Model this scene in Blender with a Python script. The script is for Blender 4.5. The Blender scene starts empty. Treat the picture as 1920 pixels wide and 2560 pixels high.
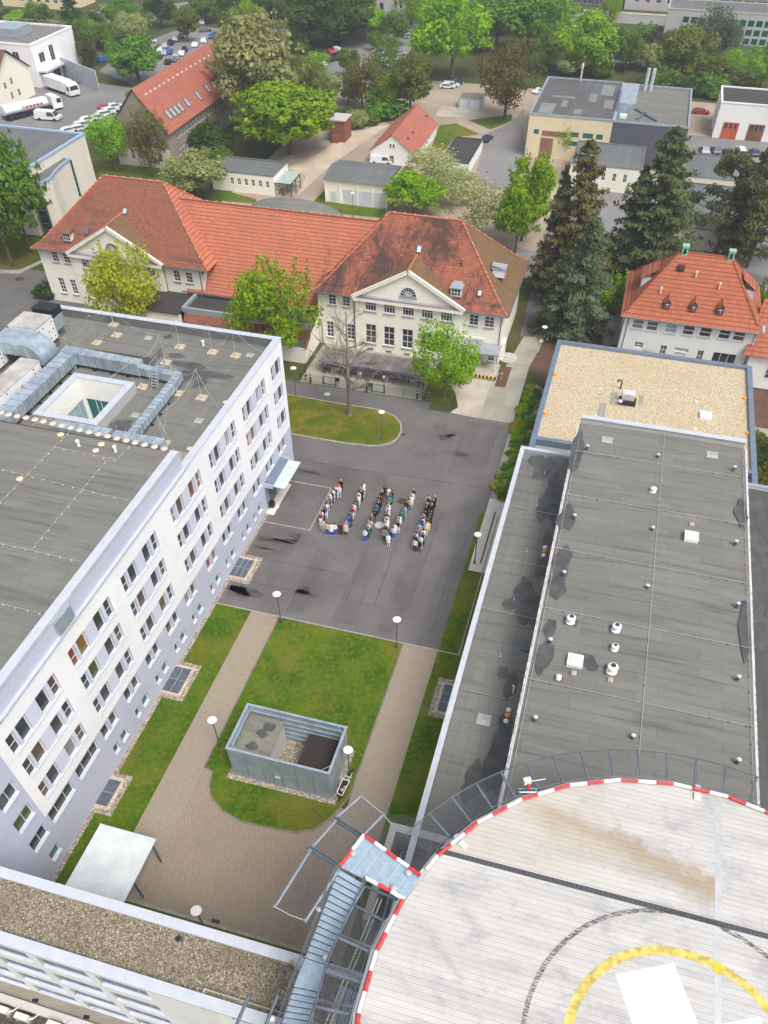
import bpy,math,random
import numpy as np
from math import sin,cos,pi,radians,degrees,atan2,hypot,sqrt,floor
from mathutils import Vector,Matrix,Euler
S=bpy.context.scene
COL=S.collection
random.seed(11)
rng=np.random.default_rng(11)
# -- camera
PITCH,YAW,HC=50.45,15.77,58.0
FPX,PCX,PCY=1894.74,960.0,1637.9
cd=bpy.data.cameras.new('camera')
cam=bpy.data.objects.new('camera',cd)
COL.objects.link(cam)
cam.location=(0,0,HC)
cam.rotation_euler=(radians(90-PITCH),0,radians(YAW))
cd.sensor_fit='HORIZONTAL';cd.sensor_width=36.0
cd.lens=FPX/1920*36.0
cd.shift_y=(PCY-1280)/1920
cd.clip_start=0.5;cd.clip_end=4000
S.camera=cam
# -- light
SUN_EL,SUN_AZ=58.0,38.0
w=bpy.data.worlds.new('World');S.world=w;w.use_nodes=True
nt=w.node_tree;nt.nodes.clear()
sky=nt.nodes.new('ShaderNodeTexSky');sky.sky_type='NISHITA';sky.sun_disc=False
sky.sun_elevation=radians(SUN_EL)
sdir=Vector((cos(radians(SUN_EL))*cos(radians(-SUN_AZ)),cos(radians(SUN_EL))*sin(radians(-SUN_AZ)),sin(radians(SUN_EL))))
sky.sun_rotation=atan2(sdir.x,sdir.y)
sky.air_density=0.7;sky.dust_density=4.0;sky.ozone_density=1.0
bg=nt.nodes.new('ShaderNodeBackground');bg.inputs['Strength'].default_value=0.15
wo=nt.nodes.new('ShaderNodeOutputWorld')
hs=nt.nodes.new('ShaderNodeHueSaturation');hs.inputs['Saturation'].default_value=0.5
nt.links.new(sky.outputs[0],hs.inputs['Color']);nt.links.new(hs.outputs[0],bg.inputs[0]);nt.links.new(bg.outputs[0],wo.inputs[0])
sl=bpy.data.lights.new('sun','SUN');sl.energy=1.4;sl.angle=radians(24);sl.color=(1.0,0.965,0.91)
so=bpy.data.objects.new('sun',sl);COL.objects.link(so)
so.rotation_euler=sdir.to_track_quat('Z','Y').to_euler();so.location=(0,0,200)
S.view_settings.view_transform='Standard';S.view_settings.look='None'
S.view_settings.exposure=0.62;S.view_settings.gamma=1
S.render.resolution_x,S.render.resolution_y=768,1024
# -- survey helpers
# a photograph pixel and a known height give the real place of a point
_M=Euler(cam.rotation_euler).to_matrix()
def G(p,z=0.0):
 d=_M@Vector(((p[0]-PCX)/FPX,-(p[1]-PCY)/FPX,-1.0))
 t=(z-HC)/d.z
 return Vector((d.x*t,d.y*t,z))
def height(b,t):
 g=G(b);lo,hi=0.0,50.0
 inv=_M.transposed()
 for _ in range(40):
  m=(lo+hi)/2
  c=inv@(Vector((g.x,g.y,m))-Vector((0,0,HC)))
  if PCY+c.y/c.z*FPX>t[1]:lo=m
  else:hi=m
 return lo
KZ=640/1659
_A=[(0,0),(640,0),(1280,0),(0,400),(640,480),(1280,480)]
_B=[(0,740),(560,1100),(1160,1000),(0,1300),(480,1660),(1100,1600),(0,1920),(600,1920)]
_KB=[KZ,KZ,760/1659,KZ,KZ,820/1659,KZ,KZ]
def A(i,x,y):return(_A[i-1][0]+x*KZ,_A[i-1][1]+y*KZ)
def B(i,x,y):return(_B[i-1][0]+x*_KB[i-1],_B[i-1][1]+y*_KB[i-1])
def O(x,y):return(x*1.15732,y*1.15732)
def PP(x,y):return(780+x*320/1659,1170+y*320/1659)
# -- object helpers
OFF={}
def tag(o,label=None,cat=None,group=None,kind=None):
 if label:o['label']=label
 if cat:o['category']=cat
 if group:o['group']=group
 if kind:o['kind']=kind
 return o
def thing(name,label,cat,loc=(0,0,0),group=None,rz=0):
 o=bpy.data.objects.new(name,None);COL.objects.link(o)
 o.empty_display_size=0.3
 o.location=loc;o.rotation_euler=(0,0,rz)
 OFF[o.name]=Vector(loc)
 return tag(o,label,cat,group)
def add(name,me,parent=None,loc=(0,0,0),rz=0,mats=None,**kw):
 o=bpy.data.objects.new(name,me);COL.objects.link(o)
 if parent is not None:
  o.parent=parent
  OFF[o.name]=OFF.get(parent.name,Vector((0,0,0)))
 o.location=loc;o.rotation_euler=(0,0,rz)
 if mats:
  for i,m in enumerate(mats):
   o.material_slots[i].link='OBJECT';o.material_slots[i].material=m
 return tag(o,**kw)
def copy_tree(o,parent=None):
 c=o.copy();COL.objects.link(c);c.parent=parent
 for ch in o.children:copy_tree(ch,c)
 return c
class MB:
 def __init__(s):s.v=[];s.f=[];s.m=[];s.uv={}
 def poly(s,pts,m=0,uv=None):
  n=len(s.v);s.v+=[tuple(p)for p in pts]
  if uv:s.uv[len(s.f)]=uv
  s.f.append(tuple(range(n,n+len(pts))));s.m.append(m);return s
 def box(s,x0,y0,z0,x1,y1,z1,m=0,mt=None,mb=None):
  if x0>x1:x0,x1=x1,x0
  if y0>y1:y0,y1=y1,y0
  return s.prism([(x0,y0),(x1,y0),(x1,y1),(x0,y1)],z0,z1,m,mt)
 def prism(s,pts,z0,z1,m=0,mt=None):
  a=sum(pts[i][0]*pts[(i+1)%len(pts)][1]-pts[(i+1)%len(pts)][0]*pts[i][1]for i in range(len(pts)))
  if a<0:pts=pts[::-1]
  n=len(s.v);k=len(pts)
  s.v+=[(p[0],p[1],z0)for p in pts]+[(p[0],p[1],z1)for p in pts]
  for i in range(k):
   j=(i+1)%k
   s.f.append((n+i,n+j,n+k+j,n+k+i));s.m.append(m)
  s.f.append(tuple(range(n+k,n+2*k)));s.m.append(m if mt is None else mt)
  s.f.append(tuple(range(n+k-1,n-1,-1)));s.m.append(m)
  return s
 def sheet(s,pts,z,m=0):
  a=sum(pts[i][0]*pts[(i+1)%len(pts)][1]-pts[(i+1)%len(pts)][0]*pts[i][1]for i in range(len(pts)))
  if a<0:pts=pts[::-1]
  return s.poly([(p[0],p[1],z)for p in pts],m)
 def obox(s,c,L,W,z0,z1,ang,m=0,mt=None):
  ca,sa=cos(ang),sin(ang)
  P=[(c[0]+ca*a-sa*b,c[1]+sa*a+ca*b)for a,b in((-L/2,-W/2),(L/2,-W/2),(L/2,W/2),(-L/2,W/2))]
  return s.prism(P,z0,z1,m,mt)
 def tube(s,p,q,r,n=6,m=0,r2=None,caps=True):
  p=Vector(p);q=Vector(q);d=(q-p)
  if d.length<1e-6:return s
  d.normalize();u=d.orthogonal().normalized();v=d.cross(u);r2=r if r2 is None else r2
  k=len(s.v)
  for c,rr in((p,r),(q,r2)):
   for i in range(n):
    a=2*pi*i/n
    s.v.append(tuple(c+u*(rr*cos(a))+v*(rr*sin(a))))
  for i in range(n):
   j=(i+1)%n
   s.f.append((k+i,k+j,k+n+j,k+n+i));s.m.append(m)
  if caps:
   s.f.append(tuple(range(k+n-1,k-1,-1)));s.m.append(m)
   s.f.append(tuple(range(k+n,k+2*n)));s.m.append(m)
  return s
 def bar(s,p,q,w,h,m=0):
 # rectangular bar between two points, h along the vertical
  p=Vector(p);q=Vector(q);d=(q-p).normalized()
  u=Vector((-d.y,d.x,0))
  u=u.normalized()if u.length>1e-6 else Vector((1,0,0))
  v=d.cross(u);k=len(s.v)
  for c in(p,q):
   for a,b in((-1,-1),(1,-1),(1,1),(-1,1)):
    s.v.append(tuple(c+u*(a*w/2)+v*(b*h/2)))
  for f in((0,1,2,3),(7,6,5,4),(0,4,5,1),(1,5,6,2),(2,6,7,3),(3,7,4,0)):
   s.f.append(tuple(k+i for i in f));s.m.append(m)
  return s
 def path(s,pts,r,n=5,m=0):
  for a,b in zip(pts[:-1],pts[1:]):s.tube(a,b,r,n,m)
  return s
 def lathe(s,c,prof,n=12,m=0,sm=None):
  k=len(s.v);c=Vector(c)
  for r,z in prof:
   for i in range(n):
    a=2*pi*i/n
    s.v.append((c.x+r*cos(a),c.y+r*sin(a),c.z+z))
  for j in range(len(prof)-1):
   for i in range(n):
    i2=(i+1)%n
    s.f.append((k+j*n+i,k+j*n+i2,k+(j+1)*n+i2,k+(j+1)*n+i));s.m.append(m)
  s.f.append(tuple(k+i for i in range(n-1,-1,-1)));s.m.append(m)
  e=k+(len(prof)-1)*n
  s.f.append(tuple(e+i for i in range(n)));s.m.append(m)
  return s
 def mesh(s,name,mats,off=(0,0,0),smooth=False):
  me=bpy.data.meshes.new(name)
  o=off
  me.from_pydata([(a-o[0],b-o[1],c-o[2])for a,b,c in s.v],[],s.f)
  for m in mats:me.materials.append(m)
  me.polygons.foreach_set('material_index',s.m)
  if smooth:me.polygons.foreach_set('use_smooth',[True]*len(s.f))
  if s.uv:
   l=me.uv_layers.new(name='UVMap')
   for fi,uv in s.uv.items():
    p=me.polygons[fi]
    for k,li in enumerate(p.loop_indices):l.data[li].uv=uv[k]
  me.update()
  return me
 def build(s,name,mats,parent=None,loc=None,smooth=False,**kw):
  if not isinstance(mats,(list,tuple)):mats=[mats]
  if parent is not None:
   return add(name,s.mesh(name,mats,OFF[parent.name],smooth),parent,**kw)
  if loc is None:loc=(0,0,0)
  o=add(name,s.mesh(name,mats,loc,smooth),None,loc,**kw)
  OFF[o.name]=Vector(loc)
  return o
  # -- materials
def srgb(h):
 v=[int(h[i:i+2],16)/255 for i in(0,2,4)]
 return tuple(c/12.92 if c<=.04045 else((c+.055)/1.055)**2.4 for c in v)
class NT:
 def __init__(s,name):
  s.mat=bpy.data.materials.new(name);s.mat.use_nodes=True
  s.t=s.mat.node_tree;s.t.nodes.clear()
  s.out=s.n('ShaderNodeOutputMaterial');s.p=s.n('ShaderNodeBsdfPrincipled')
  s.l(s.p.outputs[0],s.out.inputs[0])
  s.co=s.n('ShaderNodeTexCoord').outputs['Object']
 def n(s,t,**k):
  x=s.t.nodes.new(t)
  for a,b in k.items():setattr(x,a,b)
  return x
 def l(s,a,b):s.t.links.new(a,b)
 def val(s,sock,v):
  if hasattr(v,'is_linked')or hasattr(v,'links'):s.l(v,sock)
  else:sock.default_value=v
 def math(s,op,a,b=None,c=None):
  x=s.n('ShaderNodeMath',operation=op)
  for i,v in enumerate((a,b,c)):
   if v is not None:s.val(x.inputs[i],v)
  return x.outputs[0]
 def mapping(s,scale=(1,1,1),rot=(0,0,0),loc=(0,0,0),co=None):
  x=s.n('ShaderNodeMapping');s.l(co or s.co,x.inputs[0])
  x.inputs['Scale'].default_value=scale;x.inputs['Rotation'].default_value=rot;x.inputs['Location'].default_value=loc
  return x.outputs[0]
 def noise(s,scale,detail=4,rough=.6,co=None,dist=0):
  x=s.n('ShaderNodeTexNoise');s.l(co or s.co,x.inputs['Vector'])
  x.inputs['Scale'].default_value=scale;x.inputs['Detail'].default_value=detail
  x.inputs['Roughness'].default_value=rough;x.inputs['Distortion'].default_value=dist
  return x.outputs['Fac']
 def step(s,v,a,b):
  x=s.n('ShaderNodeMapRange',interpolation_type='SMOOTHSTEP');s.val(x.inputs[0],v)
  x.inputs[1].default_value=a;x.inputs[2].default_value=b
  return x.outputs[0]
 def mix(s,f,a,b,mode='MIX'):
  x=s.n('ShaderNodeMix',data_type='RGBA',blend_type=mode)
  s.val(x.inputs[0],f)
  for i,v in((6,a),(7,b)):
   if isinstance(v,tuple):x.inputs[i].default_value=(*v[:3],1)
   else:s.l(v,x.inputs[i])
  return x.outputs[2]
 def xyz(s):
  x=s.n('ShaderNodeSeparateXYZ');s.l(s.co,x.inputs[0]);return x.outputs
 def lines(s,v,period,width,off=0.0):
 # 1 on thin lines across v
  f=s.math('FRACT',s.math('ADD',s.math('DIVIDE',v,period),off))
  return s.math('LESS_THAN',f,width/period)
 def bump(s,h,strength=.3,dist=.05):
  x=s.n('ShaderNodeBump');x.inputs['Strength'].default_value=strength;x.inputs['Distance'].default_value=dist
  s.l(h,x.inputs['Height']);s.l(x.outputs[0],s.p.inputs['Normal'])
 def done(s,col,rough=.8,metal=0,spec=.35):
  i=s.p.inputs
  if isinstance(col,tuple):i['Base Color'].default_value=(*col[:3],1)
  else:s.l(col,i['Base Color'])
  s.val(i['Roughness'],rough);i['Metallic'].default_value=metal;i['Specular IOR Level'].default_value=spec
  return s.mat
def plain(name,c,rough=.7,metal=0,spec=.35,var=.12,scale=.6):
 t=NT(name)
 f=t.noise(scale,5)
 d=tuple(x*(1-var*1.6)for x in c);u=tuple(min(1,x*(1+var))for x in c)
 return t.done(t.mix(t.step(f,.3,.7),d,u),rough,metal,spec)
def flat(name,c,rough=.6,metal=0,spec=.4):
 return NT(name).done(c,rough,metal,spec)
def glass(name,c=(.03,.035,.04)):
 t=NT(name)
 f=t.noise(.35,2)
 return t.done(t.mix(f,c,tuple(x*1.8 for x in c)),.08,0,.6)
def m_render(name,c,grime=(.35,.33,.28),amt=.25):
 t=NT(name)
 f=t.noise(.25,5);g=t.noise(1.0,6,.65,t.mapping((1.5,1.5,.12)))
 col=t.mix(t.step(f,.35,.7),c,tuple(x*.93 for x in c))
 col=t.mix(t.math('MULTIPLY',t.step(g,.58,.8),amt),col,grime)
 t.bump(t.noise(14,3),.08,.02)
 return t.done(col,.9)
def m_felt(name,c,ang=0,w=4.6,h=.93,dark=(.05,.052,.05),bumpy=.1):
 t=NT(name)
 co=t.mapping(rot=(0,0,ang))
 b=t.n('ShaderNodeTexBrick');t.l(co,b.inputs['Vector'])
 b.inputs['Color1'].default_value=(*c,1);b.inputs['Color2'].default_value=(*[x*.84 for x in c],1)
 b.inputs['Mortar'].default_value=(*[x*.5 for x in c],1)
 b.inputs['Scale'].default_value=1;b.inputs['Mortar Size'].default_value=.016;b.inputs['Mortar Smooth'].default_value=.35
 b.inputs['Brick Width'].default_value=w;b.inputs['Row Height'].default_value=h
 b.offset=.37
 f1=t.noise(.22,6,.62);f2=t.noise(5,4);f3=t.noise(.9,5,.6,t.mapping((.16,2.2,1),(0,0,ang)))
 col=t.mix(t.math('MULTIPLY',t.step(f1,.5,.74),.35),b.outputs[0],tuple(x*1.25 for x in c))
 col=t.mix(t.math('MULTIPLY',t.step(f3,.48,.74),.5),col,dark)
 col=t.mix(t.math('MULTIPLY',t.step(f2,.42,.7),.22),col,tuple(x*.62 for x in c))
 f4=t.noise(.5,3)
 col=t.mix(t.math('MULTIPLY',t.step(f4,.62,.8),.25),col,(.17,.155,.10))
 t.bump(t.noise(30,2),bumpy,.02)
 return t.done(col,.88)
def m_gravel(name,cols,scale=9,dirt=(.2,.17,.12),amt=.5,s2=.3):
 t=NT(name)
 v=t.n('ShaderNodeTexVoronoi');v.inputs['Scale'].default_value=scale;t.l(t.co,v.inputs['Vector'])
 r=t.n('ShaderNodeValToRGB');r.color_ramp.interpolation='LINEAR'
 sx=t.n('ShaderNodeSeparateColor');t.l(v.outputs['Color'],sx.inputs[0]);t.l(sx.outputs[0],r.inputs[0])
 e=r.color_ramp.elements
 while len(e)<len(cols):e.new(.5)
 for i,c in enumerate(cols):e[i].position=i/(len(cols)-1);e[i].color=(*c,1)
 col=t.mix(t.math('MULTIPLY',t.step(v.outputs['Distance'],.35,.75),.55),r.outputs[0],tuple(x*.3 for x in cols[0]))
 col=t.mix(t.math('MULTIPLY',t.step(t.noise(s2,5),.45,.75),amt),col,dirt)
 t.bump(v.outputs['Distance'],.4,.03)
 return t.done(col,.95)
def m_grass(name,c1,c2,c3,s=1.0):
 t=NT(name)
 f1=t.noise(.28*s,6,.65);f2=t.noise(2.2*s,6,.7);f3=t.noise(14,4,.7);f4=t.noise(.12*s,3)
 col=t.mix(t.step(f1,.38,.62),c1,c2)
 col=t.mix(t.math('MULTIPLY',t.step(f2,.46,.66),.7),col,c3)
 col=t.mix(t.math('MULTIPLY',t.step(f4,.45,.62),.62),col,c3)
 col=t.mix(t.math('MULTIPLY',t.step(f3,.45,.62),.6),col,tuple(x*.38 for x in c1))
 t.bump(t.math('ADD',f3,t.math('MULTIPLY',f2,.8)),.6,.12)
 return t.done(col,.95,0,.2)
def m_asphalt(name,c,dark,s=1.0,amt=.6):
 t=NT(name)
 f1=t.noise(.13*s,6,.62,dist=.6);f2=t.noise(22,3);f3=t.noise(.6*s,6,.7,dist=1.0);f4=t.noise(1.0,5,.6,t.mapping((1.2,.09,1)))
 col=t.mix(t.step(f1,.36,.64),tuple(x*.86 for x in c),tuple(x*1.12 for x in c))
 col=t.mix(t.math('MULTIPLY',t.step(f4,.5,.75),.35),col,tuple(x*.72 for x in c))
 col=t.mix(t.math('MULTIPLY',t.step(f3,.6,.78),amt),col,dark)
 col=t.mix(t.math('MULTIPLY',t.step(f2,.4,.7),.25),col,tuple(x*.5 for x in c))
 t.bump(f2,.12,.02)
 return t.done(col,.9)
def m_brick(name,c1,c2,mortar,w,h,ms,ang=0,rough=.85,off=.5,stain=.3,scol=(.12,.1,.08),bump=.2):
 t=NT(name)
 b=t.n('ShaderNodeTexBrick');t.l(t.mapping(rot=(0,0,ang)),b.inputs['Vector'])
 for k,c in(('Color1',c1),('Color2',c2),('Mortar',mortar)):b.inputs[k].default_value=(*c,1)
 b.inputs['Scale'].default_value=1;b.inputs['Mortar Size'].default_value=ms;b.inputs['Mortar Smooth'].default_value=.2
 b.inputs['Brick Width'].default_value=w;b.inputs['Row Height'].default_value=h;b.offset=off
 f=t.noise(.3,6,.65);f2=t.noise(6,4)
 col=t.mix(t.math('MULTIPLY',t.step(f,.48,.76),stain),b.outputs[0],scol)
 col=t.mix(t.math('MULTIPLY',t.step(f2,.45,.7),.2),col,tuple(x*.5 for x in c1))
 if bump:t.bump(b.outputs['Fac'],-bump,.02)
 return t.done(col,rough)
def m_tile(name,c1,c2,stain=None,sa=.8,period=.24,line=.35,sth=(.5,.68),lichen=None,s3=(.55,.55,.16),jit=.09):
# clay roof tiles: courses at even heights, single tiles inside a course, stains running down
 t=NT(name);x,y,z=t.xyz()
 row=t.math('FLOOR',t.math('DIVIDE',z,period))
 cmb=t.n('ShaderNodeCombineXYZ')
 t.l(t.math('FLOOR',t.math('DIVIDE',t.math('ADD',x,t.math('MULTIPLY',row,.13)),.3)),cmb.inputs[0])
 t.l(t.math('FLOOR',t.math('DIVIDE',y,.45)),cmb.inputs[1]);t.l(row,cmb.inputs[2])
 wn=t.n('ShaderNodeTexWhiteNoise');t.l(cmb.outputs[0],wn.inputs['Vector'])
 col=t.mix(wn.outputs['Value'],c1,c2)
 col=t.mix(t.math('MULTIPLY',t.step(t.noise(.3,5),.4,.7),.5),col,tuple(v*.72 for v in c1))
 if lichen:col=t.mix(t.math('MULTIPLY',t.step(t.noise(.5,6,.7),.5,.72),.6),col,lichen)
 if stain:
  f=t.noise(.32,6,.7,t.mapping(s3),.4)
  f2=t.math('ADD',f,t.math('MULTIPLY',t.math('SUBTRACT',wn.outputs['Value'],.5),jit))
  col=t.mix(t.math('MULTIPLY',t.step(f2,*sth),sa),col,stain)
 ln=t.lines(z,period,period*.2)
 col=t.mix(t.math('MULTIPLY',ln,line),col,tuple(v*.22 for v in c1))
 t.bump(t.math('FRACT',t.math('DIVIDE',z,period)),.5,.04)
 return t.done(col,.85)
def m_metal(name,c,rough=.45,metal=.55,var=.2,scale=1.2):
 t=NT(name)
 f=t.noise(scale,5,.6)
 col=t.mix(t.step(f,.3,.7),tuple(x*(1-var)for x in c),tuple(min(1,x*(1+var))for x in c))
 return t.done(col,rough,metal,.5)
def m_leaf(name,c1,c2,dark):
 t=NT(name)
 oi=t.n('ShaderNodeObjectInfo')
 geo=t.n('ShaderNodeNewGeometry')
 f=t.noise(4.2,3)
 col=t.mix(t.step(f,.36,.64),c1,c2)
 col=t.mix(t.math('MULTIPLY',geo.outputs['Random Per Island'],.42),col,dark)
 hsv=t.n('ShaderNodeHueSaturation');t.l(col,hsv.inputs['Color'])
 t.l(t.math('ADD',.488,t.math('MULTIPLY',oi.outputs['Random'],.03)),hsv.inputs['Hue'])
 t.l(t.math('ADD',.85,t.math('MULTIPLY',oi.outputs['Random'],.3)),hsv.inputs['Value'])
 t.done(hsv.outputs[0],.7,0,.2)
 tr=t.n('ShaderNodeBsdfTranslucent');t.l(hsv.outputs[0],tr.inputs[0])
 mx=t.n('ShaderNodeMixShader');mx.inputs[0].default_value=.42
 t.l(t.p.outputs[0],mx.inputs[1]);t.l(tr.outputs[0],mx.inputs[2]);t.l(mx.outputs[0],t.out.inputs[0])
 return t.mat
def m_net(name,c,pitch=.1,wire=.09):
# chain-link: a diamond grid of wire on a sheet that is otherwise open
 t=NT(name)
 uv=t.n('ShaderNodeTexCoord').outputs['UV']
 sp=t.n('ShaderNodeSeparateXYZ');t.l(uv,sp.inputs[0])
 a=t.math('DIVIDE',t.math('ADD',sp.outputs[0],sp.outputs[1]),pitch)
 b=t.math('DIVIDE',t.math('SUBTRACT',sp.outputs[0],sp.outputs[1]),pitch)
 m=t.math('MAXIMUM',t.math('LESS_THAN',t.math('FRACT',a),wire),t.math('LESS_THAN',t.math('FRACT',b),wire))
 t.done(c,.5,.3,.4)
 tr=t.n('ShaderNodeBsdfTransparent');mx=t.n('ShaderNodeMixShader')
 t.l(m,mx.inputs[0]);t.l(tr.outputs[0],mx.inputs[1]);t.l(t.p.outputs[0],mx.inputs[2]);t.l(mx.outputs[0],t.out.inputs[0])
 return t.mat
K={}
K['white']=m_render('white_render',(.88,.88,.88),(.5,.5,.48),.12)
K['offwhite']=m_render('off_white_render',(.82,.815,.77),(.45,.42,.35),.2)
K['cream']=m_render('cream_render',(.86,.83,.71),(.42,.37,.28),.22)
K['cream2']=m_render('pale_cream_render',(.72,.66,.56),(.4,.35,.27),.25)
K['yellow']=m_render('straw_yellow_render',(.72,.62,.40),(.42,.36,.25),.3)
K['lilac2']=m_render('pale_lilac_render',(.62,.63,.74),(.45,.45,.5),.1)
K['lilac']=m_render('lilac_render',(.525,.54,.65),(.36,.36,.44),.15)
K['concrete']=m_render('concrete',(.46,.45,.43),(.25,.24,.2),.4)
K['slate']=m_render('dark_cladding',(.10,.105,.13),(.06,.06,.07),.2)
K['brown']=m_render('brown_render',(.30,.25,.20),(.18,.15,.12),.35)
K['paintwhite']=plain('white_painted_metal',(.82,.84,.86),.35,0,.5,.04)
K['plastic']=plain('white_plastic',(.8,.8,.78),.4,0,.5,.04)
K['capmetal']=m_metal('pale_sheet_metal',(.60,.63,.68),.35,.25,.06)
K['galv']=m_metal('galvanised_steel',(.42,.49,.55),.42,.5,.16,1.5)
K['dullglass']=flat('dark_blue_window_strip',(.09,.12,.17),.35,0,.25)
K['revealshade']=plain('shade_grey_reveal',(.42,.42,.42),.9)  # grey paints in the shade inside the link block's window recesses
K['galvdark']=m_metal('dark_galvanised_steel',(.10,.125,.15),.5,.2,.18,2)
K['bluegrey']=m_metal('blue_grey_sheet_metal',(.19,.25,.33),.4,.35,.1,.8)
K['duct']=m_metal('duct_sheet_metal',(.46,.54,.60),.38,.5,.22,.9)
K['step']=m_metal('blue_grey_steel_grating',(.32,.42,.51),.55,.25,.12,3)
K['felt']=m_felt('roof_felt',(.188,.187,.166),0)
K['feltV']=m_felt('roof_felt_lengthwise',(.185,.185,.166),pi/2,5.2,.95)
K['feltdark']=m_felt('dark_roof_felt',(.055,.053,.05),0,4,1.0,(.03,.03,.03))
K['feltfar']=m_felt('grey_roof_sheeting',(.145,.157,.155),pi/2,7,1.1,(.09,.10,.10))
K['feltpatch']=m_felt('patched_roof_felt',(.10,.10,.10),pi/2,6,1.2,(.22,.23,.22))
K['damp']=plain('damp_felt',(.084,.086,.084),.5,0,.35,.18,.8)
K['gravel']=m_gravel('tan_roof_gravel',[(.46,.37,.22),(.62,.52,.36),(.54,.44,.28),(.70,.62,.47)],8,(.42,.33,.19),.5,.16)
K['gravel2']=m_gravel('grey_brown_roof_gravel',[(.10,.085,.06),(.36,.30,.215),(.20,.17,.12),(.52,.46,.36)],11,(.14,.11,.065),.62,.3)
K['pebble']=m_gravel('pebbles',[(.20,.16,.12),(.48,.42,.35),(.30,.22,.16),(.6,.57,.52)],7,(.25,.19,.12),.3,1.0)
K['grass']=m_grass('lawn_grass',(.040,.115,.003),(.090,.165,.006),(.215,.185,.028))
K['grassdry']=m_grass('dry_lawn_grass',(.115,.135,.010),(.22,.18,.03),(.06,.12,.006),1.6)
K['grassfar']=m_grass('rough_grass',(.045,.075,.013),(.075,.10,.018),(.12,.10,.045),.5)
K['asphalt']=m_asphalt('square_asphalt',(.138,.131,.127),(.065,.06,.058),1.0,.35)
K['road']=m_asphalt('road_asphalt',(.128,.123,.120),(.075,.07,.07),1.0,.25)
K['roadfar']=m_asphalt('grey_asphalt',(.21,.205,.20),(.13,.125,.12),.5,.3)
K['apron']=m_asphalt('concrete_apron',(.46,.41,.34),(.16,.13,.10),1.4,.75)
K['apron2']=m_asphalt('weathered_concrete',(.33,.31,.26),(.15,.13,.10),1.2,.6)
K['dirt']=m_asphalt('bare_earth',(.36,.29,.22),(.20,.15,.10),.6,.6)
K['soil']=m_asphalt('bed_soil',(.30,.27,.22),(.10,.08,.06),2,.6)
K['mulch']=m_asphalt('brown_mulch',(.12,.065,.045),(.05,.03,.02),3,.6)
K['paver']=m_brick('tan_block_paving',(.37,.31,.235),(.31,.262,.20),(.14,.115,.085),.21,.105,.011,0,.9,.5,.32,(.23,.18,.13))
K['cobble']=m_brick('grey_brown_block_paving',(.37,.30,.225),(.315,.26,.195),(.15,.12,.09),.24,.16,.022,.28,.9,.5,.35,(.19,.16,.13),.3)
K['setts']=m_brick('pale_setts',(.72,.68,.58),(.64,.60,.52),(.45,.42,.36),.12,.11,.012,.1,.9,.4,.4,(.40,.36,.30))
K['kerb']=plain('kerb_stone',(.33,.305,.27),.9,0,.3,.15,2)
K['kerbdark']=plain('dark_kerb_stone',(.20,.18,.16),.9,0,.3,.15,2)
K['tilenew']=m_tile('orange_clay_tiles',(.50,.17,.098),(.42,.135,.075),(.15,.065,.05),.55,.38,.72,(.60,.74))
K['tileold']=m_tile('weathered_clay_tiles',(.285,.105,.062),(.20,.072,.045),(.085,.055,.042),.6,.28,.35,(.50,.70),(.16,.10,.045))
K['tilestain']=m_tile('stained_clay_tiles',(.36,.12,.07),(.25,.082,.05),(.042,.032,.030),.88,.28,.35,(.47,.64),(.20,.10,.045),(.42,.3,.10),.05)
K['tilemoss']=m_tile('mossy_clay_tiles',(.20,.115,.055),(.15,.09,.045),(.085,.065,.05),.6,.21,.25,(.5,.68),(.15,.115,.03))
K['tilevilla']=m_tile('bright_clay_tiles',(.41,.13,.068),(.33,.10,.05),(.11,.05,.035),.5,.38,.7,(.60,.76))
K['tilefar']=m_tile('red_clay_tiles',(.40,.135,.088),(.35,.115,.072),(.3,.12,.08),.4,.5,.14,(.5,.7))
K['tilebrown']=m_tile('brown_clay_tiles',(.17,.07,.05),(.13,.055,.04),None,0,.4,.2)
K['frame']=flat('white_window_frame',(.75,.76,.78),.4)
K['frameteal']=flat('teal_window_frame',(.10,.35,.30),.4)
K['sill']=plain('grey_sill',(.30,.33,.36),.5,0,.4,.1)
K['sillw']=plain('white_sill',(.58,.62,.67),.4,0,.4,.05)
K['glass']=glass('window_glass')
K['glassb']=glass('bluish_window_glass',(.07,.10,.12))
K['glassgreen']=flat('green_curtain_behind_glass',(.05,.09,.02),.15,0,.6)
K['glassred']=flat('red_curtain_behind_glass',(.22,.06,.035),.15,0,.6)
K['glassbrown']=flat('brown_curtain_behind_glass',(.10,.07,.05),.15,0,.6)
K['glassamber']=flat('amber_blind_behind_glass',(.20,.11,.04),.15,0,.6)
K['glassgrey']=flat('grey_blind_behind_glass',(.24,.24,.25),.25,0,.5)
K['glasspale']=flat('pale_blind_behind_glass',(.32,.42,.43),.2,0,.5)
K['glassteal']=glass('teal_window_glass',(.02,.10,.095))
K['black']=flat('black_paint',(.015,.015,.017),.5)
K['rubber']=flat('black_rubber',(.02,.02,.02),.8)
K['red']=plain('red_paint',(.62,.035,.04),.45,0,.4,.12,2)
K['redband']=plain('weathered_red_paint',(.60,.05,.055),.5,0,.4,.25,5)
K['whiteband']=plain('weathered_white_paint',(.80,.80,.80),.5,0,.4,.10,5)
K['orange']=flat('orange_plastic',(.85,.30,.01),.5)
K['yellowp']=plain('yellow_paint',(.75,.52,.02),.5,0,.4,.2,3)
K['yelband']=plain('worn_yellow_paint',(.60,.48,.13),.6,0,.3,.25,2.2)
K['whitepaint']=plain('white_ground_paint',(.80,.81,.83),.55,0,.3,.05,1)
K['wornblack']=None
K['green']=flat('dark_green_paint',(.012,.07,.05),.5)
K['greenp']=flat('green_plastic',(.02,.25,.10),.4)
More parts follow.
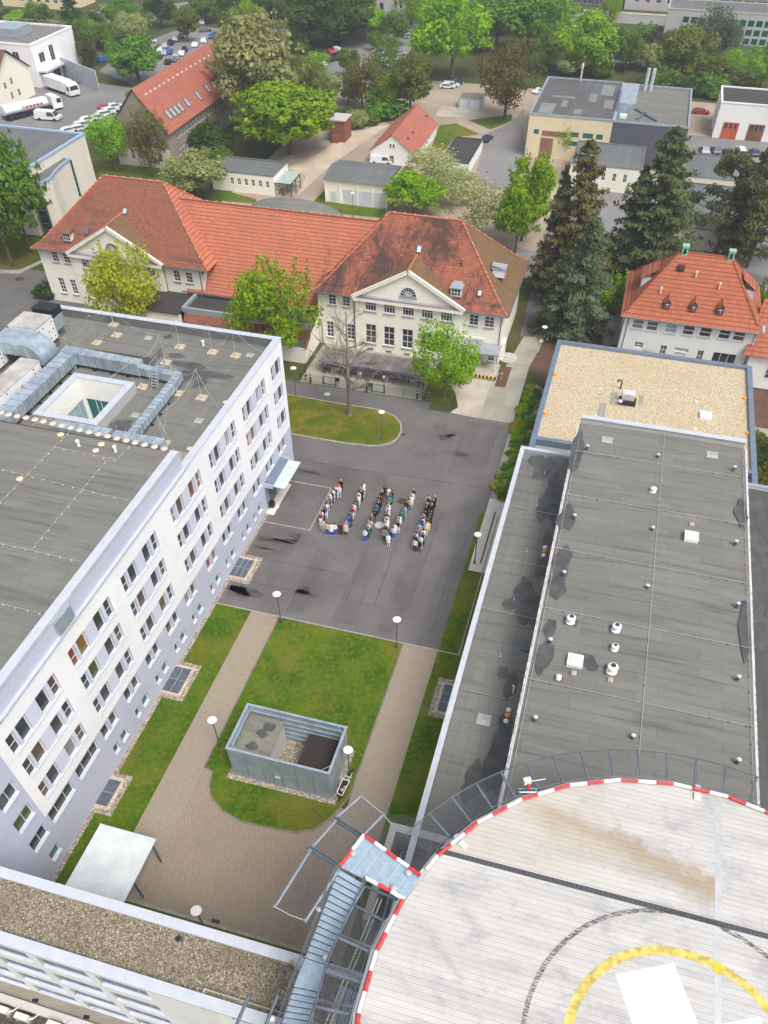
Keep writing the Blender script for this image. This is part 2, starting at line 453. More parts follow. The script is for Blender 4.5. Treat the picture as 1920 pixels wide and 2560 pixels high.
K['copper']=plain('green_copper',(.26,.50,.38),.6,0,.4,.2,3)
K['brass']=plain('concrete_disc',(.62,.53,.40),.85,0,.3,.12,4)
K['block']=plain('concrete_block',(.50,.42,.31),.9,0,.3,.22,4)
K['wire']=flat('conductor_wire',(.62,.62,.60),.4,.3)
K['bark']=plain('bark',(.13,.10,.075),.95,0,.2,.35,6)
K['barkpale']=plain('pale_bark',(.22,.19,.15),.95,0,.2,.35,5)
K['rust']=plain('rusty_slot',(.09,.045,.03),.8,0,.3,.3,3)
K['wood']=plain('wood',(.34,.22,.13),.8)
K['netmat']=m_net('chain_link_net',(.09,.10,.11),.16,.11)
K['netfar']=m_net('green_wire_mesh',(.02,.09,.06),.2,.10)
K['hook']=plain('purple_sheet',(.16,.15,.34),.4)
K['skin']=flat('skin',(.50,.31,.22),.6)
def m_deck():
 t=NT('ribbed_aluminium_deck');x,y,z=t.xyz()
 ln=t.lines(y,.30,.022);ln2=t.lines(y,.10,.018)
 base=t.mix(t.step(t.noise(.4,5,.6,t.mapping((.25,2.5,1))),.35,.7),(.555,.545,.52),(.455,.45,.43))
 pn=t.n('ShaderNodeTexWhiteNoise',noise_dimensions='1D');t.l(t.math('FLOOR',t.math('DIVIDE',y,.30)),pn.inputs['W'])
 base=t.mix(t.math('MULTIPLY',pn.outputs['Value'],.22),base,(.385,.38,.365))
 dirt=t.noise(.55,7,.72,t.mapping((.7,1.0,1)),.6)
 base=t.mix(t.math('MULTIPLY',t.step(dirt,.46,.74),.62),base,(.235,.235,.23))
 base=t.mix(t.math('MULTIPLY',t.step(t.noise(1.4,6,.7,t.mapping((1,2,1))),.55,.78),.6),base,(.19,.19,.195))
 # rust water stain creeping across the deck north of the gutter
 d=t.math('ADD',y,t.math('MULTIPLY',x,.0))
 up=t.math('ADD',8.3,t.math('MULTIPLY',t.math('SUBTRACT',t.noise(.5,5),.5),2.2))
 # band between two lines
 e1=t.math('SUBTRACT',t.math('ADD',t.math('MULTIPLY',x,-.22),10.2),y)
 e2=t.math('ADD',e1,t.math('MULTIPLY',t.math('SUBTRACT',t.noise(.6,6,.65),.5),3.0))
 band=t.math('MULTIPLY',t.step(e2,-.5,.5),t.math('SUBTRACT',1.0,t.step(e2,.2,2.6)))
 msk=t.math('MULTIPLY',band,t.math('MULTIPLY',t.step(x,-10.5,-7.5),t.math('LESS_THAN',x,1.1)))
 msk=t.math('MULTIPLY',msk,t.math('GREATER_THAN',y,7.75))
 base=t.mix(t.math('MULTIPLY',msk,.72),base,(.30,.205,.095))
 warm=t.math('MULTIPLY',t.math('GREATER_THAN',y,7.75),t.step(t.math('MULTIPLY',x,-1.0),1.0,9.0))
 base=t.mix(t.math('MULTIPLY',warm,.4),base,(.47,.42,.31))
 base=t.mix(t.math('MULTIPLY',ln,.7),base,(.15,.15,.155))
 base=t.mix(t.math('MULTIPLY',ln2,.22),base,(.22,.22,.225))
 t.bump(ln2,.15,.01)
 return t.done(base,.55,0.0,.4)
K['deck']=m_deck()
def m_worn(name,c,thr=(.42,.55),sc=6.0,st=(.5,3,1),k=1.0):
 t=NT(name)
 f=t.noise(sc,5,.7,t.mapping(st))
 t.done(c,.8)
 tr=t.n('ShaderNodeBsdfTransparent');mx=t.n('ShaderNodeMixShader')
 t.l(t.math('MULTIPLY',t.step(f,*thr),k),mx.inputs[0]);t.l(tr.outputs[0],mx.inputs[1]);t.l(t.p.outputs[0],mx.inputs[2]);t.l(mx.outputs[0],t.out.inputs[0])
 return t.mat
K['wornblack']=m_worn('worn_black_paint',(.09,.08,.07),(.40,.62),5.0,(.5,3,1),.85)
K['seam']=m_worn('asphalt_seam',(.04,.038,.037),(.36,.6),1.2,(1,1,1),.6)
K['oil']=m_worn('oil_stain',(.04,.037,.036),(.40,.80),.9,(1,1,1),.07)
K['lane']=m_worn('asphalt_lane',(.07,.066,.064),(.3,.7),.35,(1,.25,1),.16)
# -- shared window builder
_wc={}
def win_mesh(w,h,cols,rows,fr,bar,fm):
 k=(round(w,2),round(h,2),tuple(cols),tuple(rows),fr,bar,fm)
 if k in _wc:return _wc[k]
 m=MB()
 m.box(0,-.05,0,fr,0,h);m.box(w-fr,-.05,0,w,0,h)
 m.box(fr,-.05,0,w-fr,0,fr);m.box(fr,-.05,h-fr,w-fr,0,h)
 for c in cols:m.box(c*w-bar/2,-.045,fr,c*w+bar/2,-.003,h-fr)
 for r in rows:m.box(fr,-.042,r*h-bar/2,w-fr,-.005,r*h+bar/2)
 a=m.mesh('window',[K[fm]])
 g=MB();g.poly([(fr,-.015,fr),(w-fr,-.015,fr),(w-fr,-.015,h-fr),(fr,-.015,h-fr)])
 b=g.mesh('pane',[K['glass']])
 _wc[k]=(a,b);return a,b
def window(parent,P,ang,w,h,cols=(),rows=(),fr=.07,bar=.05,fm='frame',gm='glass',name='window'):
 a,b=win_mesh(w,h,cols,rows,fr,bar,fm)
 L=Vector(P)-OFF[parent.name]
 o=add(name,a,parent,L,ang)
 add('pane',b,o,mats=[K[gm]])
 return o
def facade(mb,P0,ud,U,Z,ops,depth=.2,mf=0,mr=0,inward=None):
 """wall sheet from P0 along ud, with holes (u0,z0,u1,z1) and their reveals; inward = horizontal unit vector into the wall"""
 ud=Vector((ud[0],ud[1],0));P0=Vector((P0[0],P0[1],0))
 inw=Vector((inward[0],inward[1],0))
 us=sorted({round(x,4)for x in[U[0],U[1]]+[o[0]for o in ops]+[o[2]for o in ops]+list(U[2:])if U[0]<=x<=U[1]})
 zs=sorted({round(x,4)for x in[Z[0],Z[1]]+[o[1]for o in ops]+[o[3]for o in ops]+list(Z[2:])if Z[0]<=x<=Z[1]})
 pt=lambda u,z,d=0:tuple(P0+ud*u+inw*d+Vector((0,0,z)))
 flip=ud.cross(Vector((0,0,1))).dot(inw)>0
 def q(a,b,c,d,m):
  mb.poly([a,d,c,b]if flip else[a,b,c,d],m)
 for i in range(len(us)-1):
  for j in range(len(zs)-1):
   cu,cz=(us[i]+us[i+1])/2,(zs[j]+zs[j+1])/2
   if any(o[0]<cu<o[2]and o[1]<cz<o[3]for o in ops):continue
   q(pt(us[i],zs[j]),pt(us[i+1],zs[j]),pt(us[i+1],zs[j+1]),pt(us[i],zs[j+1]),mf(cu,cz)if callable(mf)else mf)
 for o in ops:
  a,b,c,d=o[:4]
  mb.poly([pt(a,b),pt(a,b,depth),pt(c,b,depth),pt(c,b)],mr)
  mb.poly([pt(a,d),pt(a,d,depth),pt(c,d,depth),pt(c,d)],mr)
  mb.poly([pt(a,b),pt(a,b,depth),pt(a,d,depth),pt(a,d)],mr)
  mb.poly([pt(c,b),pt(c,b,depth),pt(c,d,depth),pt(c,d)],mr)
 return mb
 # -- ground and paved surfaces
def ground(name,pts,z,m,kind='structure',**kw):
 mb=MB();mb.sheet(pts,z);return mb.build(name,K[m]if isinstance(m,str)else m,kind=kind,**kw)
def rect(x0,y0,x1,y1):return[(x0,y0),(x1,y0),(x1,y1),(x0,y1)]
def arc(cx,cy,r,a0,a1,n=10):return[(cx+r*cos(radians(a0+(a1-a0)*i/n)),cy+r*sin(radians(a0+(a1-a0)*i/n)))for i in range(n+1)]
def gp(*pts):return[tuple(G(p)[:2])for p in pts]
ground('ground',rect(-1500,-300,1500,2000),-.03,'grassfar')
# town side
ground('yard',rect(-75,132,30,240),0,'dirt')
ground('road',rect(-160,86.2,-19.0,91.0),.008,'road')
ground('square',[(-60,44),(-5.94,44),(-5.94,70.0),(-7.5,70.0),(-7.5,89.2),(-20,89.2),(-60,89.2)],.004,'asphalt')
ground('service_road',[(-175,70),(-60,70),(-60,110),(-85.5,112),(-96,126),(-175,126)],.004,'road')
ground('forecourt',rect(-38.2,91.2,-20.4,102.4),.006,'apron2')
ground('concrete_apron',[(-16.0,89.3),(-12.05,89.1),(-11.9,99.5),(-18.4,99.5),(-18.0,97),(-16.3,94.2),(-15.2,90.9)],.016,'apron')
ground('pavement',[(-12.05,89.1),(-7.4,89.1),(-7.5,104),(-5.6,118),(-9.0,118),(-10.6,104),(-11.9,99.5)],.012,'apron2')
ground('lane',gp(A(6,50,935),A(6,150,940),A(6,200,680),A(6,165,590),A(6,120,650)),.016,'road')
ground('lawn_strip',[(-20.3,91.4)]+[(-17.1,91.5),(-16.3,92.6),(-16.2,94.0),(-17.4,96.3),(-18.6,99.4),(-20.3,99.4)],.012,'grassdry')
ground('woodland_floor',[(-7.5,104),(-5,100),(4.5,100),(4.5,118),(4,135),(-12,135),(-9,118),(-5.6,118)],.008,'mulch')
ground('bed',rect(-11.4,97.4,-9.9,103),.02,'mulch')
ground('rear_lane',[(-120,140),(-120,132),(-16,136),(8,139),(40,139),(40,146),(8,146),(-12,143),(-60,141)],.008,'roadfar')
ground('rear_yard',rect(-12,146,40,183),.006,'roadfar')
ground('garden_path',gp(A(6,590,990),A(6,690,990),A(6,720,850),A(6,690,780),A(6,630,830),A(6,585,920)),.016,'apron2')
# grass areas round the old buildings
ground('lawn',rect(-120,112,-60,133.5),.006,'grassfar')
ground('lawn',gp(A(1,1330,1260),A(1,1480,1240),A(1,1659,1290),A(1,1659,1320),A(1,1400,1300)),.014,'grass')
ground('lawn',gp(A(2,370,1310),A(2,440,1235),A(2,480,1310),A(2,840,1360),A(2,830,1415),A(2,540,1385)),.014,'grass')
ground('lawn',gp(A(2,1190,810),A(2,1300,800),A(2,1450,870),A(2,1290,890),A(2,1210,990),A(2,1120,1000)),.014,'grass')
ground('lawn',gp(A(2,1380,780),A(2,1659,740),A(2,1659,780),A(2,1520,840)),.014,'grass')
ground('lawn',gp(A(1,600,1060),A(1,1100,1060),A(1,1120,1180),A(1,640,1140)),.014,'grass')
ground('footway',gp(A(4,0,710),A(4,120,715),A(4,280,640),A(4,275,665),A(4,130,735),A(4,0,735)),.012,'apron2')
ground('lawn',gp(A(4,0,700),A(4,120,705),A(4,270,630),A(4,250,500),A(4,0,500)),.010,'grassdry')
# the far town
ground('depot_yard',gp(A(1,-300,870),A(1,540,880),A(1,720,830),A(1,860,570),A(1,650,540),A(1,200,560),A(1,-300,640)),.004,'roadfar')
ground('car_park',gp(A(1,640,460),A(1,880,560),A(1,1110,470),A(1,1390,280),A(1,1640,420),A(1,1659,220),A(1,1250,160),A(1,850,300)),.004,'roadfar')
ground('car_park',gp(A(2,380,560),A(2,760,620),A(2,1000,330),A(2,1150,100),A(2,930,90),A(2,560,270),A(2,450,420)),.008,'roadfar')
ground('car_park',gp(A(2,0,200),A(2,560,270),A(2,750,150),A(2,560,140),A(2,150,170)),.012,'roadfar')
ground('car_park',gp(A(3,520,400),A(3,640,400),A(3,900,420),A(3,880,250),A(3,560,250)),.004,'roadfar')
ground('concrete_yard',gp(A(2,1160,750),A(2,1440,770),A(2,1430,700),A(2,1200,690)),.004,'apron')
ground('asphalt_yard',gp(A(2,1400,1200),A(2,1500,860),A(2,1659,800),A(3,80,700),A(3,80,1020),A(3,0,1200),A(3,-100,1240)),.004,'roadfar')
ground('asphalt_yard',rect(10,189,40,214),.004,'roadfar')
ground('main_road',gp(A(1,560,230),A(1,1000,130),A(2,0,20),A(2,0,-40),A(1,900,50),A(1,540,190)),.004,'roadfar')
ground('main_road',rect(-40,318,90,331),.004,'roadfar')
ground('footway',rect(-40,331.5,90,334),.02,'apron')
# pale sand heaps and tracks of the building site behind the old house
ground('sand_track',gp(A(2,260,1280),A(2,480,1075),A(2,640,960),A(2,860,810),A(2,640,830),A(2,400,1000),A(2,200,1090),A(2,330,1140)),.012,m_asphalt('sand',(.50,.41,.31),(.33,.26,.19),1.0,.6))
ground('garden_soil',rect(21.1,60,45,106.5),.006,'mulch')
ground('garden_walk',rect(23.0,94.5,45,97),.02,'apron2')
# square: kerbs, seams, oil stains
mb=MB()
mb.box(-32.0,48.05,0,-5.8,48.2,.05)
mb.box(-5.94,48.2,0,-5.8,70,.06)
mb.build('kerb',K['kerb'],label='low pale kerb line between the asphalt square and the lawns',cat='kerb')
mb=MB()
mb.box(-26.37,61.6,0,-26.2,69.6,.03);mb.box(-32,61.6,0,-26.37,61.75,.03);mb.box(-32,69.55,0,-26.37,69.7,.03)
mb.build('kerb_frame',K['kerb'],kind='structure')
mb=MB()
def seam(pts,wd=.1):
 for p,q in zip(pts[:-1],pts[1:]):
  p,q=G(p),G(q);d=(q-p).normalized();n=Vector((-d.y,d.x,0))*wd/2
  mb.poly([(p-n)[:2]+(0.009,)if False else(p.x-n.x,p.y-n.y,.009),(q.x-n.x,q.y-n.y,.009),(q.x+n.x,q.y+n.y,.009),(p.x+n.x,p.y+n.y,.009)])
seam([B(2,500,125),B(2,840,190),B(2,1160,230),B(2,1659,310)])
seam([B(2,250,770),B(2,480,810),B(2,820,880)],.07)
seam([B(2,590,590),B(2,770,630),B(2,930,655)],.05)
seam([B(2,1130,640),B(2,1050,860),B(2,970,1080)],.08)
seam([B(2,1420,450),B(2,1290,820),B(2,1190,1100)],.07)
seam([B(2,940,660),B(2,860,860),B(2,790,1040)],.05)
seam([B(2,1659,480),B(2,1480,800),B(2,1340,1250)],.05)
seam([B(2,790,295),B(2,1000,330),B(2,1380,400),B(2,1659,450)],.05)
seam([B(2,790,1045),B(2,1000,1075),B(2,1200,1110)],.05)
seam([B(2,0,890),B(2,220,930),B(2,560,1000)],.05)
seam([A(5,1130,1500),A(5,1250,1480),A(5,1400,1470)],.06)
seam([A(5,1659,1460),A(5,1560,1560),A(5,1530,1659)],.06)
mb.build('asphalt_seams',K['seam'],kind='structure')
mb=MB()
def blob(c,rx,ry,n=18,z=.0125,m=0,seed=0,M=None):
 r=random.Random(seed)
 for i in range(3):
  a=r.uniform(0,6.28);k=r.uniform(.45,.75);blob1((c[0]+rx*.55*cos(a),c[1]+ry*.55*sin(a)),rx*k,ry*k,n,z+.00012*(i+1),m,seed*7+i,M)
 blob1(c,rx*.8,ry*.8,n,z,m,seed,M)
def blob1(c,rx,ry,n=18,z=.0125,m=0,seed=0,M=None):
 r=random.Random(seed);ph=[r.uniform(0,6.28)for _ in range(4)]
 (M or mb).sheet([(c[0]+rx*cos(2*pi*i/n)*(1+.22*sin(2*2*pi*i/n+ph[0])+.13*sin(3*2*pi*i/n+ph[1])),c[1]+ry*sin(2*pi*i/n)*(1+.2*sin(3*2*pi*i/n+ph[2])))for i in range(n)],z,m)
for i,(p,rx,ry)in enumerate([(B(2,475,890),.9,.9),(B(2,1590,805),.9,1.1),(B(2,300,640),4.5,.8),(B(2,520,640),2.4,.8),(B(2,240,710),2.6,.7),(B(2,130,960),4,1.2),(B(2,560,1000),2.5,.7),(A(5,1200,1520),2.4,1.0),(A(5,1180,1600),2.0,1.5),(B(2,380,380),2.6,2),(A(5,1300,1560),1.6,1.6),(B(2,600,220),3,.8),(B(2,440,480),2.0,1.2),(B(2,1450,100),4,1.5),(B(2,1420,1330),2.5,.8),(B(2,470,955),1.6,1.4)]):
 blob(G(p),rx,ry,seed=i)
mb.build('oil_stains',K['oil'],kind='structure')
mb=MB()
for x0,x1,y0,y1,z in((-14.6,-12.4,49,68,.0065),(-19.5,-17.2,49,60,.0067),(-10.4,-8.4,49,72,.0066),(-24.5,-22.0,49,59,.0068),(-31.5,-27.0,49,61,.0069),(-31.5,-20,71,74,.0064),(-13.5,-9.0,76,88,.0063)):mb.sheet(rect(x0,y0,x1,y1),z)
mb.build('asphalt_lanes',K['lane'],kind='structure')
# manhole covers
for p,r,m,lab in[(B(2,1007,551),.38,'concrete','round pale concrete manhole cover in the asphalt between the two halves of the N'),(B(2,1153,396),.36,'rust','rusty round manhole cover beside the upper end of the N'),(A(5,462,1310),.28,'concrete','small pale drain cover in the road in front of the bike compound'),(A(4,125,772),.5,'rust','dark manhole cover in the road left of the old building')]:
 c=G(p);mb=MB();mb.lathe((c.x,c.y,.003),[(r*1.5,0),(r*1.5,.012),(r*1.02,.012),(r,.02),(.01,.022)],20)
 mb.build('manhole_cover',K[m],loc=(c.x,c.y,0),label=lab,cat='manhole')
 # island lawn with its kerb
isl=[(-40,87.5),(-30,87.25),(-26.5,87.35),(-24.6,87.2),(-22.8,86.4),(-21.6,85.0),(-21.05,83.3),(-21.1,81.6),(-21.6,80.4),(-22.8,79.4),(-24.4,78.9),(-27,78.65),(-32,78.6),(-40,78.9)]
mb=MB();mb.prism(isl,0,.16);mb.build('island_kerb',K['kerb'],kind='structure')
def shrink(pts,d):
 cx=sum(p[0]for p in pts)/len(pts);cy=sum(p[1]for p in pts)/len(pts);o=[]
 n=len(pts)
 for i in range(n):
  a=Vector(pts[i-1]);b=Vector(pts[i]);c=Vector(pts[(i+1)%n])
  t=(c-a).normalized();nn=Vector((-t.y,t.x))
  if nn.dot(Vector((cx,cy))-b)<0:nn=-nn
  o.append((b.x+nn.x*d,b.y+nn.y*d))
 return o
ground('island_lawn',shrink(isl,.22),.168,'grassdry')
# courtyard
ground('courtyard',[(-28.3,10),(-4.5,10),(-4.5,27),(-12.3,29),(-12.5,34),(-24.5,34),(-24.8,29),(-25.0,16.9),(-28.3,16.9)],.004,'cobble')
ground('paved_path',[(-27.9,22.4),(-24.9,16.7),(-24.75,30),(-24.9,48.05),(-27.95,48.05)],.012,'paver')
ground('paved_path',[(-27.9,14),(-24.9,14),(-24.9,16.7),(-27.9,22.4)],.012,'paver')
ground('paved_path',[(-11.5,10),(-8.0,10),(-8.0,48.05),(-11.5,48.05)],.012,'paver')
ground('wall_lawn',rect(-32.0,14,-27.95,48.05),.016,'grass')
ground('roof_side_lawn',rect(-7.98,10,-4.7,70),.010,'grass')
lawn=[(-24.9,48.05),(-11.5,48.05),(-11.5,30),(-12.0,28.8),(-12.6,27.4),(-13.5,26.3),(-14.9,25.6),(-17.0,25.4),(-19.6,25.3),(-21.6,25.8),(-23.0,26.7),(-23.7,27.8),(-24.0,29.2),(-24.9,29.4)]
mb=MB();mb.prism([(p[0],p[1])for p in lawn],0,.08);mb.build('lawn_kerb',K['kerbdark'],kind='structure')
ground('lawn',shrink(lawn,.14),.088,'grass')
ground('south_verge',rect(-26,12.9,-8.6,16.6),.018,'grassdry')
mb=MB();mb.box(-26,16.6,0,-8.6,16.85,.05);mb.build('kerb',K['kerb'],label='low stone kerb along the south end of the paved courtyard',cat='kerb')
ground('gravel_margin',rect(-32.25,13,-31.85,73),.024,'pebble')
ground('drain_paving',[(-7.45,60.2),(-4.6,60.2),(-4.6,73.0),(-7.45,73.0)],.016,'setts')
mb=MB();mb.box(-6.42,61.6,0,-6.26,70.6,.03)
mb.box(-6.42,62.55,.03,-6.24,62.95,.034,1)
mb.build('slot_drain',[K['rust'],K['red']],loc=(-6.34,66,0),label='long rusty slot drain in the pale setts beside the flat roof',cat='drain')
ground('planting_bed',[(-7.45,73.0),(-4.1,73.0),(-4.1,98),(-5.8,99.5),(-7.5,89)],.014,'soil')
# light shafts along the walls, gravel frame, kerb, grating
def shaft(x0,y0,x1,y1,open_side,label,rows,cols,dark='galvdark',dry='block'):
 t=thing('light_shaft',label,'light shaft',((x0+x1)/2,(y0+y1)/2,0),'light shafts with gratings')
 s=1 if open_side>0 else-1
 mb=MB();mb.box(x0,y0,0,x1,y1,.03);mb.build('pebble_border',K['pebble'],t)
 a0,a1=(x0,x1-.45)if s>0 else(x0+.45,x1)
 mb=MB();mb.box(a0,y0+.45,.03,a1,y1-.45,.07);mb.build('kerb_frame',K[dry],t)
 b0,b1=(x0,x1-.75)if s>0 else(x0+.75,x1)
 mb=MB();mb.box(b0,y0+.75,.07,b1,y1-.75,.10,0)
 for i in range(1,rows):yy=y0+.75+(y1-y0-1.5)*i/rows;mb.box(b0,yy-.03,.10,b1,yy+.03,.125,1)
 for i in range(1,cols):xx=b0+(b1-b0)*i/cols;mb.box(xx-.03,y0+.75,.10,xx+.03,y1-.75,.125,1)
 mb.build('grating',[K[dark],K['sill']],t)
 return t
shaft(-32.24,35.4,-29.8,39.9,1,'light shaft with dark grating at the foot of the lilac wall beside the long lawn',2,2)
shaft(-32.24,51.6,-29.7,55.9,1,'light shaft with dark grating at the wall on the asphalt square',2,3)
shaft(-32.24,22.8,-30.4,26.8,1,'small grating shaft at the lilac wall next to the ribbed white carport',2,1)
shaft(-7.15,40.2,-4.75,44.9,-1,'light shaft with yellowish kerb half hidden under the right flat roof edge',3,2)
# -- white and lilac ward block (left)
def gsel(lst,i):return lst[i%len(lst)]
CUR=['glass','glass','glassbrown','glass','glass','glass','glassbrown','glass','glass','glass','glassbrown','glassbrown','glass','glassred','glass','glass','glassbrown','glass','glass','glass','glassamber','glass','glassgreen','glass','glass','glassgrey']
ward=thing('ward_block','long white and lilac hospital block with grouped windows and grey felt roof, left side','building',(-46,45,0))
XF=-32.25;TOP=16.5
RS=[26.2,34.2,42.25,51.2,59.4,67.5]
rows=[(12.95,14.9),(9.95,11.8),(6.8,8.65)]
ops=[];wins=[];groups=[]
ci=0
for R in RS:
 for(z0,z1)in rows:
  groups.append((R-6.1,z0,R,z1))
  for a,b,tr in((0,.85,1),(1.12,2.32,0),(3.62,4.8,0),(5.2,6.1,1)):
   o=(R-6.1+a,z0,R-6.1+b,z1);ops.append(o);wins.append((*o,tr))
for(z0,z1)in rows:
 groups.append((69.4,z0,72.0,z1))
 for a,b,tr in((0,.85,1),(1.2,2.6,0)):
  o=(69.4+a,z0,69.4+b,z1);ops.append(o);wins.append((*o,tr))
for R in(22.66,26.65):
 ops.append((R-3.15,4.0,R,5.5));wins.append((R-3.15,4.0,R,5.5,3));groups.append((R-3.15,4.0,R,5.5))
for R in(29.85,33.85,37.9,41.95,45.9,50.95,54.95,59.0,63.3,67.2,71.1):
 groups.append((R-2.35,4.0,R,5.5))
 for a,b in((0,1.05),(1.35,2.35)):
  o=(R-2.35+a,4.0,R-2.35+b,5.5);ops.append(o);wins.append((*o,0))
for R in(30.2,34.2,38.2,42.2,46.2,50.6,54.6,59.0,62.4):
 for a,b in((0,.75),(1.3,2.35)):
  o=(R-2.35+a,1.15,R-2.35+b,2.3);ops.append(o);wins.append((*o,0));groups.append(o)
for z0,z1 in((10.3,11.85),(7.15,8.7),(4.0,5.5)):
 o=(16.93,z0,18.8,z1);ops.append(o);wins.append((*o,2));groups.append(o)
o=(17.6,1.07,18.8,2.25);ops.append(o);wins.append((*o,0));groups.append(o)
def amat(u,z):
 if any(g[0]<u<g[2]and g[1]<z<g[3]for g in groups):return 2 if z>5.62 else 1
 return 0 if(u>19.2 and z>5.62)else 1
mb=MB()
facade(mb,(XF,0),(0,1),(12.8,72.9,19.2),(0,TOP,5.62),ops,.24,amat,1,(-1,0))
# north, west and south sides, upper storey walls
mb.poly([(XF,72.9,0),(-61,72.9,0),(-61,72.9,TOP),(XF,72.9,TOP)],0)
mb.poly([(-61,72.9,0),(-61,48.8,0),(-61,48.8,TOP),(-61,72.9,TOP)],0)
mb.poly([(-32.55,48.8,15.6),(-100,48.8,15.6),(-100,48.8,18.2),(-32.55,48.8,18.2)],0)
mb.poly([(-32.42,8,TOP),(-32.42,48.8,TOP),(-32.42,48.8,18.3),(-32.42,8,18.3)],1)
mb.poly([(-32.42,48.8,TOP-.9),(-32.42,48.8,18.3),(-33.3,48.8,18.3),(-33.3,48.8,TOP-.9)],1)
mb.poly([(-33.3,48.8,15.6),(-33.3,48.8,18.3),(-34,48.79,18.3),(-34,48.79,15.6)],1)
mb.poly([(-100,8,0),(XF,8,0),(XF,8,TOP),(-100,8,TOP)],0)
mb.poly([(XF,8,0),(XF,12.8,0),(XF,12.8,TOP),(XF,8,TOP)],1)
mb.build('wall',[K['white'],K['lilac'],K['lilac2']],ward)
mb=MB()
for a in(rect(-61,48.8,-32.7,52.6),rect(-61,60.3,-32.7,72.4),rect(-61,52.6,-49.9,60.3),rect(-43.1,52.6,-32.7,60.3)):mb.sheet(a,15.6)
mb.build('lower_roof',K['feltV'],ward)
mb=MB();mb.box(-100,8,17.9,-33.15,48.8,18.2);mb.build('upper_roof',K['felt'],ward)
mb=MB()
mb.box(-33.15,8,18.0,-32.40,48.82,18.36,0);mb.box(-33.22,8,18.2,-33.15,48.8,18.26,1)
mb.box(-100,48.76,18.2,-33.15,48.84,18.24,1)
mb.build('upper_roof_edging',[K['capmetal'],K['mulch']],ward)
mb=MB()
mb.box(-32.85,48.83,15.5,-32.3,72.86,TOP-.01,0);mb.box(-61,72.35,15.5,-32.85,72.86,TOP-.01,0);mb.box(-61.02,48.8,15.5,-60.6,72.35,TOP,0)
mb.build('parapet',plain('dark_grey_upstand',(.15,.155,.15),.8),ward)
mb=MB()
mb.box(-32.92,48.84,TOP,-32.17,72.98,TOP+.06);mb.box(-61.05,72.30,TOP,-32.92,72.98,TOP+.06)
mb.box(-32.45,8,TOP-.02,-32.14,48.84,TOP+.05)
mb.build('parapet_cap',K['capmetal'],ward)
mb=MB();mb.sheet(rect(-34.6,48.9,-32.9,52.2),15.63);mb.sheet(rect(-61,48.9,-34.6,50.3),15.63);mb.build('gravel_strip',K['pebble'],ward)
mb=MB()
for y in(14,17,19.8,23.5,27.2,30.9,34.6,38.3,42,45.7):mb.tube((-32.10,y,TOP+.08),(-32.10,y+3.6,TOP+.08),.035,5)
mb.build('eaves_rail',K['galv'],ward)
for(u0,z0,u1,z1,tr)in wins:
 w_,h_=u1-u0,z1-z0;ci+=1
 gm=CUR[(ci*7)%len(CUR)]
 cols,rws=(),()
 if tr==1:rws=(.42,)
 if tr==2:cols=(.55,)
 if tr==3:cols=(.3,.7)
 far1=z0>12.9 and u0>52 and(ci%3==0)
 if far1:gm='glassgrey';cols=(.33,.66)if w_>1 else(.5,)
 if z0<1.2:gm='glassteal' if w_>.9 else 'glass'
 # seen from outside the local x axis runs along +y here (facing +x)
 window(ward,(XF-.24,u0,z0),pi/2,w_,h_,cols,rws,.07,.05,'frame',gm)
for g in groups:
 mb=MB();mb.box(XF-.24,g[0]+.02,g[1]+.005,XF+.11,g[2]-.02,g[1]+.045);mb.build('window_sill',K['sillw'],ward)
 # roof light court
mb=MB()
x0,x1,y0,y1=-49.9,-43.1,52.6,60.3
mb.box(x0,y0,15.6,x1,y0+.65,16.6);mb.box(x0,y1-.65,15.6,x1,y1,16.6);mb.box(x0,y0+.65,15.6,x0+.65,y1-.65,16.6);mb.box(x1-.65,y0+.65,15.6,x1,y1-.65,16.6)
mb.build('court_parapet',[K['concrete']],ward)
mb=MB()
for a in(rect(x0-.03,y0-.03,x1+.03,y0+.7),rect(x0-.03,y1-.7,x1+.03,y1+.03),rect(x0-.03,y0+.7,x0+.7,y1-.7),rect(x1-.7,y0+.7,x1+.03,y1-.7)):mb.prism(a,16.6,16.66)
mb.build('court_cap',K['capmetal'],ward)
ix0,ix1,iy0,iy1=x0+.66,x1-.66,y0+.66,y1-.66
mb=MB()
facade(mb,(0,iy1),(1,0),(ix0,ix1),(8.6,16.6),[(ix0+.15,11.4,ix0+3.5,14.3),(ix0+4.4,12.2,ix0+5.2,14.0)],.12,0,0,(0,1))
facade(mb,(ix0,0),(0,1),(iy0,iy1),(8.6,16.6),[(iy0+.6,11.4,iy1-.15,14.3),(iy0+3.0,9.0,iy0+4.4,10.4)],.12,0,0,(-1,0))
mb.poly([(ix1,iy0,8.6),(ix1,iy1,8.6),(ix1,iy1,16.6),(ix1,iy0,16.6)]);mb.poly([(ix0,iy0,8.6),(ix1,iy0,8.6),(ix1,iy0,16.6),(ix0,iy0,16.6)])
mb.sheet(rect(ix0,iy0,ix1,iy1),8.62);mb.box(ix0,iy0,11.15,ix0+.35,iy1,11.38);mb.box(ix0+.35,iy1-.35,11.15,ix1,iy1,11.38)
mb.build('court_wall',K['offwhite'],ward)
window(ward,(ix0+.15,iy1+.12,11.4),0,3.35,2.9,(.33,.5),(),.09,.09,'sillw','glassteal','court_window')
window(ward,(ix0-.12,iy0+.6,11.4),pi/2,iy1-iy0-.75,2.9,(.17,.34,.5,.67,.84),(),.09,.09,'sillw','glasspale','court_window')
